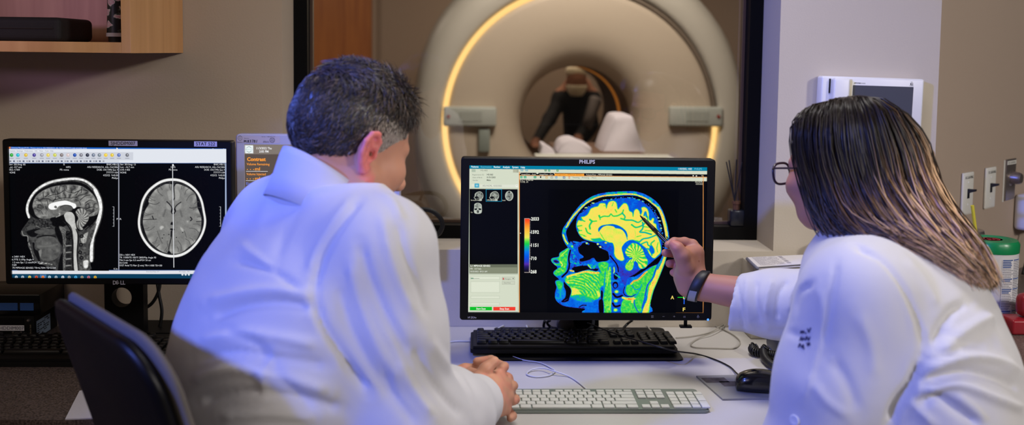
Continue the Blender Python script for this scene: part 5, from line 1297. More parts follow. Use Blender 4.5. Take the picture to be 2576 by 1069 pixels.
# ventricle, thalamus, callosum
b.fill(z1([(920, 712), (913, 660), (960, 615), (1050, 596), (1150, 590), (1230, 612), (1290, 645), (1350, 700), (1375, 770), (1365, 800), (1330, 720), (1270, 672), (1220, 660), (1185, 655), (1150, 625), (1060, 612), (990, 632), (950, 672)]), 0.26, 1.4)
b.fill(z1([(938, 720), (950, 680), (1000, 640), (1080, 622), (1150, 650), (1230, 665), (1290, 690), (1345, 760), (1370, 830), (1300, 900), (1240, 960), (1170, 930), (1140, 880), (1060, 860), (980, 810)]), 0.70, 2.0, noise=(9, 0.06))
b.line(z1([(938, 725), (985, 805), (1010, 840)]), 0.56, 2.2, 1.4)
b.line(z1([(1300, 680), (1345, 745), (1372, 830)]), 0.3, 1.5, 1.0)
# cistern and cerebellum
b.fill(z1([(1385, 852), (1420, 845), (1480, 852), (1560, 890), (1640, 960), (1700, 1040), (1760, 1120), (1690, 1110), (1580, 1000), (1480, 930), (1400, 940), (1345, 1000), (1320, 1060), (1288, 1000), (1290, 955), (1330, 890)]), 0.28, 1.3, noise=(6, 0.05))
cbl = z1([(1425, 905), (1490, 890), (1560, 925), (1620, 1000), (1650, 1080)]) + z2([(1692, 220), (1690, 290), (1640, 345), (1560, 340), (1530, 255), (1478, 240), (1465, 330), (1420, 382), (1355, 365), (1342, 300), (1375, 215), (1420, 190), (1350, 130), (1345, 60)])
b.fill(cbl, 0.62, 1.6, noise=(5, 0.06))
cc0 = z2([(1490, 140)])[0]
rr = np.hypot(b.X - cc0[0], b.Y - cc0[1]); aa = np.arctan2(b.Y - cc0[1], b.X - cc0[0])
mk = np.clip(0.5 - poly_sd(b.X, b.Y, spline(cbl, 4, True)) / 3, 0, 1)
fol = np.sin(aa * 17 + 1.4 * noise2(b.X, b.Y, 7, 77) + rr * 0.13); mk = mk * np.clip((rr - 6) / 8, 0, 1)
b.v -= mk * np.clip(fol, -0.2, 1) * 0.14; b.v += mk * np.clip(-fol, 0, 1) * 0.06
b.line(z2([(1410, 190), (1445, 185), (1395, 215), (1370, 250)]), 0.27, 2.6, 1.0)
b.fill(z2([(1355, 300), (1400, 250), (1470, 250), (1455, 330), (1415, 378), (1360, 360)]), 0.6, 1.6, noise=(5, 0.08))
# skull base, face and neck
b.fill(z1([(700, 880), (800, 900), (880, 915), (950, 970), (1040, 1010)]) + z2([(1070, 100), (1075, 215), (900, 245), (840, 180), (760, 215), (640, 240), (620, 200), (680, 165), (610, 100), (590, 20), (600, -20), (640, -50)]), 0.02, 1.4, noise=(8, 0.03))
for pts, v, w in (([(520, 870), (620, 885), (700, 870), (760, 905)], .3, 4), ([(500, 900), (560, 960), (640, 900)], .22, 5), ([(480, 880), (500, 960), (540, 1010)], .34, 5)): b.line(z1(pts), v, w, 1.2, noise=(3, .12))
for x, y, v in z1([]) or (): pass
for (x, y), v in zip(z1([(1030, 888), (905, 905), (945, 950), (730, 892), (500, 940)]), (.9, .74, .74, .66, .62)): b.fill(E_(x, y, 2.8, 2.4, 10), v, 1.0)
b.fill(z1([(960, 900), (1060, 900), (1130, 960), (1150, 1040), (1090, 1020), (1000, 960)]), 0.24, 2, noise=(5, .08))
b.fill(z2([(440, 30), (480, 20), (540, 120), (600, 230), (700, 270), (860, 290), (880, 350), (760, 360), (600, 330), (470, 330), (440, 250)]), 0.3, 1.6, noise=(3.2, 0.26))
b.line(z2([(470, 60), (445, 180), (455, 300), (420, 400), (340, 480)]), 0.03, 4.5, 1.4, noise=(4, .04))
b.line(z2([(500, 220), (560, 275), (660, 330), (820, 335)]), 0.48, 2.4, 1.4, noise=(4, .2))
b.fill(z2([(500, 340), (700, 300), (900, 350), (935, 290), (880, 400), (700, 385), (560, 420)]), 0.04, 1.4, noise=(4, .05))
b.fill(z2([(745, 285), (860, 300), (855, 350), (780, 345)]), .42, 1.6, noise=(3, .15)); b.line(z2([(750, 290), (795, 345)]), .68, 2, 1)
b.fill(z2([(300, 110), (360, 66), (445, 25), (430, 140), (415, 300), (395, 400), (300, 460), (245, 470), (205, 420), (270, 350), (330, 310), (240, 300), (190, 250), (170, 215), (200, 185), (290, 170)]), 0.53, 1.8, noise=(4, 0.12))
b.fill(z2([(195, 225), (240, 208), (290, 235), (285, 262), (230, 262)]), 0.12, 2.4); b.line(z2([(310, 240), (345, 290), (330, 310)]), .72, 2.6, 1.4); b.line(z2([(430, 50), (330, 140)]), .66, 2.0, 1.2)
b.fill(z2([(238, 555), (290, 535), (350, 560), (372, 640), (382, 720), (380, 800), (320, 860), (260, 850), (232, 790), (258, 660)]), 0.36, 2, noise=(6, .1)); b.fill(z2([(240, 560), (300, 545), (345, 600), (320, 690), (265, 640)]), .52, 3, noise=(4, .08))
# tongue, palate, floor of the mouth
b.fill(z2([(400, 500), (480, 440), (640, 415), (740, 372), (860, 392), (930, 400), (990, 460), (1000, 600), (945, 650), (945, 760), (900, 835), (780, 850), (600, 800), (470, 800), (480, 690), (440, 620), (390, 560)]), 0.55, 2, noise=(4.2, 0.10))
rt = z2([(520, 900)])[0]; r2 = np.hypot(b.X - rt[0], b.Y - rt[1])
mk = np.clip(0.5 - poly_sd(b.X, b.Y, np.array(z2([(420, 500), (640, 430), (900, 420), (940, 600), (900, 780), (700, 780), (640, 740), (560, 640), (440, 600)]))) / 4, 0, 1)
b.v += mk * 0.07 * np.sin(r2 * 0.9 + 2 * noise2(b.X, b.Y, 12, 31))
b.line(z2([(420, 478), (560, 436), (700, 398), (800, 415), (915, 418)]), .82, 4, 1.6, noise=(3, .14)); b.line(z2([(470, 380), (520, 392)]), .86, 3.5, 1.2, noise=(2, .2)); b.fill(z2([(405, 560), (450, 565), (440, 585)]), .9, 1.2)
b.fill(z2([(485, 660), (560, 660), (620, 720), (640, 755), (560, 765), (490, 770), (500, 710)]), .72, 2, noise=(3, .10)); b.fill(z2([(890, 700), (935, 730), (940, 790), (905, 795)]), .68, 2)
b.fill(z2([(368, 560), (400, 590), (470, 660), (485, 720), (460, 800), (440, 860), (360, 885), (325, 870), (390, 800), (395, 700), (370, 640)]), 0.03, 1.4)
b.line(z2([(375, 860), (400, 845), (425, 830)]), .17, 1.6, .8)
b.fill(z2([(470, 800), (600, 780), (780, 840), (900, 840), (965, 770), (950, 870), (830, 945), (720, 950), (720, 1055), (900, 1055), (900, 940), (640, 955), (470, 955), (340, 925), (300, 880), (380, 890), (440, 865)]), 0.3, 2, noise=(8, .05)); b.fill(z2([(480, 790), (640, 770), (840, 840), (780, 890), (560, 850)]), .43, 4, noise=(5, .06))
b.line(z2([(300, 880), (350, 938), (480, 962), (620, 975), (690, 960)]), .12, 1.6, 1.0)
b.line(z2([(610, 960), (660, 930), (720, 930)]), .04, 2.4, 1)
# pharynx and spine
b.fill(z2([(920, 260), (1000, 240), (1070, 270), (1065, 380), (1110, 320), (1120, 500), (1110, 620), (1130, 760), (1125, 900), (1110, 1055), (1010, 1055), (990, 860), (1000, 700), (1010, 560), (960, 420), (920, 330)]), 0.54, 1.8, noise=(4, .12))
b.line(z2([(1090, 330), (1070, 480), (1050, 620)]), .64, 2.4, 1.2); b.line(z2([(1020, 400), (1015, 560), (1010, 720)]), .36, 2, 1.2); b.line(z2([(1105, 600), (1115, 800), (1090, 1000)]), .64, 2.4, 1.2)
b.fill(z2([(920, 860), (985, 850), (1000, 1000), (985, 1055), (930, 1055)]), .03, 1.6, noise=(4, .06))
b.fill(z2([(955, 700), (985, 720), (975, 870), (955, 800)]), .04, 1.2)
b.fill(z2([(1125, 330), (1240, 360), (1250, 520), (1340, 640), (1300, 790), (1290, 1055), (1135, 1055), (1125, 760)]), .27, 2, noise=(5, .08))
for c_, rx, ry in (((1182, 610), 44, 56), ((1190, 470), 36, 52)):
    q = z2([c_])[0]; b.fill(E_(q[0], q[1], rx / 6.288, ry / 6.288), .03, 1.2); b.fill(E_(q[0], q[1] + (1.5 if ry > 54 else 0), rx / 10, ry / 10.5), .27 if ry > 54 else .06, 1.0)
b.line(z2([(1120, 545), (1230, 545)]), .42, 2, 1); b.line(z2([(1100, 150), (1190, 260), (1220, 330), (1230, 400)]), .04, 3.2, 1.2); b.line(z2([(1160, 330), (1165, 390), (1155, 420)]), .72, 2.6, 1.2, noise=(2, .2)); b.line(z2([(1180, 440), (1250, 490)]), .5, 3, 1.4)
b.line(z2([(1150, 750), (1200, 800), (1290, 780)]), .04, 5, 1.6); b.line(z2([(1140, 900), (1180, 950), (1270, 930)]), .05, 5, 1.6)
for c_ in ((1200, 715), (1190, 860), (1185, 1005)): q = z2([c_])[0]; b.fill(E_(q[0], q[1], 5, 4, 10), .66, 2)
# muscles at the back of the neck and the fat under the skin
b.fill(z2([(1830, 290), (1700, 370), (1560, 500), (1430, 590), (1360, 620), (1350, 720), (1400, 790), (1480, 780), (1300, 850), (1290, 1055), (1560, 1055), (1640, 860), (1720, 640), (1790, 420)]), .535, 1.8, noise=(4.4, .08))
for pts, v, w in (([(1480, 470), (1600, 400), (1720, 320), (1840, 270), (1900, 180)], .03, 3.4), ([(1330, 640), (1310, 720), (1350, 780), (1440, 790), (1500, 760)], .05, 2.2), ([(1490, 800), (1480, 900), (1520, 1000), (1560, 1050)], .10, 1.6), ([(1690, 600), (1660, 760), (1600, 980)], .16, 2.0), ([(1850, 330), (1790, 480), (1700, 600), (1650, 780)], .2, 2.6), ([(1440, 620), (1500, 680), (1560, 670)], .3, 1.6), ([(1600, 600), (1560, 700), (1500, 800)], .34, 1.6)): b.line(z2(pts), v, w, 1.2)
b.line(z2([(1430, 590), (1480, 545), (1540, 525), (1640, 430), (1680, 400)]), .92, 3.2, 1.4, noise=(2, .12)); b.line(z2([(1300, 810), (1380, 830), (1480, 825)]), .88, 5, 2, noise=(3, .16)); b.line(z2([(1460, 830), (1450, 880)]), .82, 4, 2)
b.fill(z2([(1980, 140), (1955, 260), (1900, 400), (1840, 560), (1780, 690), (1745, 800), (1722, 930), (1690, 1055), (1610, 1055), (1640, 940), (1680, 850), (1705, 700), (1740, 590), (1800, 470), (1850, 330), (1920, 200)]), .77, 1.6, noise=(2.4, .17))
b.line(z2([(1992, 120), (1960, 240), (1905, 390), (1850, 530), (1785, 680), (1750, 800), (1726, 920), (1704, 1055)]), .60, 3, 1.4); 
b.line(z2([(1935, 170), (1900, 260), (1850, 360)]), .3, 3, 1.4, noise=(2, .2))
b.v = np.where(poly_sd(b.X, b.Y, spline(allo, 4, True)) > 3.2, 0, b.v)
b.v += 0.03 * noise2(b.X, b.Y, 2.1, 91) * (b.v > 0.12)
T0.put(np.clip(b.v, 0, 1), b.sl, JET)
scr = T0.build('screen', hp, 1.0)
# lettering of the large screen, one mesh per colour
def letters(parent, Y, groups):
    for colr, rows in groups:
        bm = B()
        for r in rows:
            if isinstance(r[0], str): ptext(bm, r[0], r[1], r[2], r[3], Y, *(r[4:]))
            else: prect(bm, *r, Y)
        obj('lettering', bm, emat('ink_%02x%02x%02x' % colr, colr, 1.0), parent, world=True)
YT = HPS - 0.0005
letters(scr, YT, [
    ((214, 232, 236), [('Patients', 1185.5, 421.4, 4.4, 18.5, 'L', .03), ('Review', 1242, 422, 4.4, 17, 'L', .03), ('Analysis', 1264.5, 422.4, 4.4, 18, 'L', .03), ('System', 1288.5, 422.6, 4.4, 16, 'L', .03), ('Help', 1310, 423, 4.4, 11, 'L', .03), ('11/03/2022, 14:03', 1706, 426.8, 4.6, 35, 'L', .02)]),
    ((120, 190, 210), [('Examination', 1209.5, 421.6, 4.4, 27), ('PHILIPS', 1747, 427, 4.4, 19)]),
    ((120, 126, 116), [('142-065', 1208.5, 430.5, 4, 18), ('Registration ID', 1188.5, 441, 3.4, 29), ('Date of Birth', 1189, 448, 3.4, 24), ('Gender', 1189, 455, 3.4, 14), ('ASU-NCML, 10/25/2022', 1214, 469, 4, 49), ('Viewing', 1440, 448.3, 4, 18), ('Printing', 1464, 448.6, 4, 18), ('More', 1489, 449, 4, 11), ('Fingin', 1270, 703, 3.6, 15), ('AutoView', 1267, 713, 3.6, 18), (1191, 700, 1206, 700.8)]),
    ((88, 94, 86), [('142-065', 1224.5, 441, 4, 16, 'L', .02), ('01/01/2003', 1224.5, 448, 4, 22, 'L', .02), ('Male', 1224.5, 455, 4, 10, 'L', .02)]),
    ((16, 20, 24), [(1300, 466, 1300.8, 467.4), (1358.5, 443.5, 1361.5, 447.5)]),
    ((216, 214, 196), [('ImageView - Axial', 1312, 440.2, 4, 36), ('ImageView - Cor', 1357.5, 440.4, 4, 34), ('VolumeView - MPRAGE SENSE2', 1474, 441.4, 4, 67), ('In 2, 1 - 0/ 83/160', 1308.5, 454.6, 4.2, 33), ('T1TFE  /M', 1308.5, 459.8, 4.2, 20), ('Survey3D channel', 1184.5, 505, 3.4, 27), ('MPRAGE SENSE2', 1225, 505, 3.4, 27), ('Axial', 1263.5, 505.5, 3.4, 8), ('Cor', 1184.5, 535.5, 3.4, 5), ('ASU-NCML', 1767, 459.5, 4, 19, 'R'), ('10/25/2022', 1768, 464.8, 4, 18, 'R'), ('x', 1764, 443.5, 4.4, 4)]),
    ((176, 104, 34), [('ImageView - MPRAGE SENSE2', 1400, 440.8, 4, 66)]),
    ((232, 236, 226), [('2,1 MPRAGE SENSE2', 1183, 670.6, 4.4, 51, 'L', .03), ('MR   3.0 Tesla', 1183, 677.8, 4, 28), ('10/25/2022  09:31 AM', 1183, 684.8, 4, 43), ('2033', 1336, 554.5, 8.2, 20, 'L', .03), ('1592', 1336, 587.5, 8.2, 20, 'L', .03), ('1151', 1336, 620.5, 8.2, 18.5, 'L', .03), ('710', 1335.5, 653.8, 8.2, 14.5, 'L', .03), ('268', 1335, 687.3, 8.2, 15, 'L', .03), ('Start Scan', 1198, 778.6, 4.6, 24, 'L', .03), ('Stop Scan', 1257, 778.8, 4.6, 24, 'L', .03)]),
    ((20, 200, 50), [(1704.5, 747, 1737, 749)]), ((40, 100, 230), [(1720.3, 736, 1722, 765)]),
    ((246, 220, 110), [('A', 1687, 752.5, 9, 9, 'L', .02), ('L', 1718.5, 752, 8, 5.5, 'L', .02), ('F', 1717.5, 782.5, 9, 6.5, 'L', .02), ('P', 1747, 753, 8, 6, 'L', .02)]),
])
bm = B(); c = P(1753, 443.3, YT); add_box(bm, (c[0] - .0026, YT, c[2] - .0008), (c[0] + .0006, YT + .0001, c[2] + .002)); add_box(bm, (c[0] - .0095, YT, c[2] - .0004), (c[0] - .0066, YT + .0001, c[2] + .0022)); c2 = P(1360, 445.3, YT)
obj('window_buttons', bm, emat('ink_pale', (214, 214, 204), 1.0), scr, world=True)

# ---------------------------------------------------------------- dual scan monitor
D0 = Ras(dl_i, DLS, 0.85)
D0.rgb[:] = np.array((4, 5, 8))
WH = (226, 230, 238)
D0.rect_fill(10, 360, 580, 374.6, (24, 96, 196)); D0.rect_fill(21, 369, 27, 374, (230, 130, 70))
D0.rect_fill(10, 374.6, 580, 410.2, WH); D0.rect_fill(20, 383, 335, 402.6, (206, 210, 220)); D0.rect_fill(10, 403, 300, 410, (214, 218, 226))
D0.rect_fill(10, 410, 580, 411.2, (60, 90, 150))
ic_ = [((40, 150, 50), 29), ((40, 170, 200), 45), ((220, 180, 60), 65), ((70, 60, 140), 86), ((150, 150, 160), 105), ((226, 200, 90), 121), ((200, 200, 80), 138), ((120, 110, 110), 155), ((210, 190, 190), 171), ((30, 70, 160), 188), ((120, 120, 130), 204), ((40, 44, 60), 220), ((110, 120, 140), 235), ((120, 130, 140), 250), ((240, 200, 60), 266), ((226, 190, 60), 282), ((90, 110, 180), 299), ((110, 112, 120), 320)]
for c, x in ic_: D0.disc(x, 390, 4.4, c); D0.disc(x + 0.8, 389.3, 1.6, tuple(min(255, q + 90) for q in c)); D0.rect_fill(x - 5, 397.5, x + 5, 399, (150, 154, 166))
for k in range(30): D0.rect_fill(24 + k * 8 + (k % 3), 403.6, 28.5 + k * 8 + (k % 3), 407.4, ((120, 124, 140), (90, 96, 120), (160, 160, 170))[k % 3])
D0.rect_fill(17, 411, 20, 681, (90, 100, 130)); D0.rect_fill(297.6, 411, 300, 681, (170, 174, 190)); D0.rect_fill(566, 411, 572, 681, (120, 140, 180)); D0.rect_fill(567, 411, 568.5, 681, (200, 210, 226))
D0.rect_fill(10, 680.2, 580, 689.4, (224, 226, 232)); D0.rect_fill(10, 679, 580, 680.4, (70, 100, 160))
D0.rect_fill(10, 689.4, 580, 706, (12, 62, 92)); D0.rect_fill(10, 701, 300, 706, (8, 40, 70))
tb_ = [((220, 224, 230), 25), ((200, 210, 220), 41), ((190, 200, 210), 57), ((236, 206, 110), 74.5), ((220, 90, 60), 91.5), ((244, 140, 80), 108), ((190, 214, 226), 124.5), ((180, 190, 200), 141), ((210, 220, 230), 158), ((170, 170, 170), 174), ((90, 180, 230), 190.5), ((170, 160, 140), 206.5), ((200, 120, 140), 223), ((230, 180, 60), 239.5)]
D0.rect_fill(84, 691, 98, 704, (40, 84, 110)); D0.rect_fill(100, 690.5, 116.5, 704.5, (60, 110, 160)); D0.rect_fill(84.5, 703.4, 98, 704.8, (120, 180, 220)); D0.rect_fill(100.5, 703.4, 116, 704.8, (130, 190, 230))
for c, x in tb_: D0.disc(x, 697 + 0.3 * ((x - 25) / 200), 3.7, c); D0.disc(x, 697, 1.5, tuple(max(0, q - 70) for q in c))
for x in (459, 467, 475): D0.disc(x, 690.5, 2.8, (214, 220, 226))
for sx, n in ((286.5, 7), (555, 7)):
    D0.rect_fill(sx - 0.7, 520, sx + 0.7, 570, (190, 194, 200))
    for k in range(n): D0.rect_fill(sx - (3.6 if k in (0, 6) else 2.4), 520 + k * 8.2 - 0.5, sx, 520 + k * 8.2 + 0.5, (190, 194, 200))
GR = ramp([(0, (4, 4, 7)), (.5, (112, 112, 110)), (.75, (178, 178, 174)), (1, (250, 250, 250))])
def z3(p): return [(40 + x / 3.96, 420 + y / 3.96) for x, y in p]
def z4(p): return [(320 + x / 3.96, 420 + y / 3.96) for x, y in p]
s = Field(D0, 44, 440, 270, 680.5)
out3 = z3([(130, 520), (108, 470), (95, 420), (105, 370), (130, 310), (170, 250), (230, 190), (310, 145), (400, 120), (500, 103), (590, 98), (660, 108), (740, 145), (800, 200), (840, 265), (868, 350), (872, 430), (855, 520), (830, 600), (800, 680), (785, 760), (780, 860), (775, 940), (740, 965), (735, 1030), (470, 1030), (400, 1030), (240, 960), (180, 930), (160, 860), (125, 800), (120, 750), (115, 690), (70, 690), (48, 665), (60, 625), (95, 575)])
s.fill(out3, 0.26, 0.9, n=4, noise=(6, .14))
sk_out = z3([(130, 500), (112, 440), (118, 370), (150, 300), (200, 235), (280, 180), (370, 145), (480, 125), (590, 118), (680, 135), (750, 180), (800, 240), (840, 330), (848, 420), (830, 510), (800, 590), (765, 690), (750, 790), (745, 920)])
s.line(sk_out, .93, 6, 1.2, noise=(4, .12)); s.line(z3([(790, 230), (832, 330), (842, 420), (825, 520), (795, 610), (765, 700), (752, 800), (750, 930)]), .96, 9, 1.4, noise=(3, .1))
s.fill(z3([(140, 470), (130, 400), (150, 330), (200, 260), (280, 205), (380, 168), (500, 150), (600, 148), (690, 175), (750, 225), (800, 300), (828, 390), (825, 450), (805, 510), (760, 560), (690, 610), (640, 640), (560, 600), (470, 540), (380, 510), (220, 520)]), .04, 1.2, n=4)
s.fill(z3([(180, 440), (165, 390), (178, 330), (210, 280), (270, 235), (350, 200), (440, 182), (540, 175), (640, 185), (700, 215), (760, 265), (805, 330), (830, 410), (810, 470), (760, 490), (710, 490), (640, 400), (560, 420), (480, 470), (400, 500), (320, 515), (240, 510), (195, 480)]), .50, 1.2, noise=(5, .10))
rg = z3([(470, 380)])[0]; ra = np.arctan2(s.Y - rg[1], s.X - rg[0]); rd_ = np.hypot((s.X - rg[0]), (s.Y - rg[1]) * 1.25)
mk = np.clip(0.5 - poly_sd(s.X, s.Y, np.array(z3([(180, 440), (165, 390), (178, 330), (270, 235), (440, 182), (640, 185), (760, 265), (830, 410), (790, 480), (710, 490), (640, 380), (540, 320), (400, 330), (320, 400), (320, 500), (240, 510)]))) / 3, 0, 1)
wv = np.sin(ra * 11 + 2.6 * noise2(s.X, s.Y, 11, 15) + rd_ * .06); s.v += mk * np.clip(wv, 0, 1) * .13 - mk * np.clip(-wv - .55, 0, 1) * .5
for pts in ([(375, 340), (400, 300), (390, 240), (400, 200)], [(300, 300), (360, 280), (420, 270), (470, 240)], [(310, 330), (330, 390), (370, 360)], [(480, 185), (500, 240), (570, 260), (620, 240)], [(190, 400), (240, 420), (270, 470)], [(270, 250), (280, 300), (330, 270)], [(600, 280), (640, 230), (700, 240)], [(640, 330), (690, 290), (740, 280)], [(690, 360), (740, 330), (790, 350)], [(700, 420), (760, 400), (810, 420)], [(560, 300), (620, 320), (650, 380)], [(730, 470), (780, 440)], [(380, 330), (460, 310), (560, 310)], [(200, 330), (250, 350), (280, 400)], [(440, 190), (430, 230)], [(660, 200), (650, 260)]):
    s.line(z3(pts), .10, 1.5, .8)
    s.line([(x + 1.8, y + 1.6) for x, y in z3(pts)], .60, 1.4, 1.2)
s.fill(z3([(325, 405), (330, 375), (370, 355), (440, 340), (500, 335), (560, 355), (595, 370), (600, 400), (575, 415), (545, 385), (490, 378), (430, 390), (400, 420), (350, 425)]), .99, 1.0)
s.fill(z3([(380, 400), (395, 385), (410, 400), (400, 412)]), .45, 1.2)
s.fill(z3([(440, 405), (490, 385), (545, 395), (560, 430), (510, 440), (455, 435)]), .36, 1.4, noise=(6, .06)); s.line(z3([(440, 400), (490, 380), (550, 392), (570, 425)]), .12, 1.4, .8)
s.fill(z3([(480, 475), (510, 448), (560, 452), (585, 490), (590, 540), (600, 590), (612, 650), (612, 760), (605, 900), (618, 1028), (582, 1028), (575, 900), (575, 760), (565, 650), (545, 590), (500, 540), (485, 505)]), .80, 1.2, noise=(8, .05)); s.line(z3([(600, 620), (622, 700), (610, 850), (622, 1020)]), .05, 2.2, 1); s.line(z3([(500, 560), (548, 640), (562, 760), (562, 900), (570, 1025)]), .04, 2.6, 1)
s.fill(z3([(585, 560), (610, 470), (560, 450), (600, 500)]), .08, 1)
cb3 = z3([(595, 450), (625, 415), (680, 420), (720, 475), (725, 520), (690, 575), (665, 600), (670, 620), (640, 628), (612, 600), (605, 545), (620, 510)]); s.fill(cb3, .60, 1.0, noise=(3, .1))
cc3 = z3([(640, 510)])[0]; a3 = np.arctan2(s.Y - cc3[1], s.X - cc3[0]); r3 = np.hypot(s.X - cc3[0], s.Y - cc3[1]); mk = np.clip(.5 - poly_sd(s.X, s.Y, spline(cb3, 4, True)) / 2, 0, 1) * np.clip((r3 - 3) / 5, 0, 1); f3 = np.sin(a3 * 15 + r3 * .3)
s.v -= mk * np.clip(f3 - .2, 0, 1) * .3; s.v += mk * np.clip(-f3, 0, 1) * .15
s.fill(z3([(345, 510), (430, 500), (470, 540), (500, 580), (440, 600), (380, 590), (350, 560)]), .03, 1.6); s.line(z3([(400, 500), (440, 480), (430, 460)]), .75, 2, 1.2, noise=(2, .2))
s.fill(z3([(150, 520), (340, 530), (345, 590), (230, 610), (110, 640), (115, 580)]), .2, 1.6, noise=(3, .2)); s.fill(z3([(110, 640), (240, 615), (200, 690), (140, 690)]), .05, 1.6); s.fill(z3([(110, 600), (170, 580), (200, 600), (130, 630)]), .32, 1.6)
s.fill(z3([(185, 645), (250, 620), (370, 620), (400, 650), (360, 672), (230, 668)]), .36, 1.6, noise=(6, .06)); s.line(z3([(200, 585), (260, 610), (340, 600)]), .5, 1.6, 1, noise=(2, .2))
s.fill(z3([(390, 600), (440, 600), (470, 690), (475, 1030), (420, 1030), (440, 900), (470, 820), (420, 720), (395, 660)]), .04, 1.6)
s.fill(z3([(190, 760), (220, 710), (300, 690), (380, 700), (430, 750), (445, 810), (430, 880), (370, 930), (280, 930), (235, 890), (250, 830), (200, 800)]), .40, 1.6, noise=(9, .10)); s.line(z3([(210, 700), (300, 682), (390, 690)]), .05, 2.4, 1); s.line(z3([(220, 790), (330, 790), (410, 770)]), .5, 3, 3); s.fill(z3([(225, 840), (255, 825), (250, 890), (235, 885)]), .55, 1.4)
s.fill(z3([(185, 760), (185, 810), (225, 850), (240, 950), (205, 900), (180, 850), (165, 760)]), .05, 1.4); s.line(z3([(130, 760), (150, 830), (170, 900)]), .5, 3, 1.4, noise=(3, .2)); s.line(z3([(60, 640), (75, 680), (115, 690), (120, 740)]), .62, 2.2, 1); s.line(z3([(230, 965), (300, 960), (360, 970)]), .6, 3, 1.2, noise=(3, .3))
s.fill(z3([(430, 590), (500, 620), (520, 700), (500, 760), (490, 1028), (470, 1028), (468, 760), (460, 680)]), .42, 1.4, noise=(3, .2))
for k in range(5):
    y = 730 + k * 66; s.fill(z3([(505, y), (555, y + 2), (553, y + 44), (500, y + 48)]), .16, 1.2, noise=(3, .08)); s.fill(z3([(498, y + 52), (530, y + 46), (556, y + 50), (530, y + 60), (500, y + 62)]), .58, 1.0)
s.fill(z3([(500, 640), (545, 650), (550, 720), (505, 725)]), .10, 1.4, noise=(3, .15))
s.fill(z3([(640, 720), (720, 640), (800, 560), (770, 680), (740, 780), (735, 900), (735, 1028), (630, 1028), (625, 850)]), .34, 1.6, noise=(4, .22)); s.fill(z3([(650, 700), (720, 650), (705, 740), (660, 760)]), .7, 2, noise=(3, .2)); s.line(z3([(735, 640), (715, 740), (710, 860)]), .32, 6, 1.4); s.line(z3([(690, 620), (760, 560), (800, 510)]), .03, 4, 1.2, noise=(2, .05)); s.line(z3([(660, 640), (720, 590)]), .3, 2, 1)
for c_ in ((655, 690), (648, 775), (640, 850), (655, 905)): q = z3([c_])[0]; s.fill(E_(q[0], q[1], 5, 4.6, 10), .06, 1); s.fill(E_(q[0], q[1], 2.6, 2.2, 10), .3, 1)
s.fill(z3([(670, 940), (720, 930), (715, 1000), (680, 1005)]), .9, 2, noise=(3, .15))
s.v = np.where(poly_sd(s.X, s.Y, spline(out3, 4, True)) > 2, 0, s.v)
D0.put(np.clip(s.v + .015 * noise2(s.X, s.Y, 2, 5), 0, 1), s.sl, GR)
a = Field(D0, 342, 440, 524, 655)
def ring4(g, n=5): return z4([(450 + (x - 450) * g, 505 + (y - 505) * g) for x, y in ((450, 112), (540, 125), (630, 170), (705, 240), (750, 330), (772, 430), (788, 540), (770, 640), (720, 740), (640, 830), (550, 885), (450, 903), (350, 885), (250, 835), (170, 750), (120, 650), (105, 550), (120, 440), (145, 330), (200, 235), (280, 165), (360, 125))])
a.fill(ring4(1.0), .96, 1.4); a.fill(ring4(.93), .05, 1.3); a.line(ring4(.905) + ring4(.905)[:1], .2, 1.4, 1, noise=(5, .15))
br4 = z4([(455, 190), (440, 170), (380, 170), (320, 200), (270, 235), (230, 290), (212, 340), (215, 370), (180, 430), (160, 500), (155, 560), (170, 620), (190, 680), (220, 740), (270, 790), (330, 835), (400, 860), (418, 845), (440, 862), (530, 858), (610, 800), (680, 740), (725, 650), (740, 560), (735, 490), (700, 400), (695, 340), (675, 265), (610, 210), (540, 178), (490, 168), (468, 195)])
a.fill(br4, .56, 1.4, noise=(10, .04))
c4 = z4([(450, 500)])[0]; a4 = np.arctan2(a.Y - c4[1], a.X - c4[0]); sd4 = poly_sd(a.X, a.Y, spline(br4, 4, True)); rim4 = np.clip(1 + sd4 / 17, 0, 1) * (sd4 < 0)
a.v += rim4 * .10 * np.sin(a4 * 17 + 2 * noise2(a.X, a.Y, 12, 41)) + rim4 * .05
for k in range(26):
    t = 2 * PI * k / 26 + .1 * math.sin(k * 3); x, y = c4[0] + 74 * math.cos(t), c4[1] + 88 * math.sin(t); L = 12 + 7 * ((k * 7) % 3)
    a.line([(x, y), (x - L * .5 * math.cos(t + .3), y - L * .5 * math.sin(t + .3)), (x - L * math.cos(t), y - L * math.sin(t))], .36, 1.2, 1.2)
for pts, v, w in (([(160, 525), (230, 522), (290, 520)], .16, 1.4), ([(740, 540), (690, 545)], .16, 1.6), ([(220, 360), (280, 372), (320, 355)], .3, 1.4), ([(630, 500), (645, 520), (630, 535)], .1, 2.4), ([(250, 490), (262, 520)], .1, 2), ([(700, 395), (650, 410), (620, 405)], .25, 1.4), ([(395, 345), (425, 375), (445, 410), (440, 450), (458, 468), (478, 445), (475, 410), (495, 380), (535, 350)], .05, 2.0), ([(448, 420), (442, 445)], .04, 3.2), ([(474, 420), (480, 440)], .04, 3.2), ([(462, 190), (466, 240), (474, 300), (460, 330)], .04, 2.2), ([(436, 620), (462, 622)], .04, 4), ([(446, 620), (440, 700), (420, 780), (414, 850)], .05, 1.8), ([(440, 640), (438, 690)], .04, 3), ([(290, 800), (320, 770)], .3, 1.4), ([(300, 640), (330, 720), (350, 760)], .42, 2), ([(570, 640), (590, 700)], .42, 2)): a.line(z4(pts), v, w, 1.0)
a.fill(z4([(432, 572), (446, 545), (460, 575)]), .04, 1); a.fill(z4([(400, 858), (416, 835), (436, 860)]), .04, 1)
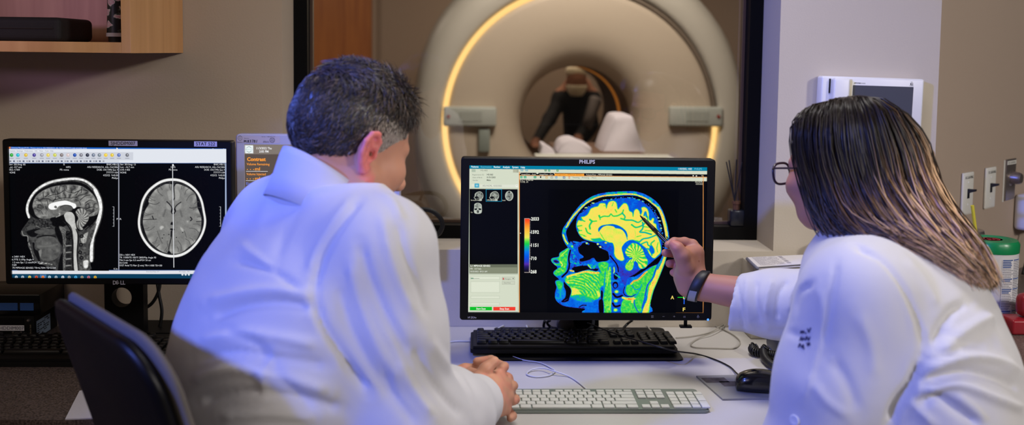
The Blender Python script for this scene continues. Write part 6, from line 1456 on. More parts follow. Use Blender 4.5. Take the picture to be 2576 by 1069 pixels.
for pts, v in (([(325, 600), (345, 585), (365, 600), (335, 625)], .78), ([(530, 600), (560, 620), (555, 645), (535, 625)], .74), ([(400, 250), (440, 240), (450, 310), (420, 330)], .66), ([(475, 220), (520, 250), (515, 320), (480, 330)], .68), ([(590, 540), (610, 535), (605, 555)], .72), ([(390, 360), (430, 395), (430, 430), (395, 410)], .64), ([(490, 400), (535, 360), (530, 410), (495, 430)], .64)): a.fill(z4(pts), v, 2.2)
for c_ in ((365, 676), (415, 672), (490, 702), (350, 708), (553, 652)): q = z4([c_])[0]; a.fill(E_(q[0], q[1], 1.4, 1.1, 8), .08, .7)
for pts in ([(380, 430), (360, 490)], [(530, 440), (545, 490)]): a.line(z4(pts), .44, 4, 2.5)
D0.put(np.clip(a.v + .02 * noise2(a.X, a.Y, 2.4, 8), 0, 1), a.sl, GR)
scr2 = D0.build('screen', dl, 1.0)
YD = DLS - 0.0005
letters(scr2, YD, [
    ((206, 220, 244), [('Universal Manager(M-W) - Primary exam to: ASU RESEARCH, ASL-YAC004 [7777771104] 4/22/2022 09:45', 29, 373.2, 3.4, 184), (534, 373.5, 537.5, 374.2), ('x', 560.5, 375, 4, 4)]),
    ((120, 124, 138), [('Station', 24, 381, 3, 14), ('Settings', 42, 381, 3, 15), ('Preferences', 62, 381, 3, 20), ('Edit', 88, 381, 3, 6), ('View', 99, 381, 3, 9), ('Tools', 113, 381, 3, 9), ('Help', 126, 381, 3, 8), ('Ready', 19, 691, 3, 9), ('Download Rate: 5/7', 368, 684.6, 3, 32), ('All images: 100.1', 450, 684.4, 3, 28)]),
    ((214, 216, 220), [('Ser: 201/Img: 85', 23, 415.5, 4.4, 40), ('Loc: -0.7 mm', 23, 422.3, 4.4, 31), ('852 /1709', 23, 429, 4.4, 26), ('NONE', 23, 436, 4.4, 15), ('S', 161, 415.5, 4.4, 3.6, 'C'), ('HFS', 172, 422.5, 4.4, 11, 'C'), ('PS: none', 162, 429, 4.4, 22, 'C'),
        ('BNIC-MR12', 297, 415.8, 4.4, 28, 'R'), ('ASU RESEARCH, ASL-YAC004', 297, 422.8, 4.4, 76, 'R'), ('DOB: 1/01/1996 Sex: F', 297, 429.4, 4.4, 52, 'R'), ('7777771104', 297, 436.2, 4.4, 29, 'R'), ('4/22/22  9:45:50', 297, 443.2, 4.4, 37, 'R'), ('Philips', 297, 450, 4.4, 15, 'R'),
        ('A', 21, 555.5, 4.2, 4), ('P', 293.5, 553, 4.4, 3.6), ('R', 301.5, 553, 4.4, 4), ('L', 563, 550, 4.4, 3),
        ('Ser: 301/Img: 13', 302.5, 415.5, 4.4, 38), ('Loc: -16.7 mm', 302.5, 422.3, 4.4, 34), ('618 /1405', 302.5, 429, 4.4, 24), ('NONE', 302.5, 436, 4.4, 15), ('HFS', 435.5, 422.5, 4.4, 11, 'C'), ('PS: none', 435.5, 429, 4.4, 21, 'C'),
        ('BNIC-MR12', 565.5, 415.8, 4.4, 27, 'R'), ('ASU RESEARCH, ASL-YAC004', 565.5, 422.8, 4.4, 74, 'R'), ('DOB: 1/01/1996 Sex: F', 565.5, 429.4, 4.4, 51, 'R'), ('7777771104', 565.5, 436.2, 4.4, 28, 'R'), ('4/22/22  9:45:50', 565.5, 443.2, 4.4, 36, 'R'), ('Philips', 565.5, 450, 4.4, 14.5, 'R'),
        ('244 x 240/1 NEX', 20, 647.5, 4.4, 42), ('TR: 6.7/TE 3.1/Flip Angle 9', 20, 654.8, 4.4, 63), ('Thk 1.2 mm Spc 1.2 mm/FOV 27 cm', 20, 662, 4.4, 87), ('10:07:09', 20, 668.8, 4.4, 21), ('85/170 MPRAGE SENSE2 TR=6.7394 TE=3.104', 20, 675.6, 4.4, 118),
        ('256 x 160/1 NEX', 300.5, 643, 4.4, 39), ('TR 11000/TE 100/TI 2800/Flip Angle 90', 300.5, 649.6, 4.4, 91), ('Thk 5 mm Spc 5.5 mm/FOV 24 cm', 300.5, 656.4, 4.4, 78), ('10:13:40', 300.5, 663.2, 4.4, 20), ('13/27 Axial T2 Flair (2 min) TR=11000 TE=100', 300.5, 669.6, 4.4, 106), ('0.3x', 286, 678, 4, 10), (435.0, 413, 436.4, 673)]),
])
bm = B(); k = DLS / F_PX; c = P(435.8, 412, YD); vv = [bm.verts.new(p) for p in ((c[0], YD, c[2]), (c[0] - 2.4 * k, YD, c[2] - 5 * k), (c[0] + 2.4 * k, YD, c[2] - 5 * k))]; bm.faces.new(vv)
c = P(293, 369.8, YD); vv = [bm.verts.new(p) for p in ((c[0], YD, c[2]), (c[0], YD, c[2] - 6 * k), (c[0] + 3.6 * k, YD, c[2] - 4.4 * k))]; bm.faces.new(vv)
obj('cursor', bm, emat('ink_white', (236, 238, 242), 1.0), scr2, world=True)

# ---------------------------------------------------------------- injector display
IS = IJY + 0.0055
J0 = Ras(ij_i, IS, 2.0)
J0.rgb[:] = np.array((92, 80, 74)); J0.rect_fill(600, 350, 1010, 387.5, (130, 120, 112)); J0.rect_fill(616, 366, 636.5, 385.5, (236, 244, 246)); J0.rect_fill(614, 483, 1000, 700, (124, 116, 112))
J0.rect_fill(820, 390, 1000, 483, (150, 190, 200)); J0.rect_fill(960, 470, 1000, 700, (150, 200, 214))
scr3 = J0.build('screen', ij, 0.95)
YJ = IS - 0.0005
OR = (255, 160, 60)
letters(scr3, YJ, [
    ((238, 238, 240), [('11/3/2022 Thu', 645, 375.3, 5.4, 38, 'L', .02), ('2:05 PM', 652, 383.5, 5.4, 23, 'L', .02), (619, 430.2, 673.5, 431.6), (618.5, 453.8, 664, 455)]),
    (OR, [('Contrast', 621.5, 404.5, 8.6, 46.5, 'L', .035), ('Volume Remaining', 620.5, 415.5, 5.8, 57, 'L', .01), ('-  -  -', 621, 428.5, 7.5, 18, 'L', .03), ('ml', 641.5, 428.5, 7.6, 12.5, 'L', .02), ('Volume Injected', 620, 440.5, 5.8, 48, 'L', .01), ('-  -  -', 620.5, 452.3, 7.5, 18, 'L', .03), ('ml', 641.5, 452.5, 7.6, 12.5, 'L', .02)]),
    ((110, 130, 236), [('Elapsed Time', 619.5, 464.5, 6, 44)]), ((206, 206, 210), [('--:--', 620.5, 477, 6, 24, 'L', .02)]),
    ((90, 170, 160), [('BRACCO', 618, 376.8, 2.4, 17)]),
])
bm = B(); hexa(bm, 626.3, 375.8, 8, 1.3, YJ); obj('screen_logo', bm, emat('ink_greenish', (120, 156, 152), 1.0), scr3, world=True)
# ================================================================== people
SK = lin((206, 148, 122)); 
def Rz(deg):
    a = math.radians(deg); return np.array([[math.cos(a), math.sin(a), 0], [-math.sin(a), math.cos(a), 0], [0, 0, 1.0]])
def head_frame(face, pitch, roll=0.0):
    """columns: right, forward, up of a head facing `face` degrees from +y towards +x, nodding down by pitch."""
    R = Rz(face); p, q = math.radians(pitch), math.radians(roll)
    Px = np.array([[1, 0, 0], [0, math.cos(p), math.sin(p)], [0, -math.sin(p), math.cos(p)]])
    Py = np.array([[math.cos(q), 0, math.sin(q)], [0, 1, 0], [-math.sin(q), 0, math.cos(q)]])
    return R @ Px @ Py
def add_head(v, c, M, s=1.0, male=True):
    """skull, face and ears as one smooth union; local axes x right, y forward, z up."""
    L = lambda x, y, z: c + M @ (np.array([x, y, z]) * s)
    E = lambda p, r, k=0.015, op='u', A=None: v.ell(L(*p), np.array(r) * s, M if A is None else M @ A, k * s, op)
    Cc = lambda a, b, ra, rb, k=0.012, op='u': v.cap(L(*a), L(*b), ra * s, rb * s, k * s, op)
    E((0, -0.012, 0.028), (0.075, 0.097, 0.084)); E((0, -0.035, 0.005), (0.069, 0.074, 0.07), 0.02)
    E((0, 0.046, -0.03), (0.060, 0.048, 0.078), 0.03)
    E((0, 0.040, -0.088), (0.047, 0.046, 0.034), 0.03)
    for sx in (-1, 1):
        Cc((sx * 0.056, -0.002, -0.052), (sx * 0.042, 0.045, -0.092), 0.018, 0.018, 0.03)
        E((sx * 0.040, 0.066, -0.040), (0.026, 0.024, 0.024), 0.025)
        E((sx * 0.031, 0.092, -0.014), (0.015, 0.012, 0.009), 0.012, 's')
        E((sx * 0.031, 0.078, -0.014), (0.0125, 0.0125, 0.0115), 0.003)
        Cc((sx * 0.046, 0.072, 0.006), (sx * 0.012, 0.092, 0.006), 0.008, 0.008, 0.014)
        E((sx * 0.011, 0.106, -0.052), (0.009, 0.010, 0.008), 0.008)
        E((sx * 0.0065, 0.112, -0.0575), (0.0035, 0.005, 0.0025), 0.003, 's')
    E((0, 0.070, -0.106), (0.022, 0.020, 0.018), 0.02)
    Cc((0, 0.092, -0.004), (0, 0.113, -0.044), 0.0075, 0.0115, 0.014); E((0, 0.113, -0.048), (0.0125, 0.011, 0.010), 0.008)
    E((0, 0.093, -0.0765), (0.022, 0.009, 0.0055), 0.005); E((0, 0.0915, -0.0865), (0.019, 0.009, 0.006), 0.005)
    Cc((-0.018, 0.1, -0.0815), (0.018, 0.1, -0.0815), 0.0016, 0.0016, 0.003, 's')
    for sx in (-1, 1):       # ears: plate, rim, lobe, hollow
        ex = sx * 0.0765; O = lambda y, z, out=0.0: (ex + sx * (out + 0.16 * max(0.0, 0.008 - y)), y - 0.008, z - 0.024)
        E(O(-0.004, 0.002), (0.005, 0.016, 0.027), 0.008, A=np.array([[1, sx * 0.3, 0], [-sx * 0.3, 1, 0], [0, 0, 1.0]]) / math.sqrt(1.09) * 1.0)
        rim_ = [O(0.009, 0.006, .003), O(0.010, 0.020, .004), O(0.001, 0.031, .006), O(-0.012, 0.027, .009), O(-0.020, 0.012, .010), O(-0.019, -0.006, .009), O(-0.012, -0.020, .006), O(-0.001, -0.031, .003), O(0.007, -0.026, .001)]
        rr = [0.0042, 0.0045, 0.005, 0.005, 0.0048, 0.0046, 0.0052, 0.0066, 0.0045]
        for i in range(8): Cc(rim_[i], rim_[i + 1], rr[i], rr[i + 1], 0.003)
        Cc(O(-0.010, 0.016, .006), O(-0.008, -0.014, .005), 0.0035, 0.004, 0.004)
        E(O(0.002, -0.003, .006), (0.006, 0.0065, 0.010), 0.003, 's'); E(O(-0.001, 0.017, .007), (0.004, 0.006, 0.007), 0.003, 's')
        E(O(0.011, -0.004, .004), (0.004, 0.0035, 0.006), 0.004)
def finger(v, pts, r0, r1, k=0.0035):
    n = len(pts); v.chain([np.asarray(p, float) for p in pts], list(np.linspace(r0, r1, n)), k)
def loft_row(z, cx, cy, a, b): return (z, cx, cy, a, b)
def strand_mesh(ref, dirs, cols, rads, sides=3):
    """roots (n,3) ... dirs: (n, seg+1, 3) point paths -> one mesh of tapering tubes with per-point colour cols (n, seg+1, 3)."""
    Pth = dirs; n, m, _ = Pth.shape
    T = np.gradient(Pth, axis=1); T /= np.maximum(np.linalg.norm(T, axis=2, keepdims=True), 1e-9)
    U = np.cross(T, ref); U /= np.maximum(np.linalg.norm(U, axis=2, keepdims=True), 1e-9); Wd = np.cross(T, U)
    ring = []
    for k in range(sides):
        a = 2 * PI * k / sides; ring.append(Pth + rads[..., None] * (math.cos(a) * U + math.sin(a) * Wd))
    V = np.stack(ring, 2).reshape(-1, 3)
    i = np.arange(n)[:, None, None] * (m * sides) + np.arange(m - 1)[None, :, None] * sides; k = np.arange(sides)[None, None, :]; k2 = (k + 1) % sides
    Q = np.stack([i + k, i + k2, i + sides + k2, i + sides + k], -1).reshape(-1, 4)
    C = np.repeat(cols[:, :, None, :], sides, 2).reshape(-1, 3)
    return V, Q, C
def surface_samples(V, Q, n, mask=None):
    a = V[Q[:, 0]]; c = V[Q[:, 2]]; b = V[Q[:, 1]]; d = V[Q[:, 3]]
    ar = np.linalg.norm(np.cross(c - a, d - b), axis=1)
    if mask is not None: ar = ar * mask
    f = rng.choice(len(Q), n, p=ar / ar.sum()); u, w = rng.random(n)[:, None], rng.random(n)[:, None]
    p = (a[f] * (1 - u) + b[f] * u) * (1 - w) + (d[f] * (1 - u) + c[f] * u) * w
    return p, f
def folds(V, Q, rows):
    """raise (height>0) or press (height<0) cloth along photo-measured crease lines on the side of the body they were seen on.
    rows: (points px, half width px, height m, near depth limit)"""
    N = vnormals(V, Q); X, Y = proj(V); vis = np.clip((-(N @ np.array([0.05, 1.0, -0.1])) + 0.05) * 3, 0, 1)
    D = np.zeros(len(V))
    for pts, w, h in rows:
        q = spline(pts, 6) if len(pts) > 2 else np.asarray(pts, float)
        lo, hi = q.min(0) - 3 * w, q.max(0) + 3 * w
        ix = np.nonzero((X > lo[0]) & (X < hi[0]) & (Y > lo[1]) & (Y < hi[1]) & (vis > 0.01))[0]
        if len(ix) == 0: continue
        d = seg_dist(X[ix], Y[ix], q)
        # fade towards both ends of the crease
        t0 = np.hypot(X[ix] - q[0][0], Y[ix] - q[0][1]); t1 = np.hypot(X[ix] - q[-1][0], Y[ix] - q[-1][1])
        fade = np.clip(np.minimum(t0, t1) / (2.2 * w) + 0.15, 0, 1)
        D[ix] += h * np.exp(-(d / w) ** 2) * fade * vis[ix]
    return V + N * D[:, None]
def cloth_noise(V, Q, amp, scale, seed):
    N = vnormals(V, Q)
    n = noise2(V[:, 0] + 0.7 * V[:, 1] + 9, V[:, 2] * 0.8 + 5, scale, seed) + 0.5 * noise2(V[:, 1] * 1.1 + 7, V[:, 2] + 0.3 * V[:, 0] + 3, scale * 0.5, seed + 1)
    return V + N * (amp * n)[:, None]
m_coat = mat('white_coat_cloth', (206, 204, 208), 0.85, spec=0.2, bump=(420, 0.12), sheen=0.15)
m_trs = mat('dark_trousers', (36, 38, 48), 0.85)
m_shoe = mat('dark_shoe', (22, 20, 20), 0.5)
def legs(person, hip, fwd, right, knee_d, spread, seat_top, foot_back=0.0):
    """seated trousers and shoes: thighs forward from the hip to the knee, shins down to the floor."""
    hip = np.array(hip, float); F3 = np.array([*fwd, 0.0]); R3 = np.array([*right, 0.0])
    kn = hip + F3 * knee_d; lo = np.minimum(hip, kn) - 0.33; hi = np.maximum(hip, kn) + 0.33
    v = Vol(rngax(lo[0], hi[0], 0.016), rngax(lo[1], hi[1], 0.016), rngax(0.05, seat_top + 0.30, 0.016))
    v.ell(hip + (0, 0, 0.10), (0.17, 0.17, 0.14), k=0.05)
    for sx in (-1, 1):
        a = hip + R3 * sx * 0.085 + (0, 0, 0.02); b = kn + R3 * sx * spread; b[2] = seat_top + 0.055; c = b - F3 * foot_back; c[2] = 0.09
        v.chain([a, b, c], [0.085, 0.062, 0.045], 0.04)
        sh = B(); ft = c + F3 * 0.05
        ring = lambda t, w, h: [tuple(c + F3 * t + R3 * w * math.cos(u) + np.array([0, 0, -0.09 + 0.002 + h * (0.5 + 0.5 * math.sin(u))])) for u in np.linspace(0, 2 * PI, 16, endpoint=False)]
        add_loops(sh, [ring(-0.07, 0.02, 0.05), ring(-0.05, 0.037, 0.09), ring(0.03, 0.04, 0.085), ring(0.1, 0.048, 0.055), ring(0.16, 0.04, 0.042), ring(0.19, 0.018, 0.03)])
        obj('shoe', sh, m_shoe, person, smooth=True, world=True)
    V, Q = v.mesh(2); from_np('trousers', V, Q, m_trs, person)

# ------------------------------------------------------------------ the man in front of the monitors
F50 = np.array([math.sin(math.radians(50)), math.cos(math.radians(50))]); R50 = np.array([F50[1], -F50[0]])
man = empty('person', (-0.335, 1.50, 0), 0, 'person with short dark hair in a white coat seen from behind, hands clasped', 'person')
MTR = [  # z, centre x, centre y, half width, half depth
    (0.50, -0.335, 1.49, 0.20, 0.165), (0.62, -0.330, 1.495, 0.20, 0.165), (0.74, -0.325, 1.50, 0.20, 0.165), (0.85, -0.318, 1.505, 0.205, 0.165), (0.93, -0.308, 1.512, 0.212, 0.165), (1.00, -0.296, 1.525, 0.216, 0.16),
    (1.06, -0.282, 1.54, 0.214, 0.15), (1.11, -0.266, 1.555, 0.205, 0.135), (1.15, -0.252, 1.565, 0.185, 0.115), (1.185, -0.247, 1.572, 0.145, 0.095), (1.215, -0.246, 1.575, 0.10, 0.078)]
hc_m = np.array([-0.208, 1.60, 1.286]); Mh = head_frame(53, 23, 0)
sR, eR, wR = np.array([-0.152, 1.442, 1.128]), np.array([-0.105, 1.415, 0.858]), np.array([0.000, 1.672, 0.800])
sL, eL, wL = np.array([-0.365, 1.705, 1.118]), np.array([-0.345, 1.86, 0.85]), np.array([-0.060, 1.800, 0.776])
xs = rngax(-0.62, 0.12, 0.0085, [(-0.34, -0.1, 0.0026), (-0.04, 0.10, 0.0026)]); ys = rngax(1.28, 2.0, 0.0085, [(1.46, 1.75, 0.0028), (1.68, 1.84, 0.0028)]); zs = rngax(0.50, 1.46, 0.0085, [(1.12, 1.46, 0.0026), (0.73, 0.89, 0.0026)])
v = Vol(xs, ys, zs)
v.loft([(z, x, y, a - 0.022, b - 0.022) for z, x, y, a, b in MTR], F50, k=0.02)
nb = np.array([-0.252, 1.568, 1.17])
v.cap(nb, hc_m + Mh @ np.array([0, -0.022, -0.055]), 0.066, 0.058, 0.03)
v.cap(nb + (0.01, 0.02, -0.03), hc_m + Mh @ np.array([0, 0.015, -0.09]), 0.05, 0.04, 0.03)
v.chain([sR, eR, wR], [0.056, 0.046, 0.032], 0.03).chain([sL, eL, wL], [0.056, 0.046, 0.032], 0.03)
add_head(v, hc_m, Mh, 1.0)
# right hand over the left one
def Hp(px, py, Y): return P(px, py, Y)
kn = [Hp(1256, 944, 1.748), Hp(1271, 968, 1.742), Hp(1277, 998, 1.735), Hp(1270, 1028, 1.728)]
wr = wR + (0.006, 0.01, 0)
pc_ = sum(kn) / 4
for i, k_ in enumerate(kn):
    v.cap(wr + (k_ - pc_) * 0.55, k_, 0.017, 0.0125, 0.012)
v.ell((wr + pc_) / 2, (0.022, 0.036, 0.034), k=0.02)
tips = [(-0.030, 0.062, 0.012), (-0.036, 0.066, 0.006), (-0.038, 0.064, -0.002), (-0.034, 0.056, -0.006)]
for i, k_ in enumerate(kn):
    t = np.array(tips[i]); mid = k_ + (0.006, 0.036, 0.004 if i == 0 else 0.0)
    finger(v, [k_, mid, k_ + t * 0.9 + (0.012, 0, 0), k_ + t + (-0.012, -0.006, -0.004)], 0.0108 - 0.0006 * (i == 3), 0.0082)
# thumb of the right hand, pointing up along the far side
finger(v, [wr + (0.004, 0.012, 0.022), Hp(1203, 952, 1.716), Hp(1222, 928, 1.722), Hp(1243, 909, 1.730)], 0.0155, 0.0100, 0.005)
v.cap(Hp(1203, 954, 1.722), kn[0] - np.array([0.008, 0, 0.004]), 0.013, 0.011, 0.006)
# left hand underneath
kl_ = [np.array([-0.020, 1.812, 0.814]), np.array([-0.014, 1.822, 0.797]), np.array([-0.012, 1.824, 0.780]), np.array([-0.016, 1.82, 0.765])]
for k_ in kl_: v.cap(wL + (0.004, 0, 0) + (k_ - kl_[1]) * 0.4, k_, 0.016, 0.0125, 0.012)
v.ell((wL + kl_[1]) / 2, (0.036, 0.022, 0.03), k=0.02)
lt = [Hp(1264, 927, 1.752), Hp(1287, 976, 1.748), Hp(1292, 1010, 1.742), Hp(1284, 1052, 1.728)]
for k_, t in zip(kl_, lt): finger(v, [k_, k_ * 0.45 + t * 0.55 + (0.022, 0.016, 0), t + (0.004, 0.012, 0), t], 0.0105, 0.0076)
finger(v, [wL + (0.004, -0.008, 0.024), Hp(1166, 944, 1.775), Hp(1184, 940, 1.765), Hp(1202, 940, 1.755)], 0.0135, 0.009, 0.006)
V, Q = v.mesh(2)
# complexion: pinker ears, stubble on the jaw, hairline fades
loc = (V - hc_m) @ Mh
col = np.tile(lin((202, 146, 120)), (len(V), 1))
ear = np.clip((np.abs(loc[:, 0]) - 0.073) / 0.006, 0, 1) * (loc[:, 2] > -0.07) * (loc[:, 2] < 0.02) * (loc[:, 1] < 0.02) * (loc[:, 1] > -0.05); col = col * (1 - ear[:, None]) + lin((226, 128, 122)) * ear[:, None]
stub = np.clip((-loc[:, 2] - 0.045) / 0.03, 0, 1) * np.clip((loc[:, 1] + 0.005) / 0.03, 0, 1) * (loc[:, 2] > -0.14) * 0.6 * (0.75 + 0.25 * noise2(loc[:, 1], loc[:, 2], 0.003, 4)); col = col * (1 - stub[:, None]) + lin((150, 112, 98)) * stub[:, None]
hand = V[:, 2] < 0.9; n_ = noise2(V[:, 0] + V[:, 1], V[:, 2], 0.012, 3) * 0.08; col[hand] *= (1 + n_[hand])[:, None]
red = hand & (noise2(V[:, 0] * 1.3, V[:, 2] + V[:, 1], 0.02, 12) > 0.35); col[red] = col[red] * 0.7 + lin((220, 132, 118)) * 0.3
m_skin = attr_mat('skin', rough=0.5, spec=0.35, sss=0.18)
body = from_np('body', V, Q, m_skin, man, col=col)
# coat: trunk with both sleeves
xs = rngax(-0.66, 0.10, 0.0062); ys = rngax(1.22, 2.0, 0.0066); zs = rngax(0.50, 1.30, 0.0062)
v = Vol(xs, ys, zs)
v.loft(MTR, F50, k=0.02)
v.chain([sR + (-0.03, 0.03, 0.008), sR], [0.078, 0.079], 0.05).chain([sR, sR * .55 + eR * .45, eR, eR * 0.45 + wR * 0.55, wR * .97 + eR * .03], [0.079, 0.083, 0.082, 0.071, 0.053], 0.035)
v.chain([sL + (0.03, -0.03, 0.008), sL], [0.07, 0.07], 0.05).chain([sL, eL, wL * .95 + eL * .05], [0.07, 0.072, 0.05], 0.035)
v.cap((-0.285, 1.60, 1.165), (-0.345, 1.66, 1.135), 0.06, 0.066, 0.05)
# openings: neck, cuffs
v.cap(nb - (0, 0, 0.02), nb + (0, 0, 0.12), 0.066, 0.070, 0.006, 's')
v.cap(nb + (0.06, 0.05, -0.01), nb + (0.08, 0.07, 0.12), 0.06, 0.07, 0.02, 's')
for e_, w_ in ((eR, wR), (eL, wL)):
    d_ = (w_ - e_) / np.linalg.norm(w_ - e_); v.cap(w_ - d_ * 0.035, w_ + d_ * 0.08, 0.039, 0.041, 0.006, 's')
V, Q = v.mesh(2)
V = cloth_noise(V, Q, 0.0035, 0.085, 21)
man_folds = [
    ([(905, 505), (862, 560), (822, 625), (796, 700), (790, 762)], 9, -0.006), ([(885, 500), (842, 552), (800, 620), (776, 690)], 11, 0.004), ([(790, 762), (812, 820), (848, 880), (885, 930), (925, 985)], 12, -0.012), ([(770, 740), (795, 800), (830, 865), (868, 920)], 12, 0.006),
    ([(590, 655), (650, 668), (700, 690), (760, 735)], 9, -0.005), ([(600, 610), (650, 650), (700, 690)], 10, 0.004), ([(530, 800), (610, 770), (700, 760), (790, 772)], 13, -0.008), ([(520, 760), (620, 738), (700, 732), (780, 745)], 14, 0.007), ([(500, 860), (600, 840), (700, 850), (800, 870)], 14, 0.007), ([(490, 900), (600, 885), (720, 905), (820, 920)], 12, -0.007),
    ([(480, 960), (580, 930), (700, 945), (830, 985)], 14, 0.008), ([(500, 1010), (620, 985), (740, 1000), (860, 1030)], 13, -0.008), ([(550, 1050), (680, 1040), (800, 1050)], 12, 0.006), ([(640, 900), (720, 960), (790, 1040)], 12, -0.005), ([(560, 830), (640, 860), (700, 930)], 12, -0.005),
    ([(960, 540), (975, 620), (1000, 700), (1040, 790)], 11, 0.004), ([(905, 610), (930, 700), (975, 800), (1030, 900)], 12, -0.006), ([(880, 660), (905, 760), (950, 870), (1010, 960)], 12, 0.005), ([(1000, 560), (1018, 640), (1050, 720), (1075, 800)], 9, -0.004), ([(850, 720), (880, 820), (930, 920), (985, 1010)], 11, -0.005),
    ([(1080, 850), (1110, 900), (1150, 950), (1190, 1010)], 12, 0.005), ([(1040, 870), (1075, 940), (1120, 1000), (1170, 1050)], 12, -0.007), ([(1000, 900), (1040, 980), (1090, 1050)], 12, 0.006), ([(960, 930), (1000, 1010), (1050, 1069)], 12, -0.006), ([(1130, 880), (1165, 925), (1195, 980)], 8, -0.004), ([(700, 440), (680, 500), (640, 580)], 14, 0.003), ([(760, 500), (720, 580), (690, 660)], 14, -0.003),
    ([(660, 1000), (665, 940), (690, 880)], 10, 0.004), ([(940, 470), (985, 505), (1012, 560)], 10, 0.004)]
V = folds(V, Q, man_folds)
coat = from_np('lab_coat', V, Q, m_coat, man)
# collar: turned down band round the neck
def collar(c, nrm, rx, ry, fwd2, hgt, drop, flare, name, m, parent, gap=0.5, lift=0.0, tilt=0.0):
    R2 = np.array([fwd2[1], -fwd2[0]]); loops = []
    A = np.linspace(math.radians(90 + 180 * gap * 0.25), math.radians(450 - 180 * gap * 0.25), 56)
    def ringp(rad, dz):
        out = []
        for a in A:
            x, y = math.cos(a), math.sin(a); p = R2 * (rx + rad) * x + fwd2 * (ry + rad) * y
            out.append((c[0] + p[0], c[1] + p[1], c[2] + dz - tilt * y + lift * max(0, y) ** 2 * -1))
        return out
    L = [ringp(0.012, -0.05), ringp(0.0, -0.012), ringp(-0.003, hgt * 0.6), ringp(0.001, hgt), ringp(0.005, hgt + 0.002), ringp(0.010, hgt * 0.8), ringp(flare * 0.6, hgt - drop * 0.6), ringp(flare, hgt - drop), ringp(flare - 0.002, hgt - drop - 0.001), ringp(flare * 0.6 - 0.003, hgt - drop * 0.6), ringp(0.006, hgt * 0.6), ringp(0.006, -0.012), ringp(0.018, -0.05)]
    o = obj(name, add_loops(B(), L, cap=False, closed=False), m, parent, smooth=True, world=True); return o
collar(np.array([-0.248, 1.572, 1.172]), None, 0.067, 0.068, F50, 0.046, 0.074, 0.036, 'coat_collar', m_coat, man, 0.5, 0.0, 0.056)
collar(np.array([-0.246, 1.574, 1.180]), None, 0.060, 0.061, F50, 0.034, 0.03, 0.005, 'shirt_collar', mat('pale_blue_shirt', (176, 200, 220), 0.8), man, 0.3, 0.0, 0.048)
# hair: a close cap and thousands of short strands
v = Vol(rngax(hc_m[0] - .14, hc_m[0] + .14, 0.003), rngax(hc_m[1] - .14, hc_m[1] + .14, 0.003), rngax(hc_m[2] - .14, hc_m[2] + .14, 0.003))
v.ell(hc_m + Mh @ np.array([0, -0.012, 0.029]), (0.079, 0.102, 0.090), Mh, 0.01); v.ell(hc_m + Mh @ np.array([0, -0.037, 0.003]), (0.073, 0.080, 0.074), Mh, 0.02)
V, Q = v.mesh(1); loc = (V - hc_m) @ Mh
def hair_ok(l):
    x, y, z = np.abs(l[:, 0]), l[:, 1], l[:, 2]
    front = z > 0.052 + 0.30 * np.maximum(y - 0.03, 0)          # forehead hairline
    side = (y < 0.066 - 0.35 * np.maximum(0.03 - z, 0)) & (z > -0.012)   # temple
    burn = (y < 0.030) & (y > 0.006) & (z > -0.038)              # sideburn in front of the ear
    back = (y < -0.022) & (z > -0.066 + 0.55 * np.maximum(y + 0.075, 0))
    return (front & (y < 0.088)) | side | burn | back
ok = hair_ok(loc); keep = ok[Q].all(1)
used = np.unique(Q[keep]); re = np.full(len(V), -1); re[used] = np.arange(len(used)); V2, Q2 = V[used], re[Q[keep]]
def man_hair_col(l, n):
    grey = np.clip((l[:, 1] + 0.035) / 0.05, 0, 1) * np.clip((0.050 - l[:, 2]) / 0.03, 0, 1) * (np.abs(l[:, 0]) > 0.04)
    base = lin((52, 44, 41)) * (0.75 + 0.5 * rng.random(n))[:, None]
    warm = (rng.random(n) < 0.28)[:, None]; base = np.where(warm, lin((104, 86, 72)) * (0.7 + 0.6 * rng.random(n))[:, None], base)
    g = (rng.random(n) < 0.02 + 0.9 * grey)[:, None]
    return np.where(g & (grey[:, None] > 0.02), lin((196, 184, 172)) * (0.6 + 0.5 * rng.random(n))[:, None], base), grey
lc = (V2 - hc_m) @ Mh; cc_, gg = man_hair_col(lc, len(V2)); capcol = lin((30, 25, 24)) * (1 - gg)[:, None] + lin((150, 136, 124)) * gg[:, None]
m_hair = attr_mat('hair_strands', rough=0.40, spec=0.8)
hair = from_np('hair', V2, Q2, m_hair, man, col=capcol)
n = 16000; p, f = surface_samples(V2, Q2, n); Nn = vnormals(V2, Q2)[Q2[f, 0]]; l = (p - hc_m) @ Mh
colr, g = man_hair_col(l, n)
top = np.clip((l[:, 2] - 0.045) / 0.05, 0, 1); frt = np.clip((l[:, 1] - 0.0) / 0.07, 0, 1)
down = np.array([0, -0.25, -1.0]); swirl = np.stack([0.9 * noise2(l[:, 0], l[:, 1], 0.018, 61), 0.7 * noise2(l[:, 1], l[:, 2], 0.018, 62), 0.3 * noise2(l[:, 2], l[:, 0], 0.03, 63)], 1)
comb = down * (1 - top)[:, None] + np.array([0.15, 0.75, 0.25]) * (top * (0.25 + 0.75 * frt))[:, None] + np.array([0.1, -0.7, -0.1]) * (top * (1 - frt) * 0.5)[:, None]
comb = (comb + swirl + 0.35 * rng.normal(size=(n, 3))) @ Mh.T
comb -= Nn * (comb * Nn).sum(1, keepdims=True); comb /= np.maximum(np.linalg.norm(comb, axis=1, keepdims=True), 1e-6)
Ln = (0.012 + 0.017 * top + 0.020 * top * frt) * rng.uniform(0.5, 1.4, n) * (1 - 0.55 * g); lift_ = (0.22 + 0.26 * top * frt)[:, None] + 0.15 * rng.random((n, 1))
ts = np.linspace(0, 1, 4)[None, :, None]
path = p[:, None, :] - Nn[:, None, :] * 0.001 + Ln[:, None, None] * (comb[:, None, :] * ts + Nn[:, None, :] * lift_[:, None, :] * ts * (1.25 - 0.8 * ts))
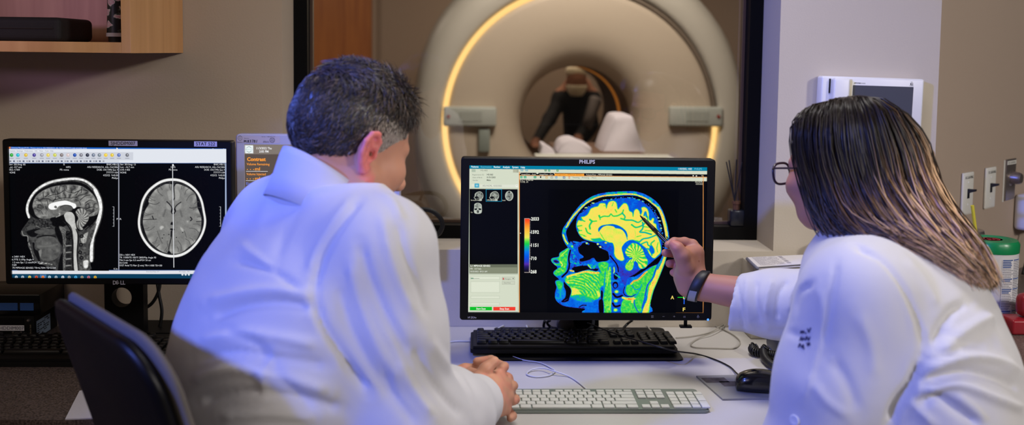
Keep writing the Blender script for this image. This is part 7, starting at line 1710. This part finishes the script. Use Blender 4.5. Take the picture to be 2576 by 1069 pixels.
rad = np.repeat((np.array([0.0008, 0.00078, 0.0006, 0.00012]))[None], n, 0) * rng.uniform(0.7, 1.2, (n, 1))
V3, Q3, C3 = strand_mesh(Nn[:, None, :], path, np.repeat(colr[:, None, :], 4, 1), rad, 3)
hs_ = from_np('hair_strands', V3, Q3, m_hair, hair, col=C3)
legs(man, (-0.335, 1.50, 0.50), F50, R50, 0.40, 0.10, 0.492)

# ------------------------------------------------------------------ the woman pointing at the monitor
FW = np.array([math.sin(math.radians(-50)), math.cos(math.radians(-50))]); RW = np.array([FW[1], -FW[0]])
wom = empty('person', (0.74, 1.48, 0), 0, 'person with long brown hair and glasses in a white coat pointing with a pen', 'person')
WTR = [(0.48, 0.745, 1.475, 0.19, 0.165), (0.62, 0.742, 1.478, 0.19, 0.165), (0.74, 0.736, 1.484, 0.188, 0.165), (0.84, 0.726, 1.495, 0.187, 0.165), (0.92, 0.712, 1.508, 0.190, 0.165), (0.99, 0.698, 1.522, 0.192, 0.155),
       (1.05, 0.690, 1.540, 0.185, 0.138), (1.09, 0.686, 1.555, 0.165, 0.118), (1.12, 0.684, 1.570, 0.13, 0.095), (1.145, 0.680, 1.585, 0.09, 0.075)]
hc_w = np.array([0.641, 1.66, 1.240]); Mw = head_frame(-34, 8, 0); HSW = 0.94
qL, gL, jL = np.array([0.582, 1.425, 1.062]), np.array([0.530, 1.43, 0.80]), np.array([0.55, 1.66, 0.665])
qR, gR = np.array([0.800, 1.675, 1.060]), np.array([0.690, 1.865, 0.925])
jR = P(1762, 720, 1.985)
def Wp(zx, zy, Y): return P(1640 + zx / 5.345, 580 + zy / 5.345, Y)     # measured on the close view of the hand
xs = rngax(0.36, 0.98, 0.0085, [(0.37, 0.50, 0.0019), (0.52, 0.72, 0.0032)]); ys = rngax(1.25, 2.08, 0.0085, [(1.56, 1.78, 0.0034), (1.95, 2.07, 0.0019)]); zs = rngax(0.48, 1.40, 0.0085, [(0.90, 1.06, 0.0019), (1.10, 1.37, 0.0032)])
v = Vol(xs, ys, zs)
v.loft([(z, x, y, a - 0.02, b - 0.02) for z, x, y, a, b in WTR], FW, k=0.02)
nbw = np.array([0.680, 1.585, 1.10])
v.cap(nbw, hc_w + Mw @ np.array([0, -0.02, -0.05]), 0.056, 0.049, 0.03); v.cap(nbw + (-0.02, 0.02, -0.01), hc_w + Mw @ np.array([0, 0.012, -0.08]), 0.042, 0.036, 0.03)
v.chain([qL, gL, jL], [0.05, 0.042, 0.03], 0.03).chain([qR, gR], [0.05, 0.043], 0.03)
fa = gR + (jR - gR) * 0.45
v.cap(gR, fa, 0.043, 0.039, 0.02).cap(fa, jR, 0.039, 0.0285, 0.02, sq=((0.3, 0.8, 0), 0.84))
add_head(v, hc_w, Mw, HSW)
# the lowered hand in her lap
for k in range(4):
    o_ = jL + np.array([-0.03 + 0.018 * k, 0.05, -0.008]); v.cap(jL, o_, 0.018, 0.012, 0.012); finger(v, [o_, o_ + (-0.01, 0.035, -0.008), o_ + (-0.016, 0.055, -0.024)], 0.009, 0.007)
finger(v, [jL + (-0.02, 0.01, 0.006), jL + (-0.045, 0.035, 0.004), jL + (-0.05, 0.06, -0.006)], 0.012, 0.008)
# the pointing hand: palm, thumb along the pen, index above it, three curled fingers
v.cap(jR, Wp(500, 640, 1.996), 0.0285, 0.030, 0.012, sq=((0.3, 0.8, 0), 0.74))
v.cap(Wp(505, 650, 1.998), Wp(570, 300, 2.006), 0.024, 0.017, 0.012); v.cap(Wp(470, 600, 1.992), Wp(470, 330, 1.992), 0.025, 0.018, 0.014); v.cap(Wp(520, 640, 2.0), Wp(420, 520, 2.010), 0.026, 0.016, 0.014); v.cap(Wp(480, 760, 1.997), Wp(430, 640, 2.004), 0.021, 0.013, 0.014)
v.cap(Wp(600, 560, 2.004), Wp(610, 300, 2.014), 0.018, 0.014, 0.012)
finger(v, [Wp(455, 500, 1.980), Wp(400, 330, 1.974), Wp(340, 235, 1.974), Wp(285, 185, 1.978)], 0.019, 0.0098, 0.007)      # thumb
finger(v, [Wp(605, 270, 2.014), Wp(545, 190, 2.020), Wp(440, 155, 2.018), Wp(300, 150, 2.006), Wp(215, 190, 1.999)], 0.0128, 0.0078, 0.005)      # index
finger(v, [Wp(600, 350, 2.020), Wp(420, 300, 2.030), Wp(290, 300, 2.024), Wp(182, 300, 2.012)], 0.0122, 0.0088)     # middle
finger(v, [Wp(590, 450, 2.024), Wp(430, 425, 2.032), Wp(320, 445, 2.026), Wp(235, 445, 2.014)], 0.0116, 0.0086)     # ring
finger(v, [Wp(560, 560, 2.022), Wp(450, 560, 2.032), Wp(370, 610, 2.026), Wp(285, 565, 2.014)], 0.0104, 0.0078)     # little finger
V, Q = v.mesh(2)
col = np.tile(lin((186, 130, 108)), (len(V), 1))
hd_ = (V[:, 0] < 0.52) & (V[:, 1] > 1.94); t_ = np.clip((0.52 - V[:, 0]) / 0.06, 0, 1)[:, None]
tipc = np.zeros(len(V))
for q in (Wp(190, 300, 2.012), Wp(240, 445, 2.014), Wp(290, 568, 2.014), Wp(285, 185, 1.978)): tipc = np.maximum(tipc, np.clip(1 - np.linalg.norm(V - q, axis=1) / 0.026, 0, 1))
col = col * (1 - 0.55 * tipc[:, None]) + lin((214, 116, 108)) * 0.55 * tipc[:, None]
nz = noise2(V[:, 0] + V[:, 1], V[:, 2], 0.014, 33) * 0.06; col *= (1 + nz)[:, None]
for q in (Wp(597, 415, 1.99), Wp(825, 630, 1.97), Wp(905, 622, 1.97)): 
    d_ = np.linalg.norm(V - q, axis=1); i_ = np.argmin(d_); col[np.linalg.norm(V - V[i_], axis=1) < 0.0016] = lin((150, 90, 70))
lw = (V - hc_w) @ Mw / HSW; lips = (np.abs(lw[:, 0]) < 0.024) & (lw[:, 1] > 0.088) & (np.abs(lw[:, 2] + 0.0815) < 0.012); col[lips] = lin((190, 96, 96))
body_w = from_np('body', V, Q, m_skin, wom, col=col)
# finger nails on the three curled fingers and the thumb
def nail(c, nrm, up, w, h):
    nrm = np.asarray(nrm, float); nrm /= np.linalg.norm(nrm); up = np.asarray(up, float); up -= nrm * (up @ nrm); up /= np.linalg.norm(up); r_ = np.cross(nrm, up)
    L = []
    for s_, dd in ((1.0, -0.0012), (1.0, 0.0002), (0.8, 0.0009), (0.35, 0.0012)):
        L.append([tuple(c + nrm * (dd - 0.9 * (w * math.cos(t) * s_) ** 2 * 60) + r_ * w * math.cos(t) * s_ + up * h * math.sin(t) * s_) for t in np.linspace(0, 2 * PI, 20, endpoint=False)])
    return add_loops(B(), L)
# coat
xs = rngax(0.40, 1.0, 0.0062, [(0.46, 0.62, 0.0045)]); ys = rngax(1.22, 2.06, 0.0066); zs = rngax(0.48, 1.20, 0.0062, [(0.84, 1.0, 0.0048)])
v = Vol(xs, ys, zs)
v.loft(WTR, FW, k=0.02)
v.cap(qL + (0.03, 0.03, 0.01), qL, 0.075, 0.079, 0.05).chain([qL, qL * .5 + gL * .5, gL], [0.079, 0.086, 0.083], 0.035).cap(gL, jL * .9 + gL * .1, 0.08, 0.054, 0.03)
v.cap(qR + (-0.03, -0.03, 0.01), qR, 0.07, 0.072, 0.05)
cf = P(1845, 762, 1.935)
v.chain([qR, gR, gR * .5 + cf * .5, cf], [0.072, 0.070, 0.064, 0.058], 0.035)
v.cap((0.655, 1.615, 1.07), (0.62, 1.58, 1.085), 0.05, 0.05, 0.04)
# cuff: wide open end, slanting
dcf = (cf - gR) / np.linalg.norm(cf - gR); dc2 = dcf + np.array([0, 0, 0.22]); dc2 /= np.linalg.norm(dc2)
end = P(1846, 762, 1.93)
v.cap(cf - dcf * 0.0, cf + dcf * 0.05, 0.0585, 0.061, 0.006)
# slice the sleeve end square to its own axis
X_, Y_, Z_ = v.pts((slice(None),) * 3); near = (np.abs(X_ - cf[0]) < 0.12) & (np.abs(Y_ - cf[1]) < 0.16) & (np.abs(Z_ - cf[2]) < 0.16)
pl_ = (X_ - end[0]) * dc2[0] + (Y_ - end[1]) * dc2[1] + (Z_ - end[2]) * dc2[2]
v.F = np.where(near, np.maximum(v.F, pl_), v.F).astype(np.float32)
v.cap(cf - dcf * 0.10, cf + dcf * 0.12, 0.045, 0.0535, 0.004, 's')
v.cap(nbw - (0, 0, 0.01), hc_w + (0, 0, 0.02), 0.066, 0.058, 0.006, 's')
d_ = (jL - gL) / np.linalg.norm(jL - gL); v.cap(jL - d_ * 0.05, jL + d_ * 0.08, 0.042, 0.044, 0.006, 's')
V, Q = v.mesh(2)
V = cloth_noise(V, Q, 0.003, 0.085, 51)
wom_folds = [
    ([(2150, 618), (2215, 655), (2265, 715), (2300, 790), (2322, 860), (2318, 905)], 8, -0.007), ([(2195, 640), (2245, 690), (2282, 760), (2300, 840)], 9, 0.003), ([(2318, 905), (2290, 965), (2255, 1020), (2240, 1069)], 12, -0.014), ([(2345, 870), (2390, 790), (2435, 762)], 11, -0.010), ([(2360, 890), (2430, 830), (2500, 790)], 13, 0.008), ([(2330, 930), (2420, 900), (2500, 905), (2560, 940)], 11, 0.010), ([(2330, 960), (2430, 935), (2520, 955), (2570, 985)], 11, -0.011),
    ([(2320, 985), (2400, 965), (2500, 1000), (2576, 1030)], 12, 0.010), ([(2310, 1020), (2360, 1000), (2420, 1040), (2470, 1069)], 11, -0.010), ([(2290, 1010), (2330, 1050), (2350, 1069)], 9, 0.006), ([(2400, 990), (2450, 1030), (2480, 1069)], 10, 0.006), ([(2350, 820), (2420, 860), (2490, 870)], 12, -0.004), ([(2460, 780), (2510, 850), (2550, 930)], 14, 0.005), ([(2270, 650), (2320, 700), (2360, 780)], 14, 0.004),
    ([(2060, 720), (2070, 800), (2050, 900), (2020, 1010)], 10, 0.003), ([(2105, 660), (2090, 760), (2075, 860)], 9, -0.003), ([(2090, 900), (2130, 960), (2160, 1040)], 16, -0.004), ([(2150, 780), (2190, 860), (2200, 960)], 18, 0.003), ([(2040, 960), (2080, 1010), (2140, 1050)], 12, 0.003),
    ([(1850, 700), (1862, 760), (1872, 830)], 5, -0.0035), ([(1905, 700), (1900, 750), (1915, 820)], 9, -0.006), ([(1880, 694), (1878, 760), (1888, 825)], 8, 0.004), ([(1945, 700), (1930, 745), (1925, 800)], 8, 0.006), ([(1985, 700), (1960, 740), (1955, 810)], 8, -0.007), ([(2020, 705), (1990, 740), (1985, 790)], 8, 0.006), ([(2045, 712), (2010, 735), (2000, 780)], 7, -0.005), ([(1925, 830), (1980, 835), (2030, 850)], 10, -0.003)]
V = folds(V, Q, wom_folds)
coat_w = from_np('lab_coat', V, Q, m_coat, wom)
collar(np.array([0.676, 1.588, 1.108]), None, 0.066, 0.066, FW, 0.034, 0.05, 0.032, 'coat_collar', m_coat, wom, 0.5, 0.02, 0.012)
# embroidered name on the chest, laid on the coat's own surface
from mathutils.bvhtree import BVHTree
bvh = BVHTree.FromPolygons([tuple(p) for p in V], [tuple(q) for q in Q])
bm = B(); rr_ = random.Random(2)
strokes = [[(2014, 838), (2017, 832), (2019, 838), (2022, 832), (2024, 838)], [(2026, 837), (2029, 839)], [(2032, 826), (2035, 836), (2040, 824)], [(2012, 858), (2016, 848), (2018, 857), (2022, 850), (2025, 856)], [(2027, 856), (2030, 846), (2034, 856), (2038, 847)], [(2009, 874), (2013, 864), (2016, 873)], [(2018, 876), (2021, 866), (2023, 879)], [(2030, 862), (2033, 870), (2036, 861), (2038, 869)]]
for st_ in strokes:
    pts = []
    for x, y in st_:
        d = Vector(_ray(x, y)).normalized(); h = bvh.ray_cast(Vector(CAM), d)
        if h[0] is not None: pts.append(tuple(np.array(h[0]) + np.array(h[1]) * 0.0004 * (1 if h[1].y < 0 else -1)))
    if len(pts) > 1 and max(abs(a[1] - b[1]) for a, b in zip(pts, pts[1:])) < 0.05: add_tube(bm, pts, 0.0011, 6, 4)
obj('embroidery', bm, mat('navy_thread', (44, 40, 84), 0.8), wom, world=True, smooth=True)
# coat button
def on_coat(x, y):
    h = bvh.ray_cast(Vector(CAM), Vector(_ray(x, y)).normalized()); return h
h = on_coat(2000, 1057)
if h[0] is not None:
    nn = Vector(h[1]) * (1 if h[1].y < 0 else -1); Mx = nn.to_track_quat('Z', 'Y').to_matrix().to_4x4(); Mx.translation = h[0]
    bb = add_lathe(B(), [(0, 0.0032), (0.006, 0.003), (0.0075, 0.0036), (0.0085, 0.002), (0.008, -0.001)], (0, 0, 0), 24); bb.transform(Mx); obj('coat_button', bb, m_white_pl, wom, world=True, smooth=True)
# wristband
wd = (jR - fa) / np.linalg.norm(jR - fa)
ua = np.cross(wd, (0, 0, 1.0)); ua /= np.linalg.norm(ua); ub = np.cross(ua, wd)
wc = P(1757, 719, 1.984); slant = 0.35
def band(t, g): return [tuple(wc + wd * (t - slant * 0.03 * math.sin(a)) + ua * (0.0262 + g) * math.cos(a) + ub * (0.0318 + g) * math.sin(a)) for a in np.linspace(0, 2 * PI, 48, endpoint=False)]
bd = obj('wristband', add_loops(B(), [band(-0.0105, -0.004), band(-0.0115, 0.0015), band(-0.010, 0.0032), band(0.010, 0.0032), band(0.0115, 0.0015), band(0.0105, -0.004)], cap=False), mat('black_silicone', (22, 22, 25), 0.5), wom, world=True, smooth=True)
bm = B(); rows = []
for t in (-0.0075, 0.0085):
    row = []
    for a in np.linspace(math.radians(188), math.radians(246), 10): row.append(bm.verts.new(tuple(wc + wd * (t - slant * 0.03 * math.sin(a)) + ua * 0.0302 * math.cos(a) + ub * 0.0358 * math.sin(a))))
    rows.append(row)
for i in range(9): bm.faces.new((rows[0][i], rows[0][i + 1], rows[1][i + 1], rows[1][i]))
ds = obj('band_display', bm, mat('band_display', (150, 150, 152), 0.25), bd, world=True, smooth=True)
# pen held between thumb and fingers (rests in the hand: its own thing)
p0, p1 = P(1610, 542, 2.058), P(1716, 648, 1.985); dp = (p1 - p0); Lp = np.linalg.norm(dp); dp /= Lp
pen = empty('pen', tuple(p0), 0, 'black pen held by the woman, its tip on the rainbow brain scan', 'pen')
m_pen = mat('black_pen', (14, 16, 18), 0.25)
def pentube(a, b, ra, rb, m, nm): return obj(nm, add_tube(B(), [tuple(p0 + dp * a), tuple(p0 + dp * (a * .5 + b * .5)), tuple(p0 + dp * b)], [ra, (ra + rb) / 2, rb], 16, 3), m, pen, world=True, smooth=True)
pentube(0.0, 0.013, 0.0009, 0.0036, m_pen, 'pen_tip'); pentube(0.0125, 0.048, 0.0036, 0.0049, mat('pen_grip', (20, 22, 24), 0.6), 'pen_grip'); pentube(0.0475, Lp, 0.0050, 0.0048, m_pen, 'pen_barrel')
ca = np.cross(dp, (0, 1.0, 0)); ca /= np.linalg.norm(ca); ca = ca if ca[2] > 0 else -ca
q0 = P(1677, 597, 2.01); s0 = (q0 - p0) @ dp
obj('pen_clip', add_tube(B(), [tuple(p0 + dp * (s0 - 0.003) + ca * 0.008), tuple(p0 + dp * (s0 + 0.012) + ca * 0.0072), tuple(p0 + dp * (s0 + 0.03) + ca * 0.0055)], 0.0014, 8, 4), m_pen, pen, world=True, smooth=True)
# glasses
gl = []
E3 = lambda x, y, z: hc_w + Mw @ (np.array([x, y, z]) * HSW)
bm = B()
for sx in (-1, 1):
    ring = [tuple(E3(sx * 0.034 + 0.027 * math.copysign(abs(math.cos(t)) ** 0.7, math.cos(t)), 0.112 - 0.10 * abs(sx * 0.034 + 0.027 * math.cos(t)) ** 1.3, -0.014 + 0.0205 * math.copysign(abs(math.sin(t)) ** 0.75, math.sin(t)))) for t in np.linspace(0, 2 * PI, 28)]
    add_tube(bm, ring, 0.0023, 8, smooth=False)
    add_tube(bm, [tuple(E3(sx * 0.060, 0.110, -0.004)), tuple(E3(sx * 0.070, 0.095, -0.002)), tuple(E3(sx * 0.078, 0.03, -0.004)), tuple(E3(sx * 0.078, -0.015, -0.010)), tuple(E3(sx * 0.074, -0.03, -0.03))], 0.0018, 8, 6)
add_tube(bm, [tuple(E3(-0.009, 0.113, -0.008)), tuple(E3(0, 0.116, -0.005)), tuple(E3(0.009, 0.113, -0.008))], 0.0017, 8, 5)
gs = obj('glasses', bm, mat('dark_plum_frame', (48, 32, 46), 0.3), wom, world=True, smooth=True)
lm = bpy.data.materials.new('lens'); lm.use_nodes = True; nt = lm.node_tree; nt.nodes.clear()
o_ = nt.nodes.new('ShaderNodeOutputMaterial'); mx = nt.nodes.new('ShaderNodeMixShader'); t_ = nt.nodes.new('ShaderNodeBsdfTransparent'); g_ = nt.nodes.new('ShaderNodeBsdfGlossy'); g_.inputs['Roughness'].default_value = 0.02
fr = nt.nodes.new('ShaderNodeFresnel'); fr.inputs['IOR'].default_value = 1.6
nt.links.new(fr.outputs[0], mx.inputs[0]); nt.links.new(t_.outputs[0], mx.inputs[1]); nt.links.new(g_.outputs[0], mx.inputs[2]); nt.links.new(mx.outputs[0], o_.inputs[0])
for sx in (-1, 1):
    bm = B(); c_ = bm.verts.new(tuple(E3(sx * 0.034, 0.1105, -0.014))); ring = [bm.verts.new(tuple(E3(sx * 0.034 + 0.026 * math.copysign(abs(math.cos(t)) ** 0.7, math.cos(t)), 0.112 - 0.10 * abs(sx * 0.034 + 0.026 * math.cos(t)) ** 1.3, -0.014 + 0.0195 * math.copysign(abs(math.sin(t)) ** 0.75, math.sin(t))))) for t in np.linspace(0, 2 * PI, 28, endpoint=False)]
    for i in range(28): bm.faces.new((c_, ring[i], ring[(i + 1) % 28]))
    obj('lens', bm, lm, gs, world=True, smooth=True)
# long hair: scalp cap, then locks falling down the back and gathered towards the far shoulder
v = Vol(rngax(hc_w[0] - .13, hc_w[0] + .13, 0.0035), rngax(hc_w[1] - .13, hc_w[1] + .13, 0.0035), rngax(hc_w[2] - .14, hc_w[2] + .13, 0.0035))
v.ell(hc_w + Mw @ (np.array([0, -0.012, 0.030]) * HSW), np.array([0.082, 0.104, 0.090]) * HSW, Mw, 0.01); v.ell(hc_w + Mw @ (np.array([0, -0.04, -0.01]) * HSW), np.array([0.078, 0.078, 0.085]) * HSW, Mw, 0.02)
V, Q = v.mesh(1); lc = (V - hc_w) @ Mw / HSW
ok = (lc[:, 2] > 0.05 + 0.5 * np.maximum(lc[:, 1] - 0.05, 0)) | (lc[:, 1] < 0.040); keep = ok[Q].all(1)
used = np.unique(Q[keep]); re = np.full(len(V), -1); re[used] = np.arange(len(used)); V2, Q2 = V[used], re[Q[keep]]
hair_w = from_np('hair', V2, Q2, m_hair, wom, col=np.tile(lin((26, 20, 19)), (len(V2), 1)))
# guide curtains: (root local x,y,z) -> path in photo measure with depth
GUIDE = [  # azimuth of the root round the head (0 = front, 90 = her left side facing the camera, 180 = back), path (px, py, Y)
    (38, [(1999, 300, 1.645), (1998, 360, 1.640), (2014, 450, 1.632), (2038, 530, 1.615), (2075, 582, 1.585), (2128, 607, 1.545)]),
    (58, [(2020, 290, 1.600), (2014, 370, 1.590), (2034, 460, 1.580), (2064, 540, 1.560), (2110, 590, 1.530), (2180, 612, 1.500)]),
    (78, [(2075, 275, 1.580), (2068, 370, 1.562), (2090, 470, 1.550), (2125, 550, 1.520), (2190, 600, 1.480), (2275, 622, 1.455)]),
    (98, [(2130, 265, 1.575), (2140, 370, 1.552), (2165, 470, 1.535), (2205, 550, 1.500), (2270, 605, 1.462), (2350, 645, 1.448)]),
    (118, [(2180, 262, 1.580), (2210, 370, 1.556), (2235, 470, 1.540), (2280, 550, 1.502), (2340, 615, 1.466), (2415, 682, 1.450)]),
    (140, [(2215, 266, 1.600), (2270, 370, 1.580), (2295, 460, 1.560), (2335, 545, 1.520), (2395, 620, 1.482), (2458, 700, 1.460)]),
    (165, [(2240, 274, 1.640), (2312, 370, 1.625), (2335, 450, 1.600), (2375, 530, 1.560), (2430, 610, 1.515), (2480, 706, 1.480)]),
    (190, [(2245, 282, 1.690), (2322, 370, 1.680), (2348, 450, 1.660), (2392, 540, 1.610), (2448, 625, 1.555), (2492, 712, 1.505)]),
    (225, [(2230, 285, 1.740), (2300, 380, 1.745), (2330, 460, 1.730), (2370, 550, 1.670), (2430, 640, 1.595), (2480, 715, 1.530)])]
az = np.array([g[0] for g in GUIDE], float); GP = np.array([[P(*q) for q in g[1]] for g in GUIDE])
n = 9000; m_ = 15
A = rng.uniform(38, 225, n); crown = hc_w + Mw @ (np.array([0.004, -0.015, 0.122]) * HSW)
clump = rng.integers(0, 150, n); cA = rng.uniform(38, 225, 150); A = A * 0.55 + cA[clump] * 0.45
tt = np.linspace(0, 1, m_); kk = np.linspace(0, 1, GP.shape[1])
gi = np.stack([[np.interp(A, az, GP[:, j, c]) for j in range(GP.shape[1])] for c in range(3)], -1)   # (6, n, 3)
gi = np.transpose(gi, (1, 0, 2))
part = crown[None] + (Mw @ (np.array([0.0, 1.0, 0.0]))) [None] * (np.clip(np.cos(np.radians(A)), -0.2, 1) * 0.055)[:, None] - np.array([0, 0, 1.0]) * (np.clip(np.cos(np.radians(A)), 0, 1) * 0.012)[:, None]
ctl = np.concatenate([part[:, None, :], gi], 1)
# Catmull-Rom through the 7 control points
q = np.concatenate([2 * ctl[:, :1] - ctl[:, 1:2], ctl, 2 * ctl[:, -1:] - ctl[:, -2:-1]], 1); pathw = []
for t in tt * (ctl.shape[1] - 1):
    i = min(int(t), ctl.shape[1] - 2); u = t - i; a, b_, c, d = q[:, i], q[:, i + 1], q[:, i + 2], q[:, i + 3]
    pathw.append(0.5 * (2 * b_ + (c - a) * u + (2 * a - 5 * b_ + 4 * c - d) * u ** 2 + (3 * b_ - a - 3 * c + d) * u ** 3))
pathw = np.stack(pathw, 1)
depth = rng.random(n) ** 1.5                        # layers: how far under the outer surface
inw = np.stack([hc_w + (0.02, 0, -0.02)] * n)[:, None, :] - pathw; inw /= np.linalg.norm(inw, axis=2, keepdims=True)
lowt = np.clip((tt - 0.45) / 0.55, 0, 1)[None, :, None]
inw = inw * (1 - lowt) + np.array([0.05, 0.35, -0.10]) * lowt
pathw = pathw + inw * (depth * 0.026)[:, None, None] * np.minimum(tt * 6, 1)[None, :, None]
cl_ph = rng.uniform(0, 6.28, 150)[clump]; cl_am = rng.uniform(0.3, 1.0, 150)[clump]
wave = np.sin(tt[None] * 8.5 + cl_ph[:, None]) * (0.0075 * cl_am)[:, None] * np.clip((tt - 0.3) / 0.4, 0, 1)[None]
sidev = np.cross(np.gradient(pathw, axis=1), np.array([0.1, 1.0, 0])); sidev /= np.maximum(np.linalg.norm(sidev, axis=2, keepdims=True), 1e-9)
pathw = pathw + sidev * wave[..., None] + np.array([0, -1.0, 0]) * (np.cos(tt[None] * 7 + cl_ph[:, None]) * 0.004 * np.clip((tt - 0.3) / 0.4, 0, 1)[None])[..., None]
pathw = pathw + (rng.normal(size=(n, 1, 3)) * 0.006) * np.minimum(tt * 4, 1)[None, :, None] + np.cumsum(rng.normal(size=(n, m_, 3)) * 0.0006, 1)
endcut = rng.uniform(0.0, 1.0, n) ** 3 * 0.10; pathw = pathw + (pathw[:, -2:-1] - pathw[:, -1:]) * (endcut[:, None] * tt[None] ** 3)[..., None] * 2
# keep every lock outside the skull
rel = (pathw - hc_w) @ Mw / HSW; e_ = rel / np.array([0.081, 0.103, 0.096]) - np.array([0, -0.012, 0.026]) / np.array([0.081, 0.103, 0.096]); rn = np.linalg.norm(e_, axis=2)
push = np.maximum(1.0 / np.maximum(rn, 0.3), 1.0); ctr_ = np.array([0, -0.012, 0.026]); rel2 = ctr_ + (rel - ctr_) * push[..., None]
pathw = hc_w + (rel2 * HSW) @ Mw.T
# colour: dark at the root, caramel towards the ends, with key light shine painted lighter down the back
azf = np.clip((A - 95) / 60, 0, 1); cl_l = rng.random(150)[clump]
lt = np.clip((tt[None] - 0.50 + 0.26 * azf[:, None] + 0.42 * (cl_l[:, None] - 0.5)) / 0.36, 0, 1) * (0.25 + 0.75 * np.clip((A - 70) / 50, 0, 1))[:, None]
lt = lt * np.clip((cl_l - 0.22) / 0.3, 0.12, 1)[:, None]
dark = lin((32, 23, 20)); mid_ = lin((122, 90, 66)); lite = lin((230, 192, 156))
lt = lt * np.clip((tt[None] - 0.06) / 0.22, 0, 1)
c1 = dark + (mid_ - dark) * np.clip(lt * 1.6, 0, 1)[..., None]; c1 = c1 + (lite - mid_) * (np.clip(lt * 1.5 - 0.55, 0, 1) * (0.35 + 0.9 * cl_l[:, None]))[..., None]
c1 = np.maximum(c1, 0.002) * rng.uniform(0.65, 1.35, (n, 1, 1))
rad = (np.interp(tt, [0, 0.1, 0.6, 0.92, 1], [0.0007, 0.0011, 0.00105, 0.0008, 0.0002]))[None] * rng.uniform(0.6, 1.25, (n, 1))
V3, Q3, C3 = strand_mesh(np.array([0.15, 1.0, 0.1]), pathw, c1, rad, sides=4)
from_np('hair_locks', V3, Q3, attr_mat('long_hair', rough=0.36, spec=0.5), hair_w, col=C3)
legs(wom, (0.745, 1.475, 0.48), FW, RW, 0.36, 0.07, 0.472, 0.03)
# ================================================================== light
def area(name, loc, target, size, power, col, spread=None, shape='DISK'):
    L = bpy.data.lights.new(name, 'AREA'); L.shape = shape; L.size = size; L.energy = power; L.color = col
    if spread: L.spread = math.radians(spread)
    o = bpy.data.objects.new(name, L); COL.objects.link(o); o.location = loc
    o.rotation_euler = (Vector(target) - Vector(loc)).to_track_quat('-Z', 'Y').to_euler(); return o
def spot(name, loc, target, angle, blend, power, col, radius):
    L = bpy.data.lights.new(name, 'SPOT'); L.energy = power; L.color = col; L.spot_size = math.radians(angle); L.spot_blend = blend; L.shadow_soft_size = radius
    o = bpy.data.objects.new(name, L); COL.objects.link(o); o.location = loc
    o.rotation_euler = (Vector(target) - Vector(loc)).to_track_quat('-Z', 'Y').to_euler(); return o
area('key_light', (3.25, -0.85, 2.62), (0.2, 2.1, 1.0), 0.5, 88, (1.0, 0.94, 0.87))
area('soft_front_fill', (1.75, -1.1, 2.6), (0.75, 1.5, 1.0), 0.6, 6.5, (1.0, 0.95, 0.90), spread=90)  # added fill that lifts the woman's sleeve, no known source
spot('blue_light', (-2.35, -0.42, 2.5), (0.28, 1.93, 1.0), 27, 0.2, 450, (0.10, 0.19, 1.0), 0.12)
spot('blue_desk_fill', (-1.3, 1.0, 2.6), (0.2, 2.0, 0.73), 17, 0.5, 150, (0.10, 0.18, 1.0), 0.05)  # added spot that tints the desk blue, no known fixture
spot('violet_wash', (-1.45, 0.35, 1.75), (-1.10, 2.03, 1.63), 17, 0.6, 40, (0.80, 0.50, 1.0), 0.15)  # invented spot giving the cabinet front its violet tint
area('desk_fill', (0.45, 1.80, 2.66), (0.42, 1.85, 0.7), 0.7, 5.8, (1.0, 0.96, 0.93), spread=85)  # unseen fill added overhead to brighten the desk
area('ceiling_fill', (-1.7, -0.2, 2.66), (-1.4, 1.6, 1.0), 1.4, 13, (1.0, 0.82, 0.68), shape='SQUARE')  # unseen fill added to lift the left wall
# scan room
area('scan_ceiling', (0.5, 4.0, 2.62), (0.6, 5.4, 0.8), 0.8, 44, (1.0, 0.90, 0.80))
area('scan_ceiling_back', (-1.8, 6.2, 2.62), (-1.6, 7.0, 0), 0.6, 12, (1.0, 0.84, 0.70))
area('scan_far', (0.75, 7.3, 2.62), (0.6, 6.6, 1.0), 0.5, 26, (1.0, 0.82, 0.62))  # unseen lamp added to light the figure behind the bore
w = bpy.data.worlds.new('room_ambience'); SC.world = w; w.use_nodes = True
w.node_tree.nodes['Background'].inputs['Color'].default_value = (0.55, 0.5, 0.48, 1); w.node_tree.nodes['Background'].inputs['Strength'].default_value = 0.035

# ================================================================== camera
cd = bpy.data.cameras.new('camera'); cam = bpy.data.objects.new('camera', cd); COL.objects.link(cam)
M = Matrix.Identity(4)
for i in range(3): M[i][0] = C_R[i]; M[i][1] = C_U[i]; M[i][2] = -C_F[i]; M[i][3] = CAM[i]
cam.matrix_world = M
cd.sensor_fit = 'HORIZONTAL'; cd.sensor_width = 36.0; cd.lens = F_PX / 2576 * 36.0
cd.shift_x = 0.0; cd.shift_y = (PPY - 534.5) / 2576
cd.clip_start = 0.05; cd.clip_end = 60
cd.dof.use_dof = True; cd.dof.focus_distance = 2.08; cd.dof.aperture_fstop = 2.6
SC.camera = cam
SC.view_settings.view_transform = 'Standard'; SC.view_settings.look = 'None'; SC.view_settings.gamma = 1.0; SC.view_settings.exposure = 0.0
SC.view_settings.use_curve_mapping = False
SC.cycles.use_denoising = True
SC.cycles.max_bounces = 6
